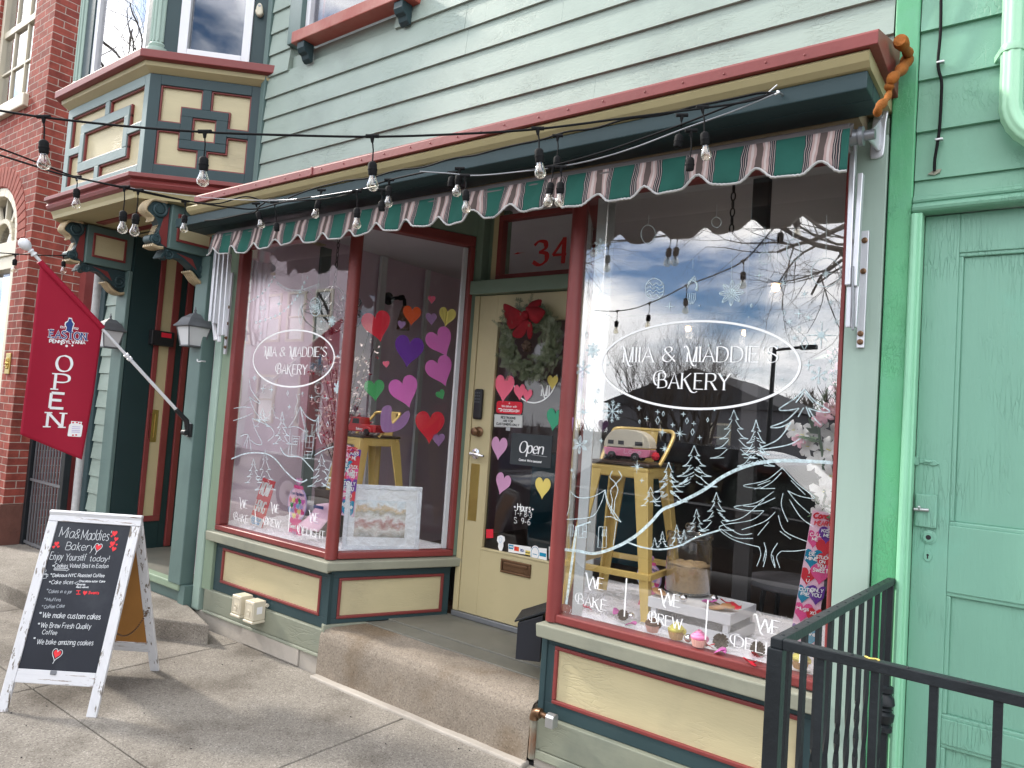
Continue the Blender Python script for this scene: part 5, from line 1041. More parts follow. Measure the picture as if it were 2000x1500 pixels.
# ================================================================== WALL LANTERNS
pmat('lantern_grey', (.10, .105, .115), .5, .15, 8)
pmat('frosted', (.55, .56, .57), .3, .05, 4)
def lantern(c, wall, label):
    Ln = thing('wall_lantern', label, 'lantern', (c.x, c.y, c.z), group='lanterns of the house entry')
    g = MB(); sqr = lambda r, z: [(c.x+r*sx, c.y+r*sy, z) for sx, sy in ((-1, -1), (1, -1), (1, 1), (-1, 1))]
    def loft(rs):
        vs = [];
        for r, z in rs: vs += sqr(r, z)
        g.add(vs, [(4*i+j, 4*i+(j+1) % 4, 4*i+4+(j+1) % 4, 4*i+4+j) for i in range(len(rs)-1) for j in range(4)]+[(3, 2, 1, 0), tuple(range(4*len(rs)-4, 4*len(rs)))])
    z = c.z; loft([(.10, z+.058), (.102, z+.066), (.082, z+.09), (.064, z+.125), (.032, z+.15), (.028, z+.156), (.012, z+.158)])
    g.lathe((c.x, c.y, z+.158), [(.02, 0), (.012, .008), (.007, .016), (.011, .024), (.006, .034), (.003, .05), (.001, .055)], 10); g.build('roof', 'lantern_grey', Ln, bevel=.002)
    g = MB(); loft([(.056, z-.075), (.082, z+.056)]); g.build('glass', 'frosted', Ln)
    g = MB()
    for sx, sy in ((-1, -1), (1, -1), (1, 1), (-1, 1)): g.bar((c.x+.056*sx, c.y+.056*sy, z-.08), (c.x+.083*sx, c.y+.083*sy, z+.058), .008)
    g.box(c.x-.062, c.x+.062, c.y-.062, c.y+.062, z-.086, z-.076); g.build('cage', 'lantern_grey', Ln, bevel=.002)
    g = MB(); wz = z+.07; g.tube(smooth2([(wall.x, wall.y-.01, wz-.02), (wall.x, wall.y-.05, wz+.01), (c.x, c.y+.07, z+.12), (c.x, c.y+.03, z+.15)], 5), [.022]+[.016]*14+[.012], 10); g.lathe((wall.x, wall.y, wz-.03), [(.05, 0), (.05, .012), (.03, .02), (.02, .03)], 16, (0, -1, 0)); g.prism(Fr((wall.x, wall.y, wz-.03), (1, 0, 0)), [(-.03, -.09), (.03, -.09), (.045, -.03), (.045, .05), (.03, .08), (-.03, .08), (-.045, .05), (-.045, -.03)], 0, .012); g.build('wall_arm', 'lantern_grey', Ln, smooth=40)
cR = ax(377, 655, -5.055); lantern(cR, Vector((-5.055, pyf, cR.z)), 'grey wall lantern with frosted panes beside the flag bracket, right of the entry')
cL = ax(212, 660, -6.44); lantern(cL, Vector((-6.44, -.035, cL.z)), 'grey wall lantern half hidden behind the flag, left of the entry')

# ================================================================== SMALL THINGS ON THE FRONT
OB = 0
for (xa, ya, xb, yb2), lab in (((452, 1170, 478, 1212), 'ivory outdoor outlet cover, the left one of the pair on the kickboard'), ((477, 1180, 503, 1224), 'ivory outdoor outlet cover, the right one of the pair with a small label')):
    a, b = ay(xa, ya, -.12), ay(xb, yb2, -.12)
    t_ = thing('outlet_cover', lab, 'outlet', ((a.x+b.x)/2, -.02, b.z), group='outlet covers on the kickboard')
    g = MB(); x0, x1, z0, z1 = a.x, a.x+.098, b.z-.004, b.z+.135; g.box(x0, x1, -.115, -.024, z0+.018, z1); g.box(x0-.004, x1+.004, -.12, -.024, z0, z0+.017); cv = g.build('cover', 'ivory', t_, bevel=.005, seg=3)
    g = MB(); g.frame(Fr((0, -.115, 0), (1, 0, 0)), x0+.008, x1-.008, z0+.026, z1-.012, .004, 0, .003); g.lathe(((x0+x1)/2, -.1145, (z0+z1)/2), [(.016, 0), (.016, .006), (.011, .007), (.009, .002)], 16, (0, -1, 0)); g.box((x0+x1)/2-.012, (x0+x1)/2+.016, -.121, -.114, (z0+z1)/2-.024, (z0+z1)/2-.012); g.build('latch', 'ivory', t_, bevel=.002)
    g = MB(); g.tube([(x1-.003, -.02, z1-.03), (x1+.012, -.02, z1-.03)], .012, 8); g.build('hinge', 'ivory', t_)
    if OB: g = MB(); g.fbox(Fr((x1, 0, 0), (0, 1, 0)), -.09, -.05, z0+.06, z0+.105, 0, .001); g.build('label', 'paper_white', t_)
    OB = 1
# letter box in the doorway
MBX = thing('letter_box', 'black wall letter box with slanted lid inside the doorway', 'letter box', tuple(ANR.at(.5, .42, .06)))
F = ANR; g = MB(); u0, u1, n1 = .42, .62, .225
g.prism(Fr(F.at(u0, 0, 0), F.n, (0, 0, 1)), [(.10, .42), (n1, .42), (n1, .60), (.10, .65)], -(u1-u0), 0); g.build('box', 'navy_box', MBX, bevel=.003)
g = MB(); g.prism(Fr(F.at(u0-.01, 0, 0), F.n, (0, 0, 1)), [(.012, .695), (n1+.015, .602), (n1+.015, .612), (.012, .708)], -(u1-u0)-.02, 0); g.fbox(F, u0+.02, u1-.02, .46, .60, .012, .0995); g.build('lid', 'black_iron', MBX, bevel=.002)
# gas pipe at the right end of the step
GP = thing('gas_pipe', 'rusty vent pipe with a grey elbow cap at the end of the step', 'pipe', tuple(az(1037, 1482, 0)))
b = ay(1038, 1480, -.075); tp = ay(1041, 1388, -.075); e_ = ay(1080, 1388, -.075)
pmat('rusty', (.20, .19, .15), .7, .3, 12, .002, 40, dirt=(.17, .08, .04), dth=.45, ds=9)
g = MB(); g.tube([b, (b.x, b.y, .02+.5*tp.z), (b.x, tp.y, tp.z-.03)], .0165, 12); g.build('riser', 'rusty', GP, smooth=50)
g = MB(); c = Vector((b.x, b.y, tp.z)); g.tube([c+Vector((0, 0, -.035)), c+Vector((0, 0, -.02)), c+Vector((.004, 0, -.006)), c+Vector((.02, 0, .0)), c+Vector((.036, 0, 0))], [.023, .021, .021, .021, .023], 12); g.tube([c+Vector((.03, 0, 0)), c+Vector((.085, -.005, -.004))], .013, 12); g.build('elbow', 'bronze', GP, smooth=50)
g = MB(); F = Fr(c+Vector((.078, -.005, -.004)), (0, 1, 0), (0, 0, 1)); g.prism(F, [(-.024, -.036), (.024, -.036), (.024, .01), (.017, .02), (.0, .025), (-.017, .02), (-.024, .01)], 0, .042); g.build('cap', 'zinc', GP, bevel=.003)
# alarm sensor by the bay
p = BAYR.px(513, 22, 0); g = MB(); c = BAYR.at(p[0]-.02, p[1], -.02)
prof = [(math.cos(i*.314)*(.030 if math.sin(i*.314) < 0 else .024), math.sin(i*.314)*(.045 if math.sin(i*.314) < 0 else STW)) for i in range(20)]
g.prism(Fr(c, BAYR.u, (0, 0, 1)), prof, 0, .045); al = g.build('alarm_sounder', 'ivory', bevel=.012, seg=3); tag(al, 'ivory oval alarm sounder beside the bay window sash', 'alarm')
g = MB(); g.prism(Fr(c+Vector((0, 0, .026)), BAYR.u, (0, 0, 1)), [(.011*math.cos(i*.628), .008*math.sin(i*.628)) for i in range(10)], .045, .047); g.build('lens', 'alu_dark', al)

# ================================================================== IRON RAILING
RX, RZ0, RZ1, RY1 = -.452, 1.141, 1.191, -1.362
RL = thing('iron_railing', 'black iron stair railing with square bars turning a corner at the right edge', 'railing', (-.3, -.9, 0))
def rz(y): return RZ0+(RZ1-RZ0)*(y+.02)/(RY1+.02)
g = MB(); g.hexa([(RX-.011, -.03, rz(-.03)-.021), (RX+.013, -.03, rz(-.03)-.021), (RX+.013, RY1-.012, RZ1-.021), (RX-.011, RY1-.012, RZ1-.021), (RX-.011, -.03, rz(-.03)), (RX+.013, -.03, rz(-.03)), (RX+.013, RY1-.012, RZ1), (RX-.011, RY1-.012, RZ1)])
for i in range(14):
    y = -.08-i*.096; g.ball((RX+.001, y, rz(y)), .0058, 8, (1, 1, .35))
g.build('top_rail', 'black_iron', RL, bevel=.002)
g = MB(); g.box(RX+.0132, 1.6, RY1-.011, RY1+.012, RZ1-.0212, RZ1-.0005)
for i in range(12): g.ball((RX+.045+i*.098, RY1, RZ1), .0052, 8, (1, 1, .35))
g.build('top_rail', 'black_iron', RL, bevel=.002)
g = MB(); g.box(RX-.0155, RX+.0155, RY1-.0165, RY1+.0165, 0, RZ1-.0212); g.build('corner_post', 'black_iron', RL, bevel=.002)
g = MB(); g.box(RX-.014, RX+.014, -.075, -.047, 0, rz(-.06)-.0215); g.build('wall_post', 'black_iron', RL, bevel=.002)
g = MB(); g.lathe((RX, -.061, .615), [(.016, 0), (.027, .006), (.027, .022), (.018, .028), (.03, .042), (.033, .064), (.021, .074), (.027, .080), (.021, .086), (.033, .098), (.03, .120), (.018, .134), (.027, .140), (.027, .156), (.016, .162)], 18); g.build('post_collar', 'black_iron', RL, smooth=50)
def twisted(mb, x, y, z0, z1, s_=.0058, tw=2.2, a0=0.):
    k = 40; vs = []
    for i in range(k+1):
        t = i/k; a = a0+(tw*2*math.pi*max(0, min(1, (t-.25)/.5)))
        for j in range(4): q = a+math.pi/4+j*math.pi/2; vs.append((x+s_*1.414*math.cos(q), y+s_*1.414*math.sin(q), z0+(z1-z0)*t))
    mb.add(vs, [(4*i+j, 4*i+(j+1) % 4, 4*i+4+(j+1) % 4, 4*i+4+j) for i in range(k) for j in range(4)])
k = 10
for i in range(k):
    y = -.15-i*(1.362-.15-.09)/(k-1); g = MB()
    twisted(g, RX, y, .06, rz(y)-.0218, tw=2.2 if i % 2 else 1.2)
    g.build('baluster', 'black_iron', RL, smooth=25)
for i in range(12):
    x = RX+.088+i*.0985; g = MB(); twisted(g, x, RY1, .06, RZ1-.0218, s_=.0074, tw=1.5 if i % 3 == 0 else 0.0001); g.build('baluster', 'black_iron', RL, smooth=25)
g = MB(); g.box(RX-.01, RX+.01, RY1+.02, -.08, .05, .0595); g.box(RX+.02, 1.6, RY1-.01, RY1+.01, .05, .0595); g.build('bottom_rail', 'black_iron', RL)
p = ay(1702, 1289, RY1); g = MB(); g.rib(Fr((0, 0, RZ1+.0012), (1, 0, 0), (0, 1, 0)), smooth2([(p.x-.012, RY1+.004), (p.x-.002, RY1-.003), (p.x+.008, RY1+.003), (p.x+.014, RY1-.002)], 3), .003); o = g.build('yellow_tie', 'h_yellow', solid=.002); tag(o, 'scrap of yellow plastic tie on the front handrail', 'tie')
# second, plain stair bars standing behind in the area below
g = MB()

# ================================================================== STRING LIGHTS
SLG = 'string light bulbs over the shop front'
def cord(name, pts, r, label, mat='cord_black', jig=.0):
    P = [tuple(ad(x, y, d)) for x, y, d in pts]; sm = smooth2(P, 8)
    if jig: sm = [(a, b+jig*math.sin(i*.9), c+jig*math.cos(i*.7)) for i, (a, b, c) in enumerate(sm)]
    g = MB(); g.tube(sm, r, 8); o = g.build(name, mat, smooth=70); tag(o, label, 'cord', group='string light cords'); return o
cord('light_cord', [(-90, 203, 2.5), (-20, 213, 2.47), (85, 229, 2.45), (240, 246, 2.44), (400, 258, 2.45), (560, 264, 2.46), (727, 267, 2.48), (890, 262, 2.46), (1050, 252, 2.45), (1210, 232, 2.5), (1375, 211, 2.56), (1460, 198, 2.55), (1520, 180, 2.53)], .0042, 'top black light cord crossing the whole front above the cornice')
cord('light_cord', [(-90, 262, 3.0), (0, 290, 3.2), (75, 318, 3.4), (150, 346, 3.65), (260, 371, 3.85), (340, 388, 4.05), (420, 398, 4.2), (480, 384, 4.2), (530, 396, 4.15), (600, 386, 3.9), (660, 378, 3.7), (697, 372, 3.5), (760, 352, 3.4), (830, 336, 3.25)], .0042, 'upper cord of the bundle running left from the cornice past the bay')
cord('light_cord', [(-90, 276, 2.9), (0, 303, 3.05), (70, 325, 3.15), (130, 343, 3.2), (243, 366, 3.2), (300, 378, 3.3), (380, 395, 3.7), (450, 405, 4.0), (500, 408, 4.1), (560, 394, 4.0), (640, 388, 3.8), (700, 374, 3.5)], .0042, 'lower cord of the bundle sagging under the bay window')
cord('light_cord', [(820, 335, 3.25), (880, 339, 3.2), (930, 343, 3.15), (1010, 336, 3.05), (1090, 326, 2.95), (1160, 312, 2.88), (1240, 288, 2.78), (1340, 250, 2.66), (1430, 218, 2.58), (1512, 184, 2.53)], .0030, 'thin pale cord from the silver knot to the hook on the cornice', 'alu_dark')
cord('light_cord', [(900, 341, 3.2), (980, 340, 3.1), (1085, 322, 2.95), (1180, 296, 2.85), (1262, 268, 2.76), (1345, 238, 2.66), (1430, 205, 2.58), (1512, 182, 2.53)], .0038, 'second cord running up to the hook beside the thin pale one')
cord('light_cord', [(400, 432, 4.7), (470, 420, 4.42), (500, 412, 4.36), (520, 392, 4.28), (560, 388, 4.18), (625, 364, 4.02), (700, 350, 3.80), (800, 330, 3.57), (905, 307, 3.35), (990, 288, 3.2), (1088, 264, 3.04), (1200, 240, 2.88), (1335, 214, 2.72), (1430, 192, 2.60), (1512, 180, 2.535)], .0042, 'black cord pinned along the teal cornice board', jig=.004)
cord('light_cord', [(150, 350, 3.6), (200, 357, 3.7), (300, 374, 3.9), (430, 388, 4.15), (530, 391, 4.12), (600, 386, 3.9), (700, 370, 3.5), (735, 363, 3.4)], .0016, 'bare silver wire carrying the bundle above the striped valance', 'alu')
cord('light_cord', [(-60, 488, 5.2), (30, 496, 5.5), (130, 499, 5.9), (230, 490, 6.2)], .004, 'far thin cord behind the flag finial on the brick house')
g = MB(); hk = ad(1519, 179, 2.53); g.tube(smooth2([tuple(hk+Vector((0, .10, .02))), tuple(hk), tuple(hk+Vector((.008, -.01, -.008))), tuple(hk+Vector((-.006, -.012, -.014)))], 4), .004, 8); g.tube([ad(1495, 186, 2.545), ad(1518, 166, 2.53)], .003, 6); o = g.build('hook', 'zinc', smooth=50); tag(o, 'bent steel hook in the teal cornice where the cords end', 'hook')
g = MB(); rnd = random.Random(31)
def light(tx, ty, bx, by, d, empty, label):
    T_, Bt = ad(tx, ty, d), ad(bx, by, d); v = (Bt-T_); ln = v.length; v.normalize(); size = .046 if empty else .097
    lead = max(.012, ln-size); S0 = T_+v*lead
    if (v-Vector((0, 0, -1))).length > .35 and ln > .12: pass
    o = thing('string_light', label, 'light bulb', tuple(Bt), group=SLG)
    sd_ = _r
    g = MB(); g.tube([T_-sd_*.022+Vector((0, 0, .002)), T_+sd_*.022+Vector((0, 0, .002))], .0072, 8); g.tube([T_, T_+v*.02], [.008, .0045], 8); g.tube([T_+v*.012, T_+v*lead*.5+sd_*.003, S0+v*.003], .0026, 6); g.build('lead', 'cord_black', o, smooth=50)
    g = MB(); g.lathe(S0, [(.006, -.004), (.0125, .0), (.0155, .006), (.0155, .021), (.0168, .022), (.0168, .026), (.0155, .027), (.015, .040), (.013, .044)], 16, v); g.build('socket', 'cord_black', o, smooth=45)
    if not empty:
        g = MB(); g.lathe(S0+v*.042, [(.0105, 0), (.0115, .008), (.0155, .02), (.0195, .030), (.0205, .038), (.018, .047), (.011, .054), (.003, .0562)], 16, v); g.build('bulb', 'bulb_glass', o, smooth=70)
        g = MB(); c = S0+v*.046; q = sd_
        g.tube([c, c+v*.012], .004, 6); g.tube([c+v*.01, c+v*.028-q*.007, c+v*.036-q*.003, c+v*.028, c+v*.036+q*.003, c+v*.028+q*.007, c+v*.01], .0008, 5); g.build('filament', 'bronze', o)
for L_ in (((85, 229), (86, 331), 2.45, 0, 'large clear bulb hanging in front of the brick corner'), ((400, 258), (396, 364), 2.45, 0, 'large clear bulb hanging over the teal fretwork of the bay'), ((727, 267), (728, 373), 2.48, 0, 'large clear bulb hanging over the middle of the red cornice'), ((1050, 252), (1056, 348), 2.45, 0, 'large clear bulb hanging below the teal cornice board near the house number'), ((1372, 210), (1380, 313), 2.56, 0, 'clear bulb before the valance at the right, nearest the hook'),
    ((150, 346), (149, 407), 3.65, 0, 'clear bulb hanging below the left corner of the bay'), ((243, 366), (239, 456), 3.2, 0, 'left one of two clear bulbs hanging together under the bay'), ((270, 372), (262, 461), 3.25, 0, 'right one of two clear bulbs hanging together under the bay'), ((362, 394), (359, 454), 4.1, 0, 'clear bulb in front of the cream panel of the right carved bracket'),
    ((500, 398), (512, 446), 4.25, 0, 'tilted clear bulb over the left end of the striped valance'), ((628, 372), (614, 426), 3.95, 0, 'small tilted clear bulb under the cornice, over the first valance seam'), ((697, 374), (697, 447), 3.45, 0, 'clear bulb hanging before the valance left of the house door number'), ((760, 352), (758, 405), 3.4, 0, 'clear bulb touching the top of the valance beside an empty socket'),
    ((898, 330), (891, 384), 3.22, 0, 'clear bulb hanging under the silver cord knot'), ((908, 344), (911, 416), 3.15, 0, 'clear bulb before a pink stripe of the valance under the knot'), ((1080, 327), (1069, 404), 2.95, 0, 'left bulb of a touching pair before the valance'), ((1096, 327), (1092, 404), 2.93, 0, 'right bulb of a touching pair before the valance'), ((30, 497), (27, 532), 5.45, 0, 'tiny far bulb in front of the white arched window'), ((124, 499), (124, 534), 5.85, 0, 'tiny far bulb beside the pole finial'),
    ((536, 396), (541, 452), 4.1, 1, 'empty tilted socket over the left part of the valance'), ((746, 372), (745, 413), 3.4, 1, 'empty socket under the cornice beside a clear bulb'), ((1089, 266), (1088, 328), 3.0, 1, 'empty socket hanging from the cornice board above the bulb pair'), ((1332, 226), (1323, 288), 2.68, 1, 'empty socket hanging from the cornice board near the right bulb'), ((1350, 256), (1347, 334), 2.62, 1, 'empty socket on a long lead before the right valance'), ((884, 338), (880, 366), 3.24, 1, 'short empty socket beside the bulb at the cord knot')):
    light(*L_[0], *L_[1], *L_[2:])
# ================================================================== WINDOW LETTERING AND SNOW PAINTING
def Z(x0, y0, s, F=FAC, n=-.0065): return lambda x, y: F.px(x0+x/s, y0+y/s, n)
PN = -.0065
A_, B_, C__ = Z(1080, 380, 3.226), Z(1080, 740, 3.226), Z(1080, 1060, 3.226)
L1, L2 = Z(430, 500, 5.77), Z(430, 740, 4.285)
def ellipse(g, q, Lp, Rp, Tp, Bp, wd):
    l, r, t, b = q(*Lp), q(*Rp), q(*Tp), q(*Bp); cu, cv, ru, rv = (l[0]+r[0])/2, (t[1]+b[1])/2, (r[0]-l[0])/2, (t[1]-b[1])/2
    pts = [(cu+ru*math.cos(i*math.pi/60), cv+rv*math.sin(i*math.pi/60)) for i in range(121)]
    g.rib(FAC, pts, wd, PN); return cu, cv, ru, rv
def logo(g, txt, q, a, b, hpx, thick, thin, sf):
    p0, p1 = q(*a), q(*b); v = (p0[1]+p1[1])/2; h = q(a[0], a[1]-hpx)[1]-q(*a)[1]; thick, thin, sf = h*.125, h*.036, (h*.10 if sf else 0)
    write(g, FAC, txt, p0[0], v, h, thick, PN, 1.5, fit=p1[0]-p0[0], nib=thin, serif=sf)
g = MB()
ellipse(g, A_, (305, 1075), (1556, 1075), (930, 797), (930, 1352), .0098)
logo(g, '\x01IA', A_, (440, 1055), (632, 1056), 92, .015, .0035, .012); logo(g, '&', A_, (688, 1052), (770, 1052), 92, .015, .0035, 0); logo(g, "\x01ADDIE'S", A_, (840, 1054), (1415, 1056), 92, .015, .0035, .012)
logo(g, '\x03A\x05ERY', A_, (650, 1222), (1112, 1228), 96, .015, .0035, .012)
for t_, w0, w1, h0 in (('\x02E', (205, 283), (318, 290), 72), ('\x03A\x05E', (150, 398), (336, 412), 62), ('\x02E', (672, 392), (800, 398), 76), ('\x03REW', (612, 505), (812, 545), 66), ('\x02E', (1275, 558), (1428, 572), 84), ('\x04ELIGHT', (1130, 668), (1590, 745), 72)): logo(g, t_, C__, w0, w1, h0, .011, .003, .008)
for a, b in (((465, 225), (450, 465)), ((977, 360), (960, 612))): g.rib(FAC, [C__(*a), C__(*b)], .0065, PN)
g.build('lettering', 'paint_white', DWR)
g = MB()
ellipse(g, L1, (374, 1140), (1286, 1140), (830, 836), (830, 1476), .0105)
logo(g, '\x01IA', L1, (500, 1128), (632, 1128), 104, .015, .0035, .012); logo(g, '&', L1, (672, 1128), (735, 1128), 100, .014, .0035, 0); logo(g, "\x01ADDIE'S", L1, (785, 1130), (1196, 1136), 104, .015, .0035, .012); logo(g, '\x03A\x05ERY', L1, (636, 1325), (975, 1335), 104, .015, .0035, .012)
for t_, w0, w1, h0 in (('\x02E', (160, 1075), (226, 1078), 66), ('\x03A\x05E', (118, 1182), (232, 1202), 60), ('\x02E', (424, 1115), (490, 1118), 66), ('\x03REW', (368, 1222), (500, 1248), 62), ('\x02E', (742, 1186), (818, 1196), 70), ('\x04ELIGHT', (652, 1298), (872, 1340), 66)): logo(g, t_, L2, w0, w1, h0, .013, .0035, .009)
for a, b in (((292, 1085), (302, 1215)), ((585, 1068), (570, 1282))): g.rib(FAC, [L2(*a), L2(*b)], .007, PN)
g.build('lettering', 'paint_white', DWL)
# painted winter scene
rnd = random.Random(17)
def line(g, q, pts, wd=.004, sm=True): P = [q(*p) for p in pts]; g.rib(FAC, smooth2(P, 5) if sm and len(P) > 2 else P, wd*.82, PN+.0004)
def star(g, q, c, r, n=6, wd=.003, core=0):
    u, v = q(*c); k = abs(q(c[0], c[1]-r)[1]-v)
    for i in range(n):
        a = math.pi/2+2*math.pi*i/n+rnd.uniform(-.06, .06); l = k*(1 if i % 2 == 0 or n < 7 else .62); g.rib(FAC, [(u, v), (u+l*.5*math.cos(a), v+l*.5*math.sin(a)), (u+l*math.cos(a), v+l*math.sin(a))], [wd*1.3, wd, wd*.4], PN+.0004)
    if core: g.poly(FAC, [(u+k*core*(1 if i % 2 else .45)*math.cos(i*math.pi/n), v+k*core*(1 if i % 2 else .45)*math.sin(i*math.pi/n)) for i in range(2*n)], PN+.0005)
def diam(g, q, c, r, wd=.003):
    u, v = q(*c); k = abs(q(c[0], c[1]-r)[1]-v); g.rib(FAC, [(u, v+k), (u+k*.5, v), (u, v-k), (u-k*.5, v), (u, v+k)], wd, PN+.0004)
def flake(g, q, c, r, n=6, wd=.0035, petals=False):
    u, v = q(*c); k = abs(q(c[0], c[1]-r)[1]-v)
    for i in range(n):
        a = math.pi/2+2*math.pi*i/n; ca, sa = math.cos(a), math.sin(a)
        g.rib(FAC, [(u, v), (u+k*ca, v+k*sa)], wd, PN+.0004)
        if petals:
            g.rib(FAC, smooth2([(u+k*.15*ca, v+k*.15*sa), (u+k*.6*math.cos(a+.28), v+k*.6*math.sin(a+.28)), (u+k*ca, v+k*sa), (u+k*.6*math.cos(a-.28), v+k*.6*math.sin(a-.28)), (u+k*.15*ca, v+k*.15*sa)], 4), wd*.8, PN+.0005)
        else:
            for t in (.45, .7):
                for s_ in (-1, 1): b = a+s_*.75; g.rib(FAC, [(u+k*t*ca, v+k*t*sa), (u+k*(t*ca+.26*math.cos(b)), v+k*(t*sa+.26*math.sin(b)))], wd*.85, PN+.0005)
def pine(g, q, top, base, hw, tiers=4, wd=.003, hatch=0, lean=0):
    def side(s_):
        pts = [top]
        for i in range(1, tiers+1):
            t = i/tiers; y = top[1]+(base-top[1])*t; x = top[0]+lean*t
            pts += [(x+s_*hw*t*.62, y-(base-top[1])/tiers*.22), (x+s_*hw*t, y), (x+s_*hw*t*.42, y-(base-top[1])/tiers*.06), (x+s_*hw*(t*.34), y+(base-top[1])/tiers*.05)]
        return pts
    for s_ in (-1, 1):
        p = side(s_)
        for i in range(tiers):
            seg = p[4*i:4*i+4] if i == 0 else p[4*i:4*i+4]; line(g, q, [p[4*i]]+p[4*i+1:4*i+4], wd)
    for i in range(hatch):
        t = rnd.uniform(.15, .95); y = top[1]+(base-top[1])*t; s_ = rnd.choice((-1, 1)); x = top[0]+lean*t+s_*hw*t*rnd.uniform(0, .35); l = hw*t*rnd.uniform(.2, .5)
        line(g, q, [(x, y-l*.35), (x+s_*l*.5, y), (x+s_*l, y+l*.12)], wd*.9)
PGS = []
def PG(n): m_ = MB(); PGS.append((n, m_)); return m_
def wrap(fn, n): return lambda g, *a, **k: fn(PG(n), *a, **k)
def put(par):
    for n, m_ in PGS: m_.build(n, 'snow_paint', par)
    PGS.clear()
pine = wrap(pine, 'painted_tree'); flake = wrap(flake, 'painted_snowflake')
g = PG('painted_tree')
for a in (((1140, 195), 500, 150, 5, .0035, 0), ((1280, 258), 550, 118, 4, .004, 26), ((890, 420), 680, 145, 4, .004, 22), ((730, 525), 775, 120, 4, .004, 24), ((615, 680), 800, 62, 3, .003, 6), ((1030, 715), 955, 112, 4, .0035, 8), ((905, 820), 962, 58, 3, .003, 5), ((690, 960), 1058, 36, 3, .003, 8), ((780, 918), 1050, 45, 3, .003, 12), ((642, 1000), 1062, 26, 3, .0025, 5), ((826, 950), 1030, 30, 3, .0025, 6)): pine(g, B_, *a[:3], tiers=a[3], wd=a[4], hatch=a[5])
for p in (((1585, 65), (1520, 125), (1425, 190), (1480, 198), (1550, 185)), ((1585, 65), (1650, 140), (1745, 203), (1690, 208), (1610, 185)), ((1550, 185), (1470, 262), (1372, 303), (1430, 305), (1500, 275)), ((1500, 275), (1420, 380), (1300, 440), (1400, 432), (1500, 410), (1560, 375)), ((1580, 85), (1530, 150)), ((1590, 90), (1640, 150)), ((1580, 180), (1545, 240)), ((1595, 175), (1620, 240)), ((1610, 185), (1650, 250), (1690, 290))): line(g, B_, p, .0055)
for p in (((1445, 560), (1340, 640), (1200, 672), (1290, 690), (1400, 690)), ((1445, 560), (1540, 660), (1650, 748), (1560, 740), (1480, 705)), ((1390, 710), (1280, 780), (1140, 806), (1230, 830), (1330, 830)), ((1480, 705), (1540, 780), (1620, 850)), ((1330, 830), (1250, 890), (1050, 930), (1130, 1010), (1300, 1060)), ((1420, 860), (1460, 960), (1600, 1025)), ((1440, 1085), (1520, 1085), (1600, 1075)), ((1400, 750), (1280, 800), (1200, 800)), ((1370, 640), (1290, 670)), ((1440, 590), (1380, 650), (1310, 690)), ((1500, 640), (1590, 730)), ((1330, 760), (1200, 870), (1090, 900)), ((1400, 840), (1330, 900), (1190, 950)), ((1360, 900), (1290, 985)), ((1060, 945), (1150, 1000), (1260, 1005)), ((1100, 935), (1180, 980), (1255, 975)), ((1450, 720), (1440, 800), (1480, 900)), ((1490, 760), (1560, 870), (1640, 930)), ((1430, 960), (1500, 1010)), ((1310, 680), (1270, 695)), ((1300, 1060), (1310, 1110), (1285, 1180)), ((1330, 1030), (1345, 1100), (1325, 1185)), ((1415, 1035), (1375, 1110), (1400, 1190)), ((1440, 1085), (1410, 1120), (1430, 1190)), ((1340, 1080), (1325, 1150)), ((1385, 1110), (1400, 1180))): line(g, B_, p, .0032)
g = PG('painted_hill'); line(g, B_, [(70, 1075), (160, 1085), (265, 1100), (400, 1058), (520, 990), (620, 900), (690, 825), (800, 778), (950, 700), (1080, 610), (1250, 540), (1450, 515), (1770, 528)], .0165)
line(g, B_, [(460, 1025), (560, 1060), (680, 1075), (800, 1050), (900, 1000), (1060, 950)], .008)
g = PG('painted_house')
for p in (((105, 705), (160, 748), (250, 742), (330, 700)), ((330, 700), (300, 790), (240, 870), (75, 885)), ((330, 700), (355, 790), (430, 902)), ((430, 902), (370, 870), (330, 870)), ((108, 712), (105, 800), (80, 885)), ((330, 715), (345, 790), (400, 890)), ((375, 765), (366, 850)), ((390, 765), (384, 850)), ((375, 765), (365, 700), (395, 660), (360, 620), (375, 580)), ((392, 762), (410, 700), (400, 660), (432, 620), (415, 580))): line(g, B_, p, .0045)
for x0, x1, y0, y1 in ((165, 215, 925, 1000), (100, 130, 920, 990), (290, 340, 932, 1062), (315, 334, 950, 990)):
    line(g, B_, [(x0, y0), (x1, y0), (x1-4, y1), (x0-6, y1), (x0, y0)], .004, False); line(g, B_, [((x0+x1)/2, y0), ((x0+x1)/2-4, y1)], .003, False)
line(g, B_, [(190, 962), (215, 962)], .003); line(g, B_, [(150, 930), (240, 900)], .008); line(g, B_, [(150, 930), (85, 1420)], .016); line(g, B_, [(400, 900), (380, 1050)], .004)
g = PG('painted_stars')
for c, r in (((375, 1365), 72), ((190, 1100), 56), ((1675, 1140), 56), ((295, 320), 44)): flake(g, A_, c, r, 8 if r == 72 else 6)
for c, r in (((250, 980), 48), ((1125, 620), 80)): flake(g, A_, c, r, 8, petals=True)
flake(g, B_, (170, 415), 58, 6, petals=True)
star(g, A_, (1690, 885), 88, 8, .004, .3); star(g, A_, (190, 1370), 42, 8, .003, .35); star(g, A_, (1720, 500), 36, 8); star(g, A_, (1610, 1075), 34, 4, .004, .3)
for c in ((1550, 750), (735, 705), (1300, 510)): star(g, A_, c, 32, 4, .003, .2)
for c in ((1610, 775), (1490, 800), (1525, 905), (1785, 800), (1750, 680), (1585, 625), (1450, 560), (1762, 1125), (265, 1300), (1750, 1050)): star(g, A_, c, 24, 6, .0028)
for c, r in (((1455, 745), 18), ((1550, 850), 20), ((1585, 940), 42), ((1775, 1000), 30), ((210, 885), 22), ((285, 1240), 18), ((1250, 700), 12)): diam(g, A_, c, r)
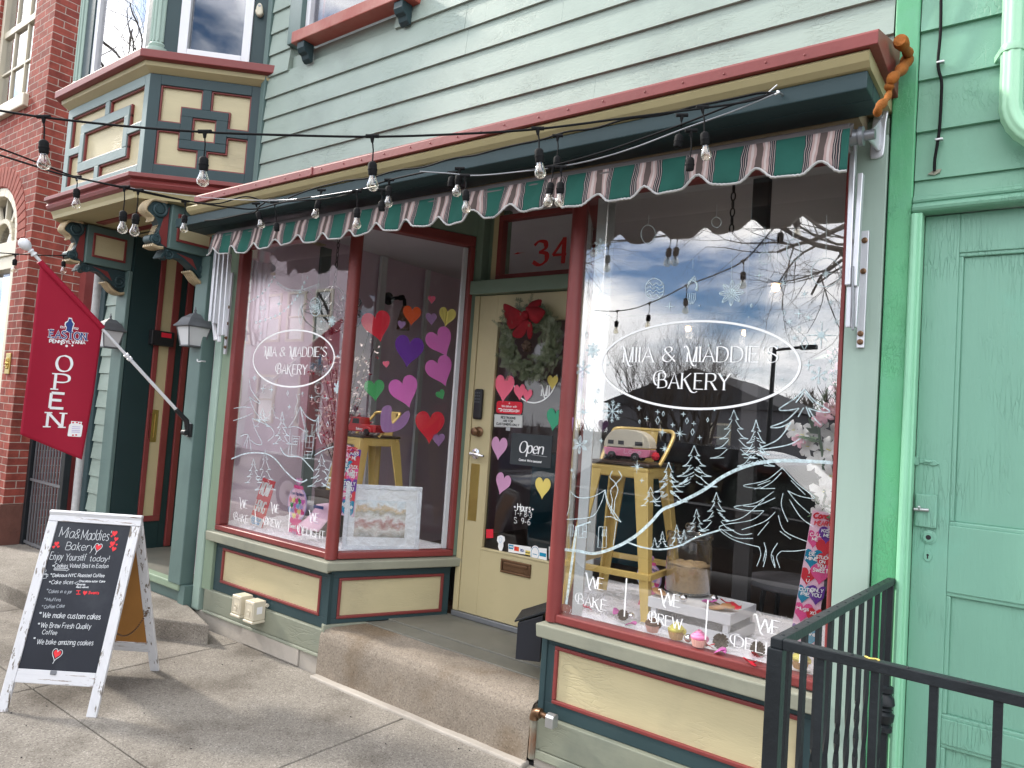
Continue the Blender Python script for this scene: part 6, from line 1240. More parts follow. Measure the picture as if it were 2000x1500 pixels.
for c, r in (((800, 345), 42), ((690, 335), 26), ((705, 440), 34), ((530, 555), 44), ((120, 1375-1360+560), 16)): star(g, B_, c, r, 8, .003, .25)
for c, r in (((695, 220), 16), ((845, 265), 20), ((880, 335), 22), ((660, 262), 26), ((975, 258), 14), ((130, 615), 18), ((120, 575), 10), ((545, 270), 12)): diam(g, B_, c, r)
for c in ((543, 185), (590, 250), (755, 290), (888, 282), (925, 370), (822, 222), (660, 208), (305, 390), (560, 640)): star(g, B_, c, 16, 4, .0035)
for i in range(46): c = (rnd.uniform(120, 1750), rnd.uniform(700, 1400)); u, v = A_(*c); r = rnd.uniform(.0015, .004); g.poly(FAC, [(u+r*math.cos(t*1.05), v+r*math.sin(t*1.05)) for t in range(6)], PN+.0004)
g = PG('painted_ornaments')
def orn(g, q, c, rx, ry, wd=.003, n=28):
    line(g, q, [(c[0]+rx*math.cos(i*6.2832/n), c[1]+ry*math.sin(i*6.2832/n)) for i in range(n+1)], wd)
for c, rx, ry in (((1720, 490), 92, 90), ((1335, 400), 36, 38), ((600, 250), 45, 58), ((1030, 175), 30, 32), ((1515, 350), 42, 70)): orn(g, A_, c, rx, ry)
for k in range(5): line(g, A_, [(845+k*6, 590-k*10), (860+k*8, 545-k*8), (910, 560+k*10), (895, 600)], .003); line(g, A_, [(848+k*12, 620), (852+k*11, 660), (860+k*5, 690)], .003)
for k in range(4): line(g, A_, [(590, 570+k*24), (610, 555+k*24), (630, 572+k*24), (650, 556+k*24), (670, 572+k*24), (695, 560+k*24)], .004)
orn(g, A_, (640, 595), 58, 66, .004)
for x, y0, y1 in ((1125, 380, 545), (1330, 200, 360), (1720, 130, 395), (880, 400, 470), (600, 130, 195), (1030, 60, 140), (1250, 40, 150), (1515, 200, 285)): line(g, A_, [(x+4, y0), (x, y1)], .0016)
put(DWR)
g = PG('painted_ornaments')
def beads(q, pts, n, r):
    P = smooth2([q(*p) for p in pts], 8); line(g, q, pts, .0022)
    for i in range(n):
        u, v = P[int(i*(len(P)-1)/(n-1))]; g.poly(FAC, [(u+r*math.cos(t*.785), v+r*1.15*math.sin(t*.785)) for t in range(8)], PN+.0006)
g = PG('painted_garland'); beads(L1, [(345, 508), (450, 440), (540, 345), (610, 240)], 8, .009); beads(L1, [(405, 748), (550, 705), (690, 640), (810, 530), (890, 420), (950, 300)], 14, .010)
sw = [(640, 290), (740, 360), (880, 385), (1000, 355), (1110, 312)]; line(g, L1, sw, .003)
for p in smooth2(sw, 4): orn(g, L1, (p[0], p[1]+18), 11, 12, .0025, 8)
g = PG('painted_ornaments')
def drop(q, c, rx, ry, s_=1):
    line(g, q, [(c[0], c[1]-ry), (c[0]+rx*.9, c[1]-ry*.25), (c[0]+rx*.7, c[1]+ry*.25), (c[0]-2, c[1]+ry), (c[0]-rx*.7, c[1]+ry*.25), (c[0]-rx*.9, c[1]-ry*.25), (c[0], c[1]-ry)], .0045)
drop(L1, (482, 588), 38, 105); drop(L1, (910, 665), 28, 105); drop(L1, (1410, 925), 34, 120)
for k in range(3): line(g, L1, [(452, 560+k*16), (470, 575+k*14), (490, 562+k*16), (512, 570+k*16)], .005)
for k in range(4): line(g, L1, [(1385, 900+k*14), (1400, 890+k*14), (1420, 905+k*14), (1438, 892+k*14)], .004)
orn(g, L1, (1072, 572), 60, 102, .006)
for k in range(8): line(g, L1, [(1022, 505+k*19), (1045, 490+k*19), (1068, 508+k*19), (1090, 492+k*19), (1118, 506+k*19)], .0085 if 2 < k < 6 else .004)
flake(g, L1, (1258, 735), 62, 8, .004, True); star(g, L1, (665, 540), 48, 4, .006, .5); flake(g, L1, (1410, 1170), 62, 6, .0045, True); flake(g, L1, (1325, 1475), 70, 6, .006); star(g, L1, (390, 1375), 48, 8, .004); star(g, L1, (1400, 1360), 40, 4, .004, .3)
for c in ((1140, 740), (1385, 470), (460, 870), (1325, 1130)): star(g, L1, c, 26, 4, .004)
for c, r in (((1355, 1085), 22), ((985, 245), 16), ((445, 800), 20), ((1370, 1290), 16)): diam(g, L1, c, r, .004)
for x, y0, y1 in ((485, 220, 480), (672, 320, 490), (920, 120, 570), (1085, 350, 470), (1262, 280, 670), (1425, 280, 810)): line(g, L1, [(x+12*(y1-y0)/300, y0), (x-2, y1)], .0018)
for a in (((355, 248), 400, 70, 3, .0045, 8), ((520, 275), 545, 78, 4, .005, 12), ((280, 668), 870, 72, 4, .004, 3), ((378, 592), 930, 88, 4, .0045, 3), ((850, 625), 900, 118, 4, .0045, 10), ((930, 700), 900, 80, 3, .004, 3), ((435, 240), 330, 55, 2, .003, 0)): pine(g, L2, *a[:3], tiers=a[3], wd=a[4], hatch=a[5])
g = PG('painted_tree')
for p in (((245, 0), (260, 90), (335, 200), (290, 185), (245, 150)), ((245, 150), (290, 270), (350, 330)), ((270, 330), (300, 430), (352, 540), (300, 545), (255, 510)), ((270, 330), (350, 365), (430, 410), (450, 470), (400, 520)), ((170, 480), (235, 470), (260, 600)), ((235, 470), (220, 580)), ((235, 470), (200, 560)), ((290, 335), (360, 345)), ((100, 250), (190, 235), (260, 240)), ((110, 350), (200, 320), (270, 290))): line(g, L2, p, .0055)
g = PG('painted_hill'); line(g, L2, [(95, 670), (200, 628), (300, 618), (400, 632), (470, 680), (540, 765), (620, 840), (685, 862), (728, 842)], .011)
line(g, L2, [(505, 572), (530, 620), (575, 648), (670, 655), (735, 715), (785, 775)], .009); line(g, L2, [(790, 640), (880, 590), (1010, 550)], .007); line(g, L2, [(850, 870), (900, 905), (980, 940)], .009)
g = PG('painted_house')
for p in (((570, 408), (620, 340), (672, 232)), ((672, 232), (690, 330), (715, 440)), ((672, 232), (720, 310), (790, 350), (825, 312)), ((570, 408), (640, 400), (715, 440), (740, 435)), ((825, 312), (805, 420), (850, 545)), ((825, 312), (820, 430), (840, 530)), ((680, 250), (700, 340), (725, 430)), ((588, 420), (572, 630)), ((700, 436), (685, 650)), ((637, 130), (648, 190), (630, 240)), ((630, 240), (625, 300)), ((645, 240), (640, 290)), ((790, 460), (770, 640))): line(g, L2, p, .0065 if p[0] in ((672, 232), (825, 312)) else .0045)
for x0, x1, y0, y1 in ((605, 668, 478, 640), (618, 655, 498, 552), (722, 780, 478, 580), (708, 768, 605, 668)):
    line(g, L2, [(x0, y0), (x1, y0+4), (x1-8, y1), (x0-8, y1-4), (x0, y0)], .0045, False)
    if y1-y0 < 120: line(g, L2, [((x0+x1)/2, y0), ((x0+x1)/2-8, y1)], .0035, False); line(g, L2, [(x0-4, (y0+y1)/2), (x1-4, (y0+y1)/2)], .0035, False)
g = PG('painted_stars')
for c, r in (((360, 80), 40), ((430, 90), 36), ((580, 235), 24), ((690, 120), 16), ((890, 160), 30), ((765, 155), 24)): star(g, L2, c, r, 4, .0045, .15)
flake(g, L2, (980, 80), 44, 8, .006)
for c, r in (((985, 290), 34), ((990, 500), 36), ((900, 380), 26), ((565, 120), 22)): diam(g, L2, c, r, .005)
for i in range(30): c = (rnd.uniform(250, 1000), rnd.uniform(60, 330)); u, v = L2(*c); r = rnd.uniform(.0015, .004); g.poly(FAC, [(u+r*math.cos(t*1.05), v+r*math.sin(t*1.05)) for t in range(6)], PN+.0004)
put(DWL)

# ================================================================== PAPER HEARTS
def heart(F, n, x0, y0, s, c, wpx, col, rot, label, grp, fold=0, hpx=None, tip=1.12):
    u, v = F.px(x0+c[0]/s, y0+c[1]/s, n)
    if hpx: w_ = abs(F.px(x0+c[0]/s, y0+(c[1]-hpx/2)/s, n)[1]-F.px(x0+c[0]/s, y0+(c[1]+hpx/2)/s, n)[1])*.95
    else: w_ = abs(F.px(x0+(c[0]+wpx/2)/s, y0+c[1]/s, n)[0]-F.px(x0+(c[0]-wpx/2)/s, y0+c[1]/s, n)[0])
    g = MB(); pts = tf(heartpts(w_, 40, tip), u, v, R_(rot)); k = len(pts)
    if fold:
        m_ = [0, 20]; a = [F.at(p[0], p[1], n+.012*abs(math.sin(2*math.pi*i/40))) for i, p in enumerate(pts)]; g.add(a, [tuple(range(0, 21)), tuple(list(range(20, 40))+[0])])
        o = g.build('paper_heart', col, solid=.0012)
    else: g.prism(F, pts, n-.0012, n); o = g.build('paper_heart', col)
    tag(o, label, 'heart', group=grp); return o
G1 = 'paper hearts on the slanted pane left of the shop door'
for c, wp, col, rot, lab in (((1200, 692), 205, 'h_red', 18, 'big red paper heart at the upper left of the slanted pane'), ((1445, 622), 128, 'h_orange', 0, 'orange paper heart in the slanted window'), ((1583, 516), 52, 'h_rose', 4, 'tiny rose heart at the top of the slanted pane'), ((1580, 648), 78, 'h_lilac', 6, 'dusky lilac heart left of the folded yellow one'), ((1372, 692), 56, 'h_lilac', -4, 'small lilac heart between the red and the orange heart'), ((1425, 866), 205, 'h_purple', -4, 'big purple paper heart in the slanted window'), ((1640, 808), 186, 'h_pink', 30, 'upper of two tilted orchid pink hearts touching each other'), ((1640, 1008), 190, 'h_pink', 26, 'lower of two tilted orchid pink hearts touching each other'), ((1184, 1142), 142, 'h_green', 10, 'green paper heart beside the red mullion post'), ((1392, 1150), 205, 'h_pink', 22, 'big pink heart above the red toy truck'), ((1265, 967), 46, 'h_rose', 12, 'tiny rose heart at the tip of the flower branch'), ((1645, 1180), 64, 'h_green', 30, 'small green heart under the lower orchid heart'), ((1570, 1392), 205, 'h_red', 2, 'big red heart low on the slanted pane'), ((1632, 1492), 84, 'h_lilac', 4, 'small lilac heart under the low red heart')):
    heart(ANL, -.016-(.003 if lab.startswith('lower') else 0), 400, 440, 3.571, c, wp, col, rot, lab, G1)
heart(ANL, -.030, 400, 440, 3.571, (1687, 632), 118, 'h_yellow', -4, 'folded yellow paper heart at the upper right of the slanted pane', G1, fold=1)
pp = [ANL.px(400+x/3.571, 440+y/3.571, -.016) for x, y in ((1240, 1275), (1280, 1255), (1305, 1275), (1300, 1330), (1310, 1385), (1350, 1350), (1395, 1305), (1425, 1295), (1428, 1340), (1400, 1395), (1340, 1435), (1260, 1445), (1232, 1420), (1225, 1350))]
g = MB(); g.prism(ANL, smooth2(pp, 4, True), -.0172, -.016); o = g.build('paper_heart', 'h_lilac'); tag(o, 'curled mauve paper heart slipping down before the gold stool', 'heart', group=G1)
G2 = 'paper hearts on the glass of the shop door'
for c, wp, col, rot, lab in (((262, 288), 94, 'h_rose', -2, 'large rose heart left of the round M emblem'), ((337, 311), 56, 'h_rose', 6, 'middle one of three rose hearts on the door'), ((375, 327), 46, 'h_rose', -4, 'smallest of three rose hearts, below the M emblem'), ((498, 263), 52, 'h_yellow', 0, 'small yellow heart inside the round M emblem'), ((507, 442), 80, 'h_teal', -6, 'sea green heart on the right of the door glass'), ((237, 582), 78, 'h_mauve', -2, 'pale mauve heart just left of the Open sign'), ((255, 757), 74, 'h_mauve', -14, 'tilted mauve heart under the Open sign'), ((450, 777), 76, 'h_yellow', 0, 'yellow heart below the right corner of the Open sign')):
    heart(DOR, -.0145 if 'middle' not in lab else -.013, 880, 640, 2.5, c, wp, col, rot, lab, G2, tip=1.25)
G3 = 'paper hearts on the doorway pane of the right window'
for c, hp, col, rot, lab in (((182, 1165), 255, 'h_purple', 0, 'long purple heart seen edge on at the left of the big window'), ((250, 1150), 230, 'h_rose', 5, 'rose heart beside the long purple one in the big window'), ((212, 1402), 185, 'h_red', -4, 'long red heart seen edge on behind the big window'), ((165, 1452), 120, 'h_yellow', 0, 'yellow heart seen edge on behind the big window'), ((124, 1440), 110, 'h_lilac', 0, 'lilac heart seen edge on beside the red corner post'), ((190, 1302), 60, 'h_green', 0, 'small green heart seen edge on under the purple one'), ((240, 820), 160, 'h_red', 0, 'red heart seen edge on high in the big window')):
    heart(ANR, -.016 if col != 'h_rose' else -.019, 1080, 380, 3.226, c, 0, col, rot, lab, G3, hpx=hp*.8)

# ================================================================== ON THE DOOR
def dz(x, y, n=.0): return DOR.px(880+x/2.5, 640+y/2.5, n)
def dthing(name, label, cat, p): return thing(name, label, cat, tuple(DOR.at(p[0], p[1], -.016)))
GN = -.0165
g = MB(); q0, q1 = dz(292, 512), dz(480, 692); u0, u1, v0, v1 = q0[0], q1[0], dz(286, 665)[1], q0[1]
OS = dthing('open_sign', 'dark slate Open sign hung behind the glass of the shop door', 'sign', (u0, v0)); pmat('slate_sign', (.035, .042, .048), .7, .1, 6)
g.fbox(DOR, u0, u1, v0, v1, GN-.004, GN); g.build('board', 'slate_sign', OS)
g = MB(); cu = (u0+u1)/2; hh = (v1-v0); st_, W_ = glyphs('Open', hh*.33, 1.2, .18)
write(g, DOR, 'Open', cu, v0+hh*.40, hh*.36, .011, GN+.0006, 1.1, .18, 'c', fit=(u1-u0)*.58, nib=.004); write(g, DOR, "Come in. We're awesome!", cu, v0+hh*.13, hh*.07, .0026, GN+.0006, 1.4, .2, 'c', fit=(u1-u0)*.55); g.rib(DOR, [(cu+.01, v0+hh*.36), (u1-.03, v0+hh*.34)], .001, GN+.0006); g.build('lettering', 'paint_white', OS)
def sticker(name, label, pts, col, cat='sticker', rad=0):
    P = [dz(*p) for p in pts]; o = dthing(name, label, cat, P[0]); g = MB()
    if rad:
        u0, u1, v0, v1 = min(p[0] for p in P), max(p[0] for p in P), min(p[1] for p in P), max(p[1] for p in P); r = rad
        P = [(cx+r*math.cos(a), cy+r*math.sin(a)) for cx, cy, a0 in ((u1-r, v1-r, 0), (u0+r, v1-r, 1.571), (u0+r, v0+r, 3.142), (u1-r, v0+r, 4.712)) for a in (a0, a0+.52, a0+1.05, a0+1.571)]
    g.prism(DOR, P, GN-.001, GN); g.build('sheet', col, o); return o, (min(p[0] for p in P), max(p[0] for p in P), min(p[1] for p in P), max(p[1] for p in P))
o, (a, b, c, d) = sticker('delivery_sticker', 'red rounded delivery sticker under the rose hearts on the door', ((218, 362), (341, 362), (341, 416), (218, 416)), 'sign_red', rad=.018)
g = MB(); write(g, DOR, '#1', (a+b)/2, d-(d-c)*.22, (d-c)*.13, .0018, GN+.0006, align='c'); write(g, DOR, 'We deliver with', (a+b)/2, d-(d-c)*.48, (d-c)*.17, .002, GN+.0006, align='c', fit=(b-a)*.58); write(g, DOR, 'DOORDASH', a+(b-a)*.29, c+(d-c)*.16, (d-c)*.2, .0036, GN+.0006, fit=(b-a)*.60)
g.rib(DOR, smooth2([(a+(b-a)*.08, c+(d-c)*.36), (a+(b-a)*.17, c+(d-c)*.37), (a+(b-a)*.24, c+(d-c)*.30), (a+(b-a)*.22, c+(d-c)*.2), (a+(b-a)*.15, c+(d-c)*.19)], 4), .0055, GN+.0006); g.build('lettering', 'paint_white', o)
o, (a, b, c, d) = sticker('restroom_notice', 'light grey notice about the restrooms on the shop door', ((205, 422), (345, 426), (343, 488), (205, 484)), 'h_grey' if 'h_grey' in MATS else flat('h_grey', (.55, .56, .55)), 'notice')
g = MB()
for i, s_ in enumerate(('RESTROOMS', 'ARE FOR', 'CUSTOMERS ONLY')): write(g, DOR, s_, (a+b)/2, d-(d-c)*(.34+.24*i), (d-c)*.15, .0034, GN+.0006, align='c', fit=(b-a)*(.5, .34, .78)[i])
g.frame(DOR, a+.004, b-.004, c+.005, d-.004, .0015, GN, GN+.0006); g.build('lettering', 'black', o)
g = MB(); u, v = dz(273, 492)[0], dz(273, 492)[1]; g.fbox(DOR, u-.018, u+.016, v-.014, v+.02, GN-.004, GN-.002); g.build('tape', 'paper_white', o)
o, (a, b, c, d) = sticker('red_decal', 'small square red decal low on the left of the door glass', ((166, 985), (200, 985), (200, 1028), (166, 1028)), 'sign_red')
g = MB(); g.fbox(DOR, a+.012, b-.012, c+.02, d-.02, GN, GN+.0005); g.build('mark', 'h_red', o)
P = [(222, 1020), (238, 1014), (256, 1022), (258, 1040), (250, 1052), (250, 1070), (243, 1090), (230, 1090), (224, 1070), (226, 1055), (218, 1040)]
o, _q = sticker('white_decal', 'white bulb shaped decal beside the red square on the door glass', P, 'paper_white'); g = MB(); q = dz(236, 1036); g.rib(DOR, [(q[0]+.012*math.cos(t*.524), q[1]+.016*math.sin(t*.524)) for t in range(13)], .002, GN+.0005); g.rib(DOR, [(q[0]-.008, q[1]-.02), (q[0]+.008, q[1]-.02)], .002, GN+.0005); g.build('drawing', 'c_sky', o)
o, (a, b, c, d) = sticker('card_strip', 'strip of payment card stickers along the bottom of the door glass', ((274, 1056), (384, 1072), (384, 1113), (274, 1096)), 'paper_white')
cols = (('c_blue',), ('h_orange',), ('paper_white',), ('paper_white',))
for i, cc_ in enumerate(('c_blue', 'h_orange', 'paper_white', 'h_yellow')):
    x0, x1 = a+(b-a)*(.03+.245*i), a+(b-a)*(.235+.245*i); sl = -(.016/.11)*0; y0_ = c+(d-c)*(.36-.085*i); y1_ = y0_+(d-c)*.46
    g = MB(); g.fbox(DOR, x0, x1, y0_, y1_, GN, GN+.0006); k_ = g.build('card_logo', cc_, o)
    if i == 2: g = MB(); write(g, DOR, 'VISA', (x0+x1)/2, y0_+.008, .016, .003, GN+.0012, align='c', fit=(x1-x0)*.8, sl=.2); g.build('lettering', 'navy', k_)
    elif i == 1:
        g = MB(); g.poly(DOR, [((x0+x1)/2-.008+.009*math.cos(t*.52), (y0_+y1_)/2+.009*math.sin(t*.52)) for t in range(12)], GN+.0012); g.build('disc', 'sign_red', k_)
    elif i == 0: g = MB(); write(g, DOR, 'AMEX', (x0+x1)/2, (y0_+y1_)/2-.004, .009, .0022, GN+.0012, align='c', fit=(x1-x0)*.8); g.build('lettering', 'paint_white', k_)
    else: g = MB(); write(g, DOR, 'DISCOVER', (x0+x1)/2, (y0_+y1_)/2-.003, .007, .0016, GN+.0012, align='c', fit=(x1-x0)*.9); g.build('lettering', 'black', k_)
q = dz(405, 1104); g = MB(); P = [(q[0]+.036*math.cos(t*.31), q[1]+.048*math.sin(t*.31)) for t in range(20)]; o = dthing('round_decal', 'round pale blue decal beside the payment cards on the door', 'sticker', q); g.prism(DOR, P, GN-.001, GN+.0004); g.build('sheet', 'paper_white', o); g = MB(); g.rib(DOR, [(q[0]+.029*math.cos(t*.31), q[1]+.04*math.sin(t*.31)) for t in range(21)], .003, GN+.001); write(g, DOR, '5', q[0], q[1]-.015, .026, .004, GN+.001, align='c') if 0 else None; g.rib(DOR, [(q[0]-.016, q[1]-.004), (q[0]+.016, q[1]-.006)], .004, GN+.001); g.build('print', 'c_blue', o)
o, (a, b, c, d) = sticker('blue_card_decal', 'white decal with a blue square right of the round decal', ((424, 1076), (462, 1080), (462, 1146), (424, 1140)), 'paper_white'); g = MB(); g.fbox(DOR, a+.008, b-.008, c+.03, d-.03, GN, GN+.0005); g.build('blue_square', 'c_blue', o)
o, (a, b, c, d) = sticker('plain_decal', 'pale decal half hidden behind the red post at the door', ((472, 1070), (500, 1074), (500, 1134), (472, 1130)), 'h_grey')
# hours and emblem written straight on the glass
g = MB(); a = dz(318, 888); write(g, DOR, 'Hours', a[0], a[1]-.004, .042, .0065, .0005-.018, fit=dz(382, 890)[0]-a[0])
for c in ((306, 876), (393, 888)): q = dz(*c); g.poly(DOR, [(q[0]+.011*(1 if i % 2 == 0 else .35)*math.cos(i*.785), q[1]+.011*(1 if i % 2 == 0 else .35)*math.sin(i*.785)) for i in range(8)], -.0175)
q = dz(303, 908); write(g, DOR, 'T-F 8-3', q[0], q[1]-.01, .03, .003, -.0175, fit=dz(388, 918)[0]-q[0], wob=.3, rnd=rnd); q = dz(301, 940); write(g, DOR, 'S: 9-6', q[0], q[1]-.016, .036, .003, -.0175, fit=dz(380, 950)[0]-q[0], wob=.3, rnd=rnd)
q = dz(402, 235); rx, ry = .168, .168; g.rib(DOR, [(q[0]+rx*math.cos(math.pi*1.02+t*.105), q[1]+ry*math.sin(math.pi*1.02+t*.105)*1.0) for t in range(31)], .009, -.0175)
q = dz(428, 330); write(g, DOR, '\x01', q[0]+.01, q[1]+.0, .062, .010, -.0175, fit=.06, nib=.003, serif=.008); q = dz(415, 258); write(g, DOR, '&', q[0], q[1], .03, .006, -.0175, nib=.002)
g.build('lettering', 'paint_white', D)
# wreath
WR = thing('wreath', 'evergreen wreath with a big red bow hung on the shop door', 'wreath', tuple(DOR.at(-2.656, 2.1, .05)))
wc = DOR.px(1038, 668, .05); rnd = random.Random(40); pmat('needle', (.085, .105, .055), .6, .35, 20); pmat('needle_pale', (.17, .19, .125), .6, .3, 20)
def fan(g, c, d, up, L_, w_, n=7):                                   # flat spray of needles on a twig
    d = d.normalized(); s_ = d.cross(up).normalized()
    for i in range(n):
        t = .15+.85*i/n; p = c+d*L_*t
        for sg in (-1, 1):
            e = p+(d*.6+s_*sg*.8+up*rnd.uniform(-.25, .35)).normalized()*w_*(1.1-t*.6); q = d*.0028; g.quad(p-q, p+q, e+q*.5, e-q*.5)
    g.quad(c-s_*.0012, c+s_*.0012, c+d*L_+s_*.0006, c+d*L_-s_*.0006)
gs = [MB(), MB()]
for i in range(620):
    a = rnd.uniform(0, 6.283); rr_ = .165+rnd.gauss(0, .028); n_ = .05+rnd.uniform(-.02, .045); c = DOR.at(wc[0]+rr_*math.cos(a), wc[1]+rr_*math.sin(a)*1.08, n_)
    td = DOR.u*(-math.sin(a))+DOR.v*math.cos(a); rd = DOR.u*math.cos(a)+DOR.v*math.sin(a)
    d = td*rnd.choice((1, 1, 1, -.5))*rnd.uniform(.5, 1)+rd*rnd.uniform(-.55, .75)+DOR.n*rnd.uniform(-.1, .7); fan(gs[rnd.random() < .4], c, d, DOR.n, rnd.uniform(.05, .085), rnd.uniform(.018, .028))
gs[0].build('greenery', 'needle', WR); gs[1].build('greenery', 'needle_pale', WR)
g = MB(); g.lathe(DOR.at(wc[0]+.005, wc[1]-.035, .10), [(.008, -.03), (.024, -.02), (.03, 0), (.024, .018), (.01, .03)], 12, DOR.n)
for i in range(40): a, b = rnd.uniform(0, 6.28), rnd.uniform(-.6, 1.3); c = DOR.at(wc[0]+.005, wc[1]-.035, .10); g.ball(c+(DOR.u*math.cos(a)*math.cos(b)+DOR.v*math.sin(a)*math.cos(b)+DOR.n*math.sin(b))*.03, .009, 6, (1, .6, 1))
pmat('cone', (.06, .035, .022), .7, .4, 30); g.build('pine_cone', 'cone', WR)
pmat('velvet', (.20, .004, .010), .85, .25, 14)
def bowpx(x, y, n): p = DOR.px(860+x/6.25, 420+y/6.25, .1); return DOR.at(p[0], p[1], n)
g = MB()
def loop(pts, th):                                                    # a puffed loop: outline with a raised middle
    k = len(pts); c = sum((Vector(p) for p in pts), Vector())/k+DOR.n*th; g.add([*pts, c], [(i, (i+1) % k, k) for i in range(k)])
loop([bowpx(*p) for p in ((755, 1075, .10), (830, 1080, .13), (960, 1140, .14), (1085, 1230, .12), (1090, 1290, .11), (1010, 1340, .12), (890, 1420, .12), (830, 1400, .10), (765, 1220, .09))], .045)
loop([bowpx(*p) for p in ((1065, 1110, .12), (1150, 1040, .11), (1245, 1008, .09), (1250, 1090, .11), (1230, 1180, .13), (1130, 1200, .13))], .03)
loop([bowpx(*p) for p in ((1060, 1120, .13), (1140, 1130, .15), (1260, 1130, .13), (1330, 1180, .12), (1290, 1250, .13), (1210, 1370, .12), (1130, 1290, .13), (1080, 1260, .13))], .05)
loop([bowpx(*p) for p in ((1080, 1250, .13), (1140, 1300, .13), (1080, 1420, .12), (1000, 1530, .10), (840, 1490, .09), (900, 1400, .11))], .02)
loop([bowpx(*p) for p in ((1120, 1280, .13), (1150, 1330, .12), (1140, 1480, .10), (1060, 1560, .09), (1070, 1400, .12))], .015)
g.ball(bowpx(1095, 1240, .15), .03, 10); o = g.build('bow', 'velvet', WR, smooth=80, solid=.003); md = o.modifiers.new('sub', 'SUBSURF'); md.levels = 2; md.render_levels = 2
# ================================================================== IN THE SHOP WINDOWS
def fluff(pts, label, seed):
    rnd = random.Random(seed); g = MB()
    xs, ys = [p[0] for p in pts], [p[1] for p in pts]
    def inside(x, y):
        c = False
        for i in range(len(pts)):
            a, b = pts[i], pts[i-1]
            if (a[1] > y) != (b[1] > y) and x < (b[0]-a[0])*(y-a[1])/(b[1]-a[1])+a[0]: c = not c
        return c
    def h(x, y): return .698+.018*(noise.noise(Vector((x*6, y*6, seed)))+.5)+.016*noise.noise(Vector((x*19, y*19, seed)))
    x = min(xs); s_ = .024
    while x < max(xs):
        y = min(ys)
        while y < max(ys):
            if all(inside(a, b) for a, b in ((x, y), (x+s_, y), (x+s_, y+s_), (x, y+s_))): g.quad((x, y, h(x, y)), (x+s_, y, h(x+s_, y)), (x+s_, y+s_, h(x+s_, y+s_)), (x, y+s_, h(x, y+s_)))
            y += s_
        x += s_
    for i in range(3600):
        x, y = rnd.uniform(min(xs), max(xs)), min(ys)+(max(ys)-min(ys))*rnd.random()**1.4
        if not inside(x, y): continue
        p = Vector((x, y, h(x, y)-.002)); d = Vector((rnd.gauss(0, 1), rnd.gauss(0, 1), rnd.uniform(.2, 1.1))).normalized()*rnd.uniform(.012, .034); s2 = d.orthogonal().normalized()*.0016
        m_ = p+d*.6; g.add([p-s2, p+s2, m_+s2*.7, m_-s2*.7, p+d+Vector((0, 0, -.004))], [(0, 1, 2, 3), (3, 2, 4)])
    o = g.build('snow_fluff', 'fluff'); tag(o, label, 'artificial snow', kind='stuff')
pmat('fluff', (.90, .89, .94), .95, .06, 9, spec=.1)
fluff([(-4.97, .035), (-3.53, .035), (-3.24, .68), (-3.24, .93), (-4.97, .93)], 'white fluffy artificial snow on the left display shelf', 3)
fluff([(-1.84, .035), (-.60, .035), (-.60, .93), (-2.12, .93), (-2.12, .70)], 'white fluffy artificial snow on the right display shelf', 5)
def stool(label, seat_z, base_z, w_):
    o = thing('bar_stool', label, 'stool', (0, 0, base_z), group='gold bar stools in the windows'); hz = seat_z-base_z; a, b = w_/2, w_/2+.075
    g = MB(); g.box(-a-.006, a+.006, -a-.006, a+.006, hz-.018, hz); g.build('seat', 'seat_dark', o, bevel=.012, seg=3, local=True)
    g = MB(); g.frame(Fr((0, 0, 0), (1, 0, 0), (0, 1, 0)), -a, a, -a, a, .03, hz-.075, hz-.019); g.build('apron', 'gold_paint', o, bevel=.01, seg=3, local=True)
    for sx in (-1, 1):
        for sy in (-1, 1):
            g = MB(); P, Q = (a*sx, a*sy), (b*sx, b*sy); t0, t1 = .075, .038
            def L_(p, t, z): return [(p[0], p[1], z), (p[0]-sx*t, p[1], z), (p[0]-sx*t, p[1]-sy*.012, z), (p[0]-sx*.012, p[1]-sy*.012, z), (p[0]-sx*.012, p[1]-sy*t, z), (p[0], p[1]-sy*t, z)]
            A1, A2 = L_(Q, t1, 0), L_(P, t0, hz-.04); g.add(A1+A2, [(0, 1, 2, 3, 4, 5), (11, 10, 9, 8, 7, 6)]+[(i, (i+1) % 6, (i+1) % 6+6, i+6) for i in range(6)]); g.build('leg', 'gold_paint', o, bevel=.003, local=True)
    g = MB(); z = .20; k = a+.06
    for p, q in (((-k, -k), (k, -k)), ((k, -k), (k, k)), ((k, k), (-k, k)), ((-k, k), (-k, -k))): g.bar((p[0], p[1], z), (q[0], q[1], z), .018, .03)
    g.build('footrest', 'gold_paint', o, bevel=.003, local=True)
    g = MB(); R = smooth2([(-a, -.02, hz-.01), (-a-.01, .05, hz+.06), (-a-.012, .12, hz+.13), (-a, a-.02, hz+.16), (-a*.7, a+.01, hz+.165), (0, a+.02, hz+.165), (a*.7, a+.01, hz+.165), (a, a-.02, hz+.16), (a+.012, .12, hz+.13), (a+.01, .05, hz+.06), (a, -.02, hz-.01)], 5); g.tube(R, .0105, 10); g.build('back_rail', 'gold_paint', o, smooth=60, local=True)
    g = MB(); g.hexa([(-.06, a-.01, hz-.01), (.06, a-.01, hz-.01), (.06, a+.0, hz-.01), (-.06, a+.0, hz-.01), (-.07, a+.01, hz+.16), (.07, a+.01, hz+.16), (.07, a+.02, hz+.16), (-.07, a+.02, hz+.16)]); g.build('back_plate', 'gold_paint', o, bevel=.003, local=True)
    return o
pmat('seat_dark', (.045, .03, .022), .35, .2, 4)
s1 = stool('gold metal bar stool carrying the pink toy camper', 1.440, .715, .32); s1.location = (-1.735, .42, .715); s1.rotation_euler.z = R_(4)
s2 = dup(s1); s2.location = (-3.93, .62, .71); s2.rotation_euler.z = R_(-12); s2['label'] = 'gold metal bar stool carrying the red toy truck in the left window'
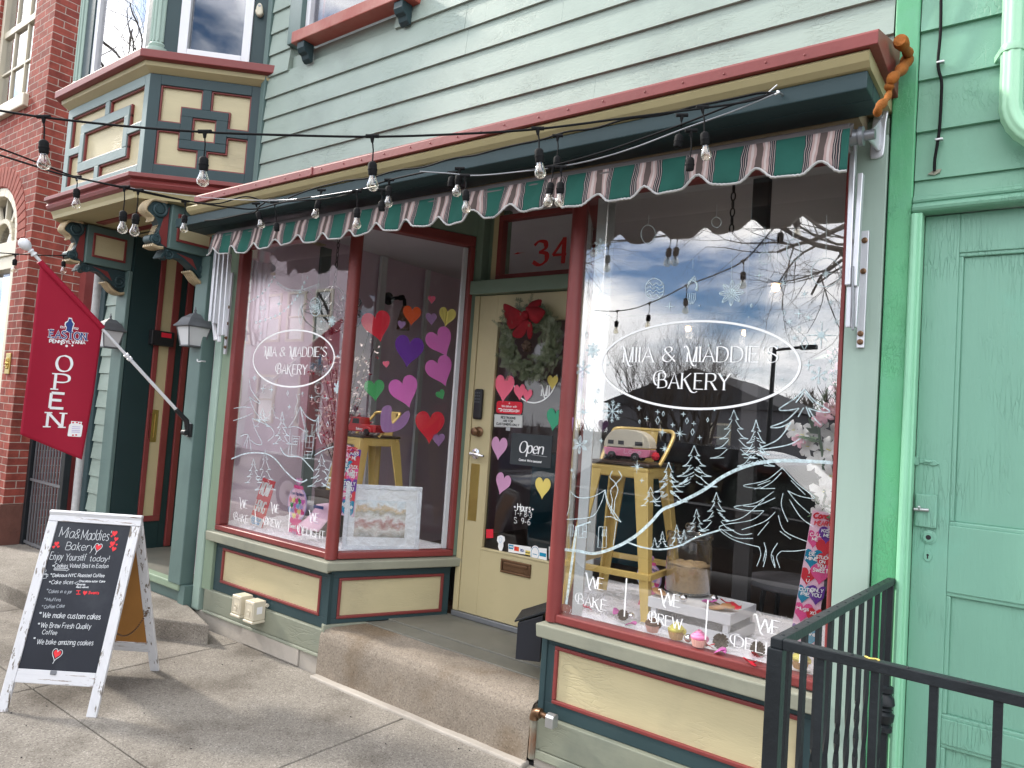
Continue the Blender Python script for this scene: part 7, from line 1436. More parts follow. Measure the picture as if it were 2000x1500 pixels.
# toy camper
TC = thing('toy_camper', 'pink and cream toy camper with black wheels on the gold stool', 'toy', (-1.73, .36, 1.442))
FT = Fr((-1.735, .36, 1.442), (1, .12, 0)); pmat('toy_cream', (.70, .64, .50), .4, .05, 4); pmat('toy_pink', (.78, .24, .38), .35, .05, 4); pmat('toy_red', (.42, .02, .025), .35, .1, 5)
up = smooth2([(-.125, .065), (-.12, .10), (-.085, .145), (-.02, .158), (.06, .152), (.11, .12), (.128, .07)], 5); lo = [(-.125, .063), (-.118, .03), (-.10, .022), (.10, .022), (.122, .03), (.128, .063)]
g = MB(); g.prism(FT, up, -.10, 0); g.build('roof', 'toy_cream', TC, bevel=.006); g = MB(); g.prism(FT, lo, -.10, .001); g.build('body', 'toy_pink', TC, bevel=.004)
for u in (-.075, .05):
    for n_ in (.004, -.09):
        g = MB(); g.lathe(FT.at(u, .022, n_-.008), [(.022, 0), (.022, .012), (.012, .013), (.006, .016)], 16, FT.n); wh = g.build('wheel', 'black', TC); g = MB(); g.lathe(FT.at(u, .022, n_+.004), [(.010, 0), (.008, .004)], 12, FT.n); g.build('hub', 'chrome', wh)
for a, b in ((-.10, -.07), (-.045, -.015), (.045, .085)):
    g = MB(); g.fbox(FT, a, b, .08, .10, .001, .003); g.build('window', 'black', TC)
g = MB(); write(g, FT, 'Love', -.01, .038, .022, .003, .002, fit=.09); g.build('lettering', 'c_pale', TC)
g = MB(); g.ball(FT.at(.155, .035, .0), .022, 8); o = g.build('rose_petal', 'sign_red'); tag(o, 'red silk petal bunch beside the camper on the gold stool', 'petal')
# toy truck
tp_ = ax(716, 838, -3.86); FT = Fr((-3.90, .47, 1.436), (1, .15, 0))
TK = thing('toy_truck', 'small red toy pickup on the left gold stool', 'toy', (-3.9, .47, 1.436))
g = MB(); g.prism(FT, [(-.15, .02), (-.15, .055), (-.07, .065), (-.05, .12), (.03, .12), (.04, .07), (.17, .07), (.17, .02)], -.10, 0); g.prism(FT, smooth2([(-.16, .02), (-.155, .045), (-.12, .06), (-.085, .045), (-.075, .02)], 3), -.005, .015); g.prism(FT, smooth2([(.06, .02), (.07, .045), (.10, .058), (.135, .045), (.145, .02)], 3), -.005, .012); g.build('body', 'toy_red', TK, bevel=.005)
for u in (-.118, .10): g = MB(); g.lathe(FT.at(u, .02, .002), [(.024, 0), (.024, .014), (.014, .016), (.01, .014)], 16, FT.n); g.build('wheel', 'black', TK)
g = MB(); g.prism(FT, [(-.04, .075), (-.032, .11), (.018, .11), (.022, .075)], .001, .003); g.build('window', 'black', TK)
g = MB(); write(g, FT, 'Bakery', .0, .032, .016, .0025, .0015, fit=.055); g.build('lettering', 'paint_white', TK)
# framed picture leaning in the left window
a, b = az(662, 1072, .715), az(815, 1076, .715); a = Vector((-3.60, .165, .715)); b = Vector((-3.285, .54, .715))
top = ay(826, 950, .58).z; F = Fr(a, (b-a), (-.12*.7, .12*.6, 1)); WP = (b-a).length; HP = 1.13-.715
PF = thing('framed_picture', 'white framed picture wrapped in clear film leaning in the left window', 'picture', tuple((a+b)/2))
g = MB(); g.frame(F, 0, WP, 0, HP, .028, -.025, 0); g.build('frame', 'white_paint', PF, bevel=.003)
g = MB(); g.fbox(F, .027, WP-.027, .027, HP-.027, -.02, -.008); g.build('mount', 'paper_white', PF)
m, t, bb = newmat('print'); ge = nd(t, 'ShaderNodeNewGeometry'); se = nd(t, 'ShaderNodeSeparateXYZ'); t.links.new(ge.outputs['Position'], se.inputs[0]); no = nd(t, 'ShaderNodeTexNoise', _Scale=16., _Detail=7.); t.links.new(ge.outputs['Position'], no.inputs['Vector'])
ma = nd(t, 'ShaderNodeMath', operation='MULTIPLY_ADD'); t.links.new(no.outputs[0], ma.inputs[0]); ma.inputs[1].default_value = .16; t.links.new(se.outputs[2], ma.inputs[2]); mr = nd(t, 'ShaderNodeMapRange'); mr.inputs[1].default_value = .87; mr.inputs[2].default_value = 1.14; t.links.new(ma.outputs[0], mr.inputs[0])
rp = nd(t, 'ShaderNodeValToRGB'); e = rp.color_ramp.elements; e[0].color = (.30, .27, .22, 1); e[1].color = (.55, .68, .74, 1)
for p_, c_ in ((.2, (.62, .55, .48, 1)), (.36, (.45, .20, .16, 1)), (.45, (.70, .66, .62, 1)), (.6, (.35, .30, .20, 1)), (.68, (.62, .42, .20, 1)), (.78, (.72, .74, .74, 1))): q = e.new(p_); q.color = c_
t.links.new(mr.outputs[0], rp.inputs[0]); t.links.new(rp.outputs[0], bb.inputs['Base Color'])
g = MB(); g.fbox(F, WP*.14, WP*.80, HP*.20, HP*.76, -.008, -.006); g.build('print', 'print', PF)
m, t, bb = newmat('film'); t.nodes.remove(bb); o_ = t.nodes['Material Output']; tr = nd(t, 'ShaderNodeBsdfTransparent', _Color=(.97, .97, .98, 1)); gl = nd(t, 'ShaderNodeBsdfGlossy', _Roughness=.12); mx_ = nd(t, 'ShaderNodeMixShader'); mx_.inputs[0].default_value = .055; t.links.new(tr.outputs[0], mx_.inputs[1]); t.links.new(gl.outputs[0], mx_.inputs[2]); t.links.new(mx_.outputs[0], o_.inputs[0]); ge = nd(t, 'ShaderNodeNewGeometry'); no = nd(t, 'ShaderNodeTexNoise', _Scale=13., _Detail=3., _Distortion=1.5); t.links.new(ge.outputs['Position'], no.inputs['Vector']); bp = nd(t, 'ShaderNodeBump', _Distance=.010); t.links.new(no.outputs[0], bp.inputs['Height']); t.links.new(bp.outputs[0], gl.inputs['Normal'])
g = MB(); g.fbox(F, 0, WP, 0, HP, .004, .006); g.build('film', 'film', PF)
# NOW HIRING sign
def sheet(name, label, cat, q, pts, y0, dy, mat, th=.006):           # flat board through measured corners, standing at depth y0 and leaning back by dy
    P = [q(*p) for p in pts]; zs_ = [p[1] for p in P]; lo_, hi_ = min(zs_), max(zs_)
    o = thing(name, label, cat, (sum(p[0] for p in P)/len(P), y0, lo_)); return o, P
def Zy(x0, y0, s, y): return lambda px, py: (lambda p: (p.x, p.z))(ay(x0+px/s, y0+py/s, y))
F = Fr((0, .22, 0), (1, 0, 0)); q = Zy(430, 740, 4.285, .22)
NH, P = sheet('hiring_sign', 'red and white NOW HIRING board leaning left of the gumball cutout', 'sign', q, ((358, 828), (458, 862), (345, 1250), (238, 1205)), .22, 0, 'sign_red')
g = MB(); g.prism(F, P, -.008, 0); g.build('board', 'sign_red', NH)
bot = [P[3], P[2], tuple(P[2][i]+(P[1][i]-P[2][i])*.19 for i in (0, 1)), tuple(P[3][i]+(P[0][i]-P[3][i])*.19 for i in (0, 1))]
g = MB(); g.poly(F, bot, .001); g.build('white_band', 'paper_white', NH)
rot = math.atan2(P[1][1]-P[0][1], P[1][0]-P[0][0])
dv = ((P[0][0]-P[3][0]), (P[0][1]-P[3][1])); L_ = math.hypot(*dv); wb = math.hypot(P[1][0]-P[0][0], P[1][1]-P[0][1])
FW = Fr(F.at(P[3][0], P[3][1], 0), F.u*(P[2][0]-P[3][0])+F.v*(P[2][1]-P[3][1]), F.u*dv[0]+F.v*dv[1], F.n)
g = MB(); write(g, FW, 'NOW', wb*.5, L_*.66, L_*.27, wb*.10, .002, 1.2, align='c', fit=wb*.72); write(g, FW, 'HIRING', wb*.5, L_*.30, L_*.24, wb*.065, .002, 1.2, align='c', fit=wb*.84); g.build('lettering', 'paper_white', NH)
g = MB(); write(g, FW, 'JOIN OUR', wb*.5, L_*.115, L_*.05, wb*.05, .002, 1.4, align='c', fit=wb*.8); write(g, FW, 'TEAM!', wb*.5, L_*.03, L_*.06, wb*.06, .002, 1.4, align='c', fit=wb*.7); g.build('small_lettering', 'c_sky', NH)
# gumball machine cutouts
def gumball(label, c, r, y, seed):
    o = thing('gumball_cutout', label, 'cutout sign', (c[0], y, c[1]-r*2.2), group='gumball machine cutouts'); F = Fr((0, y, 0), (1, -.08, 0)); F.o = Vector((c[0], y, c[1])); rnd = random.Random(seed)
    circ = [(r*math.cos(i*.2094), r*math.sin(i*.2094)) for i in range(30)]
    g = MB(); g.prism(F, circ, -.006, 0); g.build('globe', 'c_lav', o); g = MB(); g.poly(F, [(a*.93, b*.93) for a, b in circ], .001); g.build('face', 'c_pale', o)
    g = MB(); g.prism(F, [(-r*.55, -r*.86), (r*.55, -r*.86), (r*.62, -r*1.1), (r*.5, -r*1.15), (r*.78, -r*2.2), (-r*.78, -r*2.2), (-r*.5, -r*1.15), (-r*.62, -r*1.1)], -.006, .0015); g.prism(F, [(-r*.5, r*.88), (r*.5, r*.88), (r*.42, r*1.08), (-r*.42, r*1.08)], -.006, .0015); g.build('base', 'c_pink', o)
    g = MB(); g.prism(F, tf(heartpts(r*.62), 0, r*1.30), -.006, .001); g.poly(F, tf(heartpts(r*.5), 0, -r*1.80), .003); g.build('heart', 'h_mauve', o)
    cols = ['h_rose', 'c_sky', 'h_green', 'c_yel', 'c_lav', 'h_pink', 'c_pink']; gs = {k: MB() for k in cols}; i = 0
    for row in range(4):
        for k in range(-3, 4):
            x, y2 = (k+(row % 2)*.5)*r*.33, r*.18-row*r*.30
            if math.hypot(x, y2) < r*.82: gs[cols[(i*3+row) % 7]].poly(F, tf(heartpts(r*.40), x, y2, rnd.uniform(-.6, .6)), .002+.0004*(i % 5)); i += 1
    hb = MB()
    for k, m_ in gs.items():
        if m_.v: m_.build('candy_hearts', k, o)
    g = MB(); write(g, F, 'Love You More', 0, r*.50, r*.20, r*.035, .0025, align='c', fit=r*1.3); g.build('lettering', 'navy', o); g = MB(); write(g, F, 'Sweet for', 0, -r*1.45, r*.24, r*.05, .003, align='c', fit=r*1.05, sl=.2); g.build('base_lettering', 'paint_white', o)
q = Zy(430, 740, 4.285, .30); c0 = q(642, 1046); r0 = (q(745, 1046)[0]-q(538, 1046)[0])/2*.86; gumball('pink gumball machine cutout with candy hearts in the left window', c0, r0, .30, 1)
q = Zy(1080, 1060, 3.226, .50); c0 = q(604, 218); r0 = q(604, 128)[1]-c0[1]; gumball('pink gumball machine cutout half behind the sugar jar', c0, r0, .50, 2)
# pink menu leaflet, curled
q = Zy(430, 740, 4.285, .20); g = MB(); A0, A1, A2, A3 = q(765, 1052), q(930, 1035), q(880, 1275), q(715, 1210)
def lf(u, v):
    x = (A0[0]+(A1[0]-A0[0])*u)*(1-v)+(A3[0]+(A2[0]-A3[0])*u)*v; z = (A0[1]+(A1[1]-A0[1])*u)*(1-v)+(A3[1]+(A2[1]-A3[1])*u)*v
    return (x, .24-.10*v*v-.03*math.sin(u*3.14), max(z, .728))
g.grid(lf, 8, 12); o = g.build('menu_leaflet', 'c_pale', smooth=60, solid=.001); tag(o, 'curled pale pink leaflet beside the gumball cutout in the left window', 'leaflet')
F = Fr((0, .155, 0), (1, 0, 0)); p = q(870, 1065); g = MB(); g.fbox(F, p[0]-.05, p[0]+.05, p[1]-.014, p[1]+.006, .0, .001)
g.build('heading', 'navy', o); g = MB()
for i in range(6): u, v = q(790+(i % 2)*12, 1110+i*17); g.rib(F, [(u, v), (u+.09, v)], .0025, 0)
g.build('text_lines', 'c_lav', o)
pmat('cookie', (.42, .22, .09), .8, .3, 40, .002, 60); pmat('cookie_dark', (.10, .045, .02), .7, .3, 40)
# dark wicker urn with dried flowers
U_ = thing('flower_urn', 'dark woven urn with dried pale flowers in the left window', 'urn', (-3.98, .62, .7))
uc = Vector((-4.10, .50, .70)); pmat('wicker', (.05, .032, .024), .7, .35, 25, .004, 60, (1, 1, 6))
g = MB(); g.lathe(uc, [(.115, 0), (.14, .03), (.145, .30), (.15, .33), (.135, .335), (.13, .30)], 24); g.build('urn', 'wicker', U_, smooth=50)
rnd = random.Random(52); g1, g2, g3 = MB(), MB(), MB(); pmat('dry_stem', (.06, .045, .03), .8, .3, 10); pmat('dry_flower', (.68, .58, .55), .8, .3, 20); pmat('dry_red', (.30, .02, .05), .8, .3, 20)
for i in range(46):
    a = rnd.uniform(0, 6.283); sp_ = rnd.uniform(.05, .34); hh = rnd.uniform(.35, .95)*(1.0 if i > 6 else 1.2); e = uc+Vector((sp_*math.cos(a)*.8, sp_*math.sin(a)*.7, .33+hh)); m_ = uc+Vector((sp_*.2*math.cos(a), sp_*.2*math.sin(a), .33+hh*.5)); pts = smooth2([tuple(uc+Vector((0, 0, .25))), tuple(m_), tuple(e)], 5); g1.tube(pts, .0028, 5)
    for k in range(14):
        p = Vector(pts[rnd.randint(len(pts)//2, len(pts)-1)])+Vector((rnd.gauss(0, .022), rnd.gauss(0, .022), rnd.gauss(0, .025))); gg = g3 if rnd.random() < .16 else g2
        for j in range(3):
            d = Vector((rnd.gauss(0, 1), rnd.gauss(0, 1), rnd.gauss(0, 1))).normalized(); s_ = d.orthogonal().normalized(); l = rnd.uniform(.009, .017); gg.quad(p, p+d*l+s_*l*.5, p+d*l*1.7, p+d*l-s_*l*.5)
g1.build('stems', 'dry_stem', U_); g2.build('blossoms', 'dry_flower', U_); g3.build('red_berries', 'dry_red', U_)
# stack of white slats behind the hiring board (small white crate)
def crate(label, o_, u_, w_, d_, h_, nsl=2):
    u = Vector(u_).normalized(); v = Vector((-u.y, u.x, 0)); o = thing('slatted_crate', label, 'crate', tuple(Vector(o_)+u*w_/2+v*d_/2), group='white slatted crates')
    def bx(g, a, b, c, d, e, f): g.hexa([Vector(o_)+u*x+v*y+Vector((0, 0, z)) for z in (e, f) for x, y in ((a, c), (b, c), (b, d), (a, d))])
    for i in range(nsl):
        sl = h_/(nsl+(nsl-1)*.75); z0 = i*sl*1.75
        for y in (0, d_-.01): g = MB(); bx(g, 0, w_, y, y+.01, z0, z0+sl); g.build('slat', 'white_paint', o, bevel=.002)
        for x in (.001, w_-.011): g = MB(); bx(g, x, x+.010, .0102, d_-.0102, z0, z0+sl); g.build('slat', 'white_paint', o, bevel=.002)
    for x in (.012, w_-.037):
        for y in (.0105, d_-.036): g = MB(); bx(g, x, x+.025, y, y+.025, 0, h_-.002); g.build('corner_block', 'white_paint', o)
    g = MB(); bx(g, .012, w_-.012, .011, d_-.011, h_-.012, h_-.004); g.build('top_board', 'white_paint', o)
    return o
CT = .838; P0, P1, P2 = az(1266, 1164, CT), az(1427, 1201, CT), az(1474, 1179, CT)
uu = (P1-P0); wc_ = uu.length; dc = abs((P2-P1).dot(Vector((-uu.y, uu.x, 0)).normalized()))
crate('white slatted crate under the sugar jar in the right window', (P0.x, P0.y, .708), tuple(uu), wc_, max(dc, .16), CT-.708)
crate('white slatted crate behind the NOW HIRING board', (-4.40, .36, .712), (1, .06, 0), .34, .16, .20, 3)
un = uu.normalized(); vn = Vector((-un.y, un.x, 0))
# sugar jar
jc = az(1342, 1156, CT+.002); J = thing('sugar_jar', 'round glass jar half full of brown sugar standing on the white crate', 'jar', tuple(jc))
jr = .108; g = MB(); g.lathe(jc, [(jr*.9, 0), (jr, .01), (jr, .235), (jr*.95, .25), (jr*.95, .262)], 36); g.build('glass', 'jar_glass', J, smooth=50); pmat('sugar', (.52, .36, .20), .95, .2, 60, .004, 40, spec=.1)
g = MB(); k = 30; vs = [];
def sg(u, v):
    a = u*6.2832; r = jr*.94*(v if v < 1 else 1); return (jc.x+r*math.cos(a), jc.y+r*math.sin(a), jc.z+.135+.016*noise.noise(Vector((r*math.cos(a)*28, r*math.sin(a)*28, 3)))+.012*(1-v))
g.grid(sg, 36, 10); g.lathe(jc+Vector((0, 0, .012)), [(jr*.88, 0), (jr*.94, .01), (jr*.94, .118)], 36); g.build('sugar', 'sugar', J, smooth=50)
g = MB(); g.lathe(jc+Vector((0, 0, .263)), [(jr*1.02, 0), (jr*1.04, .012), (jr*.98, .022), (jr*.4, .03), (.02, .034), (.028, .05), (.02, .066), (.004, .07)], 32); g.build('lid', 'jar_glass', J, smooth=50)
# cookies, ornaments, petals, cones, cupcakes
def disc(name, label, cat, c, r, mat, grp, h=.012, tilt=0):
    g = MB(); rnd = random.Random(hash(label) % 999); g.lathe(c, [(r*.9, 0), (r, h*.4), (r*.85, h*.9), (r*.3, h)], 14, (tilt, 0, 1)); o = g.build(name, mat, smooth=50); tag(o, label, cat, grp)
cz = CT+.003
for i, (t, s_, m_, lab) in enumerate(((.80, .25, 'cookie', 'brown cookie at the front of the crate top'), (.90, .45, 'cookie', 'brown cookie leaning at the right end of the crate top'), (.72, .5, 'cookie_dark', 'dark cookie in the middle of the crate top'), (.06, .35, 'cookie', 'cookie at the left end of the crate beside the jar'))):
    p = P0+un*wc_*t+vn*.16*s_; p.z = cz+.010*(i % 2); disc('cookie', lab, 'cookie', p, .036, m_, 'cookies on the white crate', tilt=.15*(i-1))
def petal(c, col, label, r=.024, seed=1):
    rnd = random.Random(seed); g = MB(); c = Vector(c)
    def f(u, v): a = u*6.2832; q = r*v*(1+.25*math.sin(2*a+seed)); return c+Vector((q*math.cos(a), q*.8*math.sin(a), .006+.012*v*v*math.sin(a*1.5+seed)))
    g.grid(f, 12, 3); o = g.build('silk_petal', col, smooth=60, solid=.001); tag(o, label, 'petal', 'silk petals'); return o
def gz(x, y, z=.725): p = az(1080+x/3.226, 1060+y/3.226, z); return p
for x, y, col, lab in ((975, 655, 'sign_red', 'red silk petal right of the pink cupcake'), (1240, 755, 'sign_red', 'red silk petal on the fluff below the word DELIGHT'), (1385, 745, 'sign_red', 'red silk petal close to the railing post'), (1055, 690, 'h_pink', 'pink silk petal under the pine cone'), (490, 520, 'h_pink', 'pink silk petal left of the chocolate cupcake'), (400, 440, 'h_pink', 'pale pink petal by the word BAKE'), (215, 410, 'h_rose', 'rose petal deep in the fluff at the left')): petal(gz(x, y), col, lab, seed=x)
for t, s_, col, lab in ((.70, .3, 'h_pink', 'pink silk petal on the crate top'), (.98, .5, 'sign_red', 'red ribbon petal hanging over the right end of the crate'), (.84, .7, 'sign_red', 'red silk petal among the cookies')):
    p = P0+un*wc_*t+vn*.16*s_; p.z = cz+.016; petal(p, col, lab, .028, int(t*100))
for (x, y), zz_, lab in (((490, 478), .73, 'silver bauble beside the left pine cone'), ((850, 620), .73, 'silver bauble between the yellow and pink cupcakes')):
    g = MB(); c = gz(x, y, zz_); g.ball(c+Vector((0, 0, .012)), .017, 16); o = g.build('silver_bauble', 'chrome', smooth=80); tag(o, lab, 'bauble', 'silver baubles')
for t, s_, lab in ((.42, .12, 'silver bauble on the crate before the jar'), (.66, .85, 'silver bauble on the crate right of the jar')):
    p = P0+un*wc_*t+vn*.16*s_; g = MB(); g.ball((p.x, p.y, cz+.019), .019, 16); o = g.build('silver_bauble', 'chrome', smooth=80); tag(o, lab, 'bauble', 'silver baubles')
def cone(c, lab, s_=1):
    g = MB(); c = Vector(c); rnd = random.Random(int(c.x*1000)); g.ball(c+Vector((0, 0, .018*s_)), .016*s_, 8)
    for i in range(60):
        a, b = i*2.4, (i/60-.5)*2.6; d = Vector((math.cos(a)*math.cos(b), math.sin(a)*math.cos(b), math.sin(b))); q = c+Vector((0, 0, .02*s_))+d*.017*s_; t_ = d.orthogonal().normalized()*.008*s_; g.quad(q-t_, q+t_, q+d*.020*s_+t_*.5, q+d*.020*s_-t_*.5)
    o = g.build('pine_cone', 'cone', solid=.002); tag(o, lab, 'pine cone', 'pine cones on the fluff')
cone(gz(440, 475), 'small pine cone under the left white divider line', .7); cone(gz(1055, 650), 'pine cone with frosted scales right of the pink cupcake', .9); cone(gz(1288, 695), 'pine cone under the letters of DELIGHT', .85); cone(az(1690-430, 1213, .725), 'pine cone on the fluff far left of the crate') if 0 else None
def cupcake(c, wrap, ice, lab, s_=1):
    c = Vector(c); o = thing('cupcake', lab, 'cupcake', tuple(c), 'cupcakes along the window'); g = MB(); n = 36; vs = []
    for z, r in ((0, .024), (.03, .033)):
        for j in range(n): a = j*6.2832/n; q = r*s_*(1+(.05 if j % 2 else -.02)); vs.append(c+Vector((q*math.cos(a), q*math.sin(a), z*s_)))
    g.add(vs, [(j, (j+1) % n, n+(j+1) % n, n+j) for j in range(n)]+[tuple(range(n-1, -1, -1)), tuple(range(n, 2*n))]); g.build('case', wrap, o)
    g = MB(); P = [(c.x+.030*s_*(1-t/60)*math.cos(t*.42), c.y+.030*s_*(1-t/60)*math.sin(t*.42), c.z+.032*s_+t*.00062*s_) for t in range(56)]; g.tube(P, [.0115*s_*(1-.6*t/56) for t in range(56)], 8); g.ball(c+Vector((0, 0, .032*s_)), .026*s_, 10, (1, 1, .6)); g.build('icing', ice, o, smooth=70)
pmat('case_tan', (.62, .38, .15), .7, .1, 20); pmat('case_pink', (.72, .42, .36), .7, .1, 20); pmat('choc', (.13, .06, .035), .5, .2, 20); pmat('ice_yellow', (.80, .72, .16), .5, .06, 20); pmat('ice_pink', (.80, .25, .45), .5, .06, 20); pmat('ice_white', (.8, .78, .75), .5, .05, 20)
cupcake(gz(626, 560, .722), 'case_pink', 'choc', 'chocolate iced cupcake left of the yellow one', .95); cupcake(gz(775, 605, .722), 'case_tan', 'ice_yellow', 'yellow iced cupcake in front of the crate', 1.05); cupcake(gz(918, 652, .722), 'case_pink', 'ice_pink', 'pink iced cupcake at the corner of the crate', 1.0); cupcake(gz(1556, 790, .722), 'case_tan', 'ice_yellow', 'yellow and red cupcake behind the railing bars', 1.0); cupcake(gz(1420, 660, .722), 'case_tan', 'ice_white', 'white iced cupcake just left of the railing post', .9); cupcake(gz(1690, 760, .722), 'case_tan', 'ice_white', 'pale cupcake behind the railing near the pilaster', 1.0)
# candy hearts boards
def candy(label, pts, y, full=True):
    F = Fr((0, y, 0), (1, 0, 0)); P = [(lambda p: (p.x, p.z))(ay(a, b, y)) for a, b in pts]; o = thing('candy_board', label, 'sign', (P[2][0], y, P[2][1]), group='candy heart boards'); g = MB(); g.prism(F, P, -.008, 0); g.build('board', 'c_pale', o)
    FW = Fr(F.at(P[3][0], P[3][1], 0), F.u*(P[2][0]-P[3][0])+F.v*(P[2][1]-P[3][1]), F.u*(P[0][0]-P[3][0])+F.v*(P[0][1]-P[3][1]), F.n); W_ = math.hypot(P[2][0]-P[3][0], P[2][1]-P[3][1]); H_ = math.hypot(P[0][0]-P[3][0], P[0][1]-P[3][1])
    sk = 0
    hearts = ((.25, .80, .62, 'c_pink', 'CALL ME'), (.72, .835, .62, 'c_violet', 'KISS ME'), (.70, .74, .62, 'sign_red', ''), (.30, .66, .66, 'c_blue', 'BE MINE'), (.80, .645, .60, 'sign_red', 'STUCK ON YOU'), (.26, .53, .60, 'sign_red', 'I * U'), (.72, .555, .70, 'c_pink', 'SWEET'), (.22, .40, .64, 'c_blue', 'CUTIE PIE'), (.72, .405, .68, 'c_violet', 'ONLY YOU'), (.30, .27, .66, 'c_pink', 'Hugs'), (.78, .25, .60, 'sign_red', 'XO'), (.24, .12, .62, 'c_violet', 'DARLING'), (.70, .10, .68, 'c_blue', 'love'))
    gm, gt = {}, MB()
    for i, (a, b, s_, c_, tx) in enumerate(hearts):
        g = gm.setdefault(c_, MB()); cx, cy, w2 = W_*a, H_*b, W_*s_; pts = [(max(.002, min(W_-.002, x-sk*0)), max(.002, min(H_-.002, y2))) for x, y2 in tf(heartpts(w2*1.15, 28, 1.1), cx, cy)]; pts = [p for k, p in enumerate(pts) if p != pts[k-1]]; g.poly(FW, pts, .001+.0004*i)
        ws = tx.split(' ') if tx else []
        for k, w1 in enumerate(ws): write(gt, FW, w1, min(max(cx, W_*.30), W_*.70), cy+w2*.12-k*w2*.28-(w2*.06 if len(ws) == 1 else 0), w2*.20, w2*.045, .007, 1.4, align='c', fit=min(w2*.8, w2*.17*len(w1)))
    for k, g in gm.items(): g.build('candy_heart', k, o)
    gt.build('lettering', 'paint_white', o); g = MB(); write(g, FW, 'Candy', W_*.45, H_*.945, H_*.035, .007, .007, 1.2, .1, 'c', fit=W_*.7); write(g, FW, 'HEARTS', W_*.55, H_*.895, H_*.03, .006, .007, 1.2, align='c', fit=W_*.72); g.build('title', 'sign_red', o)
candy('tall leaning candy hearts board behind the railing in the right window', ((1587, 996), (1627, 1004), (1592, 1272), (1540, 1262)), .10)
candy('candy hearts board half hidden behind the red mullion post', ((672, 868), (699, 878), (690, 1010), (655, 1004)), .22)
# white silk lilies at the right edge, hanging black chain, chair
rnd = random.Random(61); LP = thing('lily_garland', 'white and pink silk lilies climbing the right edge of the big window', 'flowers', (-.70, .16, 1.1)); gw, gp, gg, gy_ = MB(), MB(), MB(), MB()
pmat('lily', (.78, .77, .74), .7, .06, 20); pmat('lily_pink', (.72, .40, .46), .7, .1, 20); pmat('leaf', (.06, .12, .05), .6, .3, 12)
pts = smooth2([tuple(ay(1612, 1000, .14)), tuple(ay(1608, 900, .14)), tuple(ay(1600, 830, .15)), tuple(ay(1622, 740, .14)), tuple(ay(1630, 690, .13))], 8); gg.tube(pts, .006, 6)
def lily(c, r, g, fw):
    fw = fw.normalized(); a = fw.orthogonal().normalized(); b = fw.cross(a)
    for k in range(6):
        t = k*1.047+rnd.uniform(-.2, .2); d = a*math.cos(t)+b*math.sin(t); s_ = fw.cross(d); P = [c, c+d*r*.4+fw*r*.35, c+d*r*.85+fw*r*.35, c+d*r*1.1+fw*r*.1]; wds = (.04, .26, .30, .02); vs = []
        for p, w1 in zip(P, wds): vs += [p-s_*r*w1, p+fw*(-r*.05), p+s_*r*w1]
        g.add(vs, [(3*i+j, 3*i+j+1, 3*i+j+4, 3*i+j+3) for i in range(3) for j in (0, 1)])
    gy_.tube([c, c+fw*r*.45], r*.04, 5)
for x, y, r in ((1600, 905, .05), (1622, 880, .055), (1580, 872, .045), (1610, 960, .055), (1595, 840, .05), (1625, 930, .05), (1618, 985, .05), (1630, 850, .045), (1552, 840, .04), (1606, 1005, .045), (1570, 850, .042)): lily(ay(x, y, .13+rnd.uniform(0, .06)), r, gw, Vector((rnd.uniform(-.6, .3), -1, rnd.uniform(-.2, .5))))
for x, y, r in ((1612, 812, .035), (1627, 795, .035), (1600, 822, .03), (1634, 760, .03), (1630, 720, .028), (1628, 690, .025), (1560, 862, .028)): lily(ay(x, y, .14), r, gp, Vector((rnd.uniform(-.6, .2), -1, rnd.uniform(-.2, .5))))
for i in range(26): c = Vector(pts[rnd.randint(0, len(pts)-1)]); d = Vector((rnd.gauss(0, 1), rnd.gauss(-.4, .6), rnd.gauss(0, .8))).normalized(); s_ = d.orthogonal().normalized()*.014; gg.quad(c, c+d*.04+s_, c+d*.09, c+d*.04-s_)
gw.build('white_lilies', 'lily', LP, smooth=60); gp.build('pink_blossoms', 'lily_pink', LP, smooth=60); gg.build('leaves', 'leaf', LP); gy_.build('stamens', 'ice_yellow', LP)
def chain(a, b, lab, r=.014):
    g = MB(); a, b = Vector(a), Vector(b); n = int((b-a).length/(r*2.3))
    for i in range(n):
        c = a.lerp(b, (i+.5)/n); x, y = (Vector((1, 0, 0)), Vector((0, 0, 1))) if i % 2 else (Vector((0, 1, 0)), Vector((0, 0, 1))); g.tube([c+x*math.cos(t*.524)*r*.62+y*math.sin(t*.524)*r*1.35 for t in range(13)], r*.22, 6, cap=False)
    o = g.build('hanging_chain', 'black_iron', smooth=60); tag(o, lab, 'chain', 'black chains from the ceiling')
k = ay(1433, 370, .55); chain((k.x, .55, 3.03), (k.x, .55, ay(1428, 470, .55).z), 'black chain hanging at the top of the big right window', .017)
k = ay(657, 520, .45); cz_ = ay(650, 560, .45).z; chain((k.x, .45, 3.03), (k.x, .45, cz_), 'black chain carrying the iron chandelier', .015)
CH = thing('iron_chandelier', 'black wrought iron scroll chandelier in the left window', 'chandelier', (k.x, .45, cz_-.35)); g = MB()
c = Vector((k.x, .45, cz_))
for i in range(6):
    a = i*1.047; d = Vector((math.cos(a), math.sin(a), 0))
    for P in ([(0, 0), (.05, -.02), (.12, -.10), (.17, -.13), (.20, -.09), (.17, -.06), (.15, -.085)], [(.0, -.30), (.08, -.33), (.18, -.28), (.22, -.20), (.19, -.15), (.15, -.18)], [(.02, -.12), (.08, -.16), (.10, -.22), (.06, -.26), (.03, -.22)]): g.tube([c+d*x+Vector((0, 0, z)) for x, z in smooth2(P, 5)], .0055, 6)
g.tube([c, c+Vector((0, 0, -.33))], .008, 8); g.tube([c+Vector((.20*math.cos(t*.2618), .20*math.sin(t*.2618), -.20)) for t in range(25)], .006, 6); g.ball(c+Vector((0, 0, -.34)), .02, 8); g.build('scrollwork', 'black_iron', CH, smooth=60)
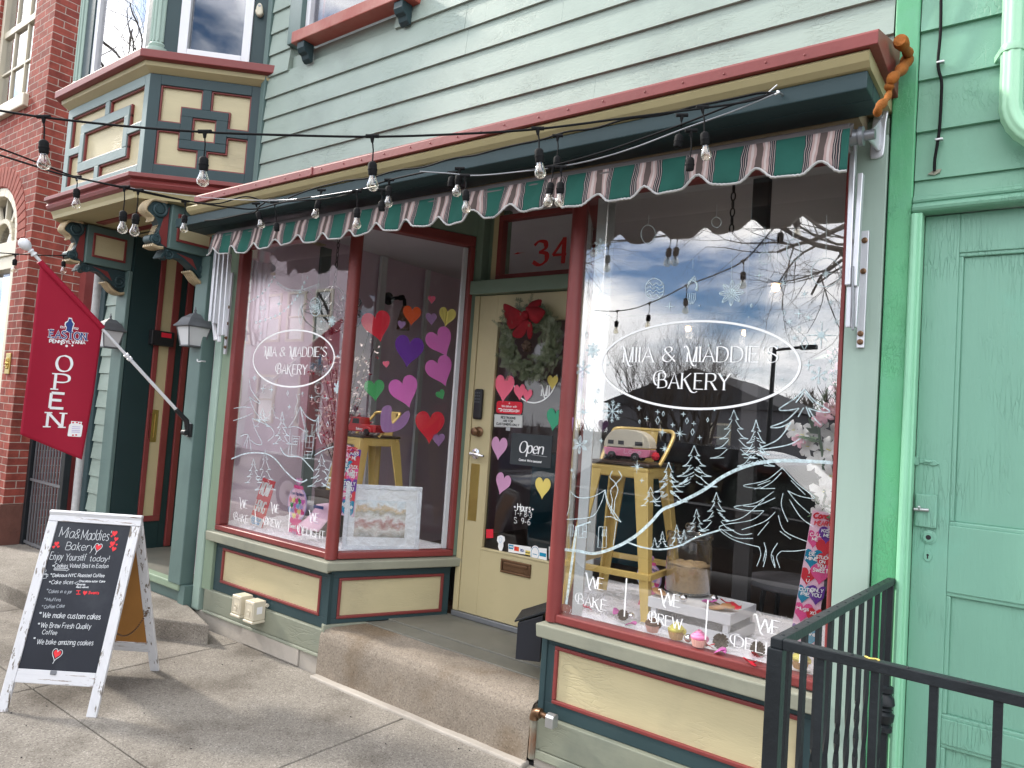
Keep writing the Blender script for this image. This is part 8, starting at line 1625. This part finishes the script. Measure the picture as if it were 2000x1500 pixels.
CHR = thing('chair', 'dark rounded chair deep in the right window', 'chair', (-1.0, 1.35, .34)); p = ay(1545, 1135, 1.3); g = MB(); g.lathe((p.x, 1.3, p.z-.05), [(.17, 0), (.23, .02), (.235, .05), (.20, .065), (.02, .07)], 24); pmat('chair_grey', (.10, .10, .115), .6, .1, 6); g.build('seat', 'chair_grey', CHR, smooth=50)
for a in range(4): d = Vector((math.cos(a*1.571+.7), math.sin(a*1.571+.7), 0)); g = MB(); g.tube([(p.x+d.x*.15, 1.3+d.y*.15, p.z-.04), (p.x+d.x*.2, 1.3+d.y*.2, .345)], .014, 8); g.build('leg', 'black', CHR)
# wall lamp of iron pipe, lit pendants deep in the shop
p = ax(762, 583, -4.99); PL = thing('pipe_lamp', 'black iron pipe wall lamp on the mauve wall', 'lamp', (p.x, p.y, p.z)); g = MB(); g.lathe((-5.018, p.y, p.z), [(.06, 0), (.06, .012), (.03, .016), (.02, .03)], 16, (1, 0, 0)); g.tube([(-5.0, p.y, p.z), (-4.85, p.y, p.z), (-4.80, p.y, p.z-.02), (-4.79, p.y, p.z-.08)], .017, 10); g.tube([(-4.86, p.y, p.z), (-4.82, p.y, p.z)], .026, 10); g.build('pipe', 'black_iron', PL, smooth=50); g = MB(); g.lathe((-4.79, p.y, p.z-.30), [(.06, 0), (.055, .1), (.03, .2), (.02, .22)], 16); g.build('shade', 'bronze', PL, smooth=50)
emis('lamp_warm', (1, .55, .2), 18); emis('lamp_orange', (1, .30, .07), 14)
for i, (x, y, dp_, m_, e_, lab) in enumerate(((893, 632, 2.9, 'lamp_orange', 5, 'glowing orange pendant lamp behind the folded yellow heart'), (1515, 562, 2.2, 'lamp_warm', 1.5, 'glowing warm pendant lamp high in the right window'), (1455, 650, 3.6, 'lamp_warm', 1.2, 'small warm pendant lamp above the word MADDIE'), (1344, 642, 4.2, 'lamp_warm', 1.2, 'far warm pendant lamp above the ampersand'))):
    p = ay(x, y, dp_); o = thing('pendant_lamp', lab, 'lamp', tuple(p), 'lit pendant lamps in the shop'); g = MB(); g.lathe(p+Vector((0, 0, .02)), [(.07, 0), (.065, .03), (.03, .08), (.015, .10)], 16); g.build('shade', 'black', o, smooth=50); g = MB(); g.ball(p, .028, 12); g.build('bulb', m_, o); g = MB(); g.tube([p+Vector((0, 0, .12)), (p.x, p.y, 3.04)], .003, 5); g.build('cable', 'black', o)
    l = bpy.data.lights.new('lamp_light', 'POINT'); l.energy = e_; l.color = (1, .45, .18) if i == 0 else (1, .88, .76); l.shadow_soft_size = .05; lo_ = bpy.data.objects.new('lamp_light', l); COL.objects.link(lo_); lo_.parent = o; lo_.location = (0, 0, -.06)

# white tracks: left as in the slanted pane, right added unseen to brighten shelf
emis('lamp_white', (1, .95, .9), 10)
for tx, ty, heads, lab in ((-4.2, .55, ((-4.6, 8), (-3.85, 8)), 'white ceiling track with lamp heads over the left display'), (-1.25, .45, ((-1.6, 7), (-.9, 7)), 'added unseen ceiling track with lamp heads brightening the right display')):
    o = thing('track_light', lab, 'lamp', (tx, ty, 2.95)); g = MB(); g.box(tx-.7, tx+.7, ty-.015, ty+.015, 3.01, 3.038); g.build('rail', 'white_paint', o, bevel=.003)
    for hx, en in heads:
        c = Vector((hx, ty, 2.965)); d = Vector((0, -.12, -.99)).normalized(); g = MB(); g.tube([c+Vector((0, 0, .05)), c], .008, 8); g.lathe(c-d*.03, [(.022, 0), (.034, .02), (.036, .085), (.033, .085), (.03, .05)], 16, d); hd = g.build('lamp_head', 'white_paint', o, smooth=45); g = MB(); g.lathe(c+d*.022, [(.028, 0), (.028, .004)], 16, d); g.build('lens', 'lamp_white', hd)
        l = bpy.data.lights.new('lamp_light', 'SPOT'); l.energy = en*4; l.spot_size = R_(110); l.spot_blend = .8; l.color = (1, .95, .92); l.shadow_soft_size = .03; lo_ = bpy.data.objects.new('lamp_light', l); COL.objects.link(lo_); lo_.parent = o; lo_.location = c+d*.07-Vector((tx, ty, 2.95)); lo_.rotation_euler = (-d).to_track_quat('Z', 'Y').to_euler()
# ================================================================== ACROSS THE STREET (seen in the panes)
pmat('bark', (.075, .06, .05), .9, .25, 12, .006, 30)
def grow(g, p, d, r, ln, lv, rnd, up=.12, spread=.75, kids=(2, 4)):
    pts = [tuple(p)]; rs = [r]; n = 4 if lv > 1 else 3; q = Vector(p); dd = Vector(d)
    for i in range(n):
        dd = (dd+Vector((rnd.gauss(0, .17), rnd.gauss(0, .17), rnd.gauss(0, .14)+up*.3))).normalized(); q = q+dd*ln/n; pts.append(tuple(q)); rs.append(r*(1-.5*(i+1)/n))
    g.tube(pts, rs, 6 if lv > 2 else 4 if lv > 1 else 3, cap=False)
    if lv == 0: return
    for k in range(rnd.randint(*kids)+(1 if lv < 3 else 0)):
        i = rnd.randint(1, n); a = dd.orthogonal().normalized(); a.rotate(Matrix.Rotation(rnd.uniform(0, 6.283), 3, dd)); nd_ = (dd*rnd.uniform(.5, 1)+a*spread+Vector((0, 0, up))).normalized(); grow(g, Vector(pts[i]), nd_, rs[i]*rnd.uniform(.5, .72), ln*rnd.uniform(.6, .85), lv-1, rnd, up, spread, kids)
def bare_tree(label, x, y, h, r, seed, stems=1, lv=5, up=.12, lean=(0, 0), ln=None, spread=.75):
    rnd = random.Random(seed); t_ = thing('bare_tree', label, 'tree', (x, y, -.14), group='bare trees across the street')
    g = MB(); tops = []
    for s_ in range(stems):
        a = s_*6.283/stems; d = Vector((lean[0]+(.34*math.cos(a) if stems > 1 else 0), lean[1]+(.34*math.sin(a) if stems > 1 else 0), 1)).normalized(); p0 = Vector((x+.12*math.cos(a)*(stems > 1), y+.12*math.sin(a)*(stems > 1), -.14)); p1 = p0+d*h*.5+Vector((rnd.gauss(0, .05), rnd.gauss(0, .05), 0)); p2 = p0+d*h
        g.tube(smooth2([tuple(p0), tuple(p1), tuple(p2)], 4), [r*1.25]+[r*(1-.04*i) for i in range(8)], 8); tops.append((p2, d))
    g.build('trunk', 'bark', t_, smooth=60)
    g = MB()
    for p2, d in tops:
        for k in range(3 if stems == 1 else 2):
            a = d.orthogonal().normalized(); a.rotate(Matrix.Rotation(rnd.uniform(0, 6.28), 3, d)); grow(g, p2-d*h*.08*k, (d+a*.7*(k > 0)+Vector((lean[0], lean[1], 0))*.6).normalized(), r*.72, ln or h*.55, lv, rnd, up, spread)
    g.build('branches', 'bark', t_); return t_
bare_tree('broad bare shrub tree with many upright stems across the road', -6.6, -12, 1.5, .055, 4, stems=10, lv=4, up=.35, ln=1.2, spread=.5)
bare_tree('tall bare kerb tree behind the viewer with branches over the road', .9, -6.4, 3.6, .15, 11, lv=5, up=-.02, lean=(-.45, .05), ln=1.9)
bare_tree('bare kerb tree left of the dark car', -9.6, -7.2, 3.4, .15, 23, lv=5, up=.0, lean=(.35, 0), ln=1.8)
bare_tree('bare kerb tree far down the pavement to the left', -19, -6.2, 6.4, .2, 31, lv=5, up=.16, ln=3.4)
bare_tree('tall bare tree between the row houses', -23, -9.5, 4.5, .2, 37, lv=5, up=.15, ln=2.8)
# low gabled house and row houses
pmat('clap_dark', (.13, .13, .14), .7, .12, 2); pmat('roof_dark', (.06, .06, .065), .8, .2, 4); pmat('clap_tan', (.55, .49, .42), .7, .1, 2); pmat('clap_mauve', (.52, .44, .48), .7, .1, 2); pmat('clap_grey', (.6, .6, .6), .7, .1, 2)
glass('pane_far', .3, (.1, .1, .12))
def house(label, x0, x1, y0, dpt, h, rise, wall, wins, gable='x'):
    o = thing('row_house', label, 'house', ((x0+x1)/2, y0, -.14), group='houses across the road'); g = MB(); g.box(x0, x1, y0-dpt, y0, -.14, h); w_ = g.build('wall', wall, o)
    g = MB(); xm = (x0+x1)/2
    if gable == 'x': g.add([(x0-.2, y0+.25, h), (x1+.2, y0+.25, h), (x1+.2, y0-dpt/2, h+rise), (x0-.2, y0-dpt/2, h+rise), (x0-.2, y0-dpt-.25, h), (x1+.2, y0-dpt-.25, h)], [(0, 1, 2, 3), (3, 2, 5, 4), (0, 3, 4), (1, 5, 2), (0, 4, 5, 1)])
    else: g.add([(x0-.25, y0+.2, h), (xm, y0+.2, h+rise), (x1+.25, y0+.2, h), (x0-.25, y0-dpt-.2, h), (xm, y0-dpt-.2, h+rise), (x1+.25, y0-dpt-.2, h)], [(0, 2, 1), (3, 4, 5), (0, 1, 4, 3), (1, 2, 5, 4), (0, 3, 5, 2)])
    g.build('roof', 'roof_dark', o)
    for x, z, ww, hh in wins:
        F = Fr((x, y0, z), (-1, 0, 0)); g = MB(); g.frame(F, -ww/2, ww/2, 0, hh, .09, .001, .06); g.fbox(F, -ww/2+.09, ww/2-.09, hh/2-.03, hh/2+.03, .01, .05); f_ = g.build('window', 'ivory', o); g = MB(); g.fbox(F, -ww/2+.08, ww/2-.08, .08, hh-.08, .004, .008); g.build('pane', 'pane_far', f_)
    return o
house('low dark gabled house beyond the shrub tree', -18.5, -9.6, -30, 9, 2.9, 1.9, 'clap_dark', [(-16, .9, 1, 1.3), (-12.5, .9, 1, 1.3)], 'y')
xs_ = [-19.2, -24.6, -29.8, -35.4, -41, -47]
for i, wl in enumerate(('clap_mauve', 'clap_grey', 'clap_tan', 'clap_mauve', 'clap_grey')):
    x1, x0 = xs_[i], xs_[i+1]; hh = (7.2, 7.8, 7.0, 8.0, 7.4)[i]; house(('mauve clapboard row house nearest the shrub tree', 'grey row house between a mauve and a tan one', 'tan row house in the middle of the row', 'tall mauve row house far along the row', 'grey row house at the far end of the row')[i], x0+.03, x1-.03, -13-.3*i, 9, hh, 1.6, wl, [(x0+1.3, .9, 1.1, 1.8), (x0+3.7, .9, 1.1, 1.8), (x0+1.3, 3.9, 1.0, 1.8), (x0+2.7, 3.9, 1.0, 1.8), (x0+4.2, 3.9, 1.0, 1.8)])
house('long dark brick warehouse under the wooded hill', -9, 6, -42, 10, 3.2, .8, 'brownstone', [(-7+2.4*i, 1.0, 1.2, 1.3) for i in range(5)])
pmat('hill', (.09, .075, .05), .95, .3, .3)
g = MB()
def hz_(x, y): return max(0, 9.5*math.exp(-((x+8)/17)**2)*min(1, max(0, (-y-48)/30)))+1.2*noise.noise(Vector((x*.08, y*.08, 0)))-.5
g.grid(lambda u, v: (-70+120*u, -48-60*v, hz_(-70+120*u, -48-60*v)-.3), 60, 20); struct(g.build('hill', 'hill', smooth=60))
g = MB(); rnd = random.Random(77)
for i in range(420):
    x, y = rnd.uniform(-42, 22), rnd.uniform(-88, -50); z = hz_(x, y)-.5; h_ = rnd.uniform(2.2, 4.2); g.tube([(x, y, z), (x+rnd.gauss(0, .2), y, z+h_*.55)], [.12, .05], 3, cap=False)
    for k in range(9): a = rnd.uniform(0, 6.28); s_ = rnd.uniform(.3, 1); q = Vector((x, y, z+h_*rnd.uniform(.3, .6))); g.tube([q, q+Vector((math.cos(a)*s_, math.sin(a)*s_, rnd.uniform(.5, 1.6)))], [.05, .012], 3, cap=False)
o = g.build('hillside_wood', 'bark'); tag(o, 'bare winter wood covering the far hillside', 'woodland', kind='stuff')
LM = thing('street_lamp', 'thin dark street lamp with a short arm across the road', 'street lamp', (-6.0, -15, -.14)); g = MB(); g.tube([(-5.55, -15, -.14), (-5.55, -15, 3.9)], [.07, .05], 10); g.build('pole', 'black_iron', LM, smooth=50); g = MB(); g.bar((-5.55, -15, 3.8), (-4.95, -15, 3.84), .06); g.box(-4.95, -4.6, -15.09, -14.91, 3.78, 3.88); g.build('lamp_head', 'black_iron', LM)
# parked cars along the kerb behind the viewer
pmat('car_black', (.012, .013, .016), .22, .1, 4, coat=1); pmat('car_grey', (.16, .17, .18), .25, .1, 4, coat=1); pmat('tyre', (.02, .02, .02), .85, .2, 20); glass('car_glass', .10, (.12, .13, .14))
def car(label, x, y, paint, suv=0):
    o = thing('parked_car', label, 'car', (x, y, -.14), group='cars parked along the kerb'); F = Fr((x, y+.88, -.14), (-1, 0, 0)); k = .14*suv
    def shell(mb, low, top):                                          # rows of section across the width, leaning in towards the top
        pass
    body = [(-2.25, .35), (-2.28, .62), (-2.2, .80), (-1.35, .90+k*.5), (1.55, .95+k*.6), (2.15, .90+k*.5), (2.25, .6), (2.22, .33)]
    for c_ in (1.38, -1.42): pass
    g = MB(); sm = smooth2(body, 5, False); g.prism(F, sm, -1.76, 0); g.build('body', paint, o, bevel=.05, seg=3)
    cab = smooth2([(-1.35, .88), (-.62, 1.36+k), (.1, 1.44+k*1.3), (1.0, 1.38+k*1.4), (1.85, .90+k)], 5); n = len(cab)
    g = MB(); vs = []
    for u, v in cab: t = max(0, (v-.9)/.55); vs += [F.at(u, v, -.06-.17*t), F.at(u, v, -1.70+.17*t)]
    g.add(vs, [(2*i, 2*i+2, 2*i+3, 2*i+1) for i in range(n-1)]+[tuple(range(0, 2*n, 2)), tuple(range(2*n-1, 0, -2))]); g.build('roof', paint, o, smooth=50)
    for a, b in ((-.72, .05), (.13, .95)):
        g = MB(); P = []
        for u, v in ((a-.28 if a < -.5 else a, .94), (b, .94), (b, 1.30+k), (a, 1.30+k)): t = max(0, (v-.9)/.55); P.append(F.at(u, v, -.052-.17*t))
        g.add(P, [(0, 1, 2, 3)]); g.build('side_window', 'car_glass', o)
    g = MB(); P = [F.at(-1.27, .945, -.12), F.at(-.66, 1.335+k, -.24), F.at(-.66, 1.335+k, -1.52), F.at(-1.27, .945, -1.64)]; P = [p+F.u*-.02+F.v*.012 for p in P]; g.add(P, [(0, 1, 2, 3)]); g.build('windscreen', 'car_glass', o)
    for u in (-1.42, 1.38):
        for n_, s_ in ((.01, 1), (-1.77, -1)):
            g = MB(); g.lathe(F.at(u, .32, n_-.2*(s_ > 0)), [(.30, 0), (.325, .03), (.325, .18), (.30, .21)], 24, F.n); wv = g.build('wheel', 'tyre', o, smooth=40); g = MB(); g.lathe(F.at(u, .32, n_+.012 if s_ > 0 else n_-.006), [(.21, 0), (.20, .006), (.05, .0)], 16, F.n*s_); g.build('rim', 'alu', wv)
    for n_ in (-.25, -1.5): g = MB(); g.ball(F.at(-2.22, .68, n_), .13, 10, (.6, 1.2, .6)); g.build('headlight', 'frosted', o)
    for n_ in (-.22, -1.54): g = MB(); g.ball(F.at(2.2, .75, n_), .11, 10, (.5, 1.1, .8)); g.build('tail_light', 'toy_red', o)
    g = MB(); g.box(F.at(-.75, 1.0, .09).x-.06, F.at(-.75, 1.0, .09).x+.06, y+.88, y+1.06, .82, .95); g.build('mirror', paint, o, bevel=.03)
    return o
car('black parked car right behind the viewer at the kerb', -2.9, -5.3, 'car_black', 1); car('grey parked car farther down the kerb', -8.6, -5.3, 'car_grey', 0); car('black parked car in front of the row houses', -16.5, -5.4, 'car_black', 0)
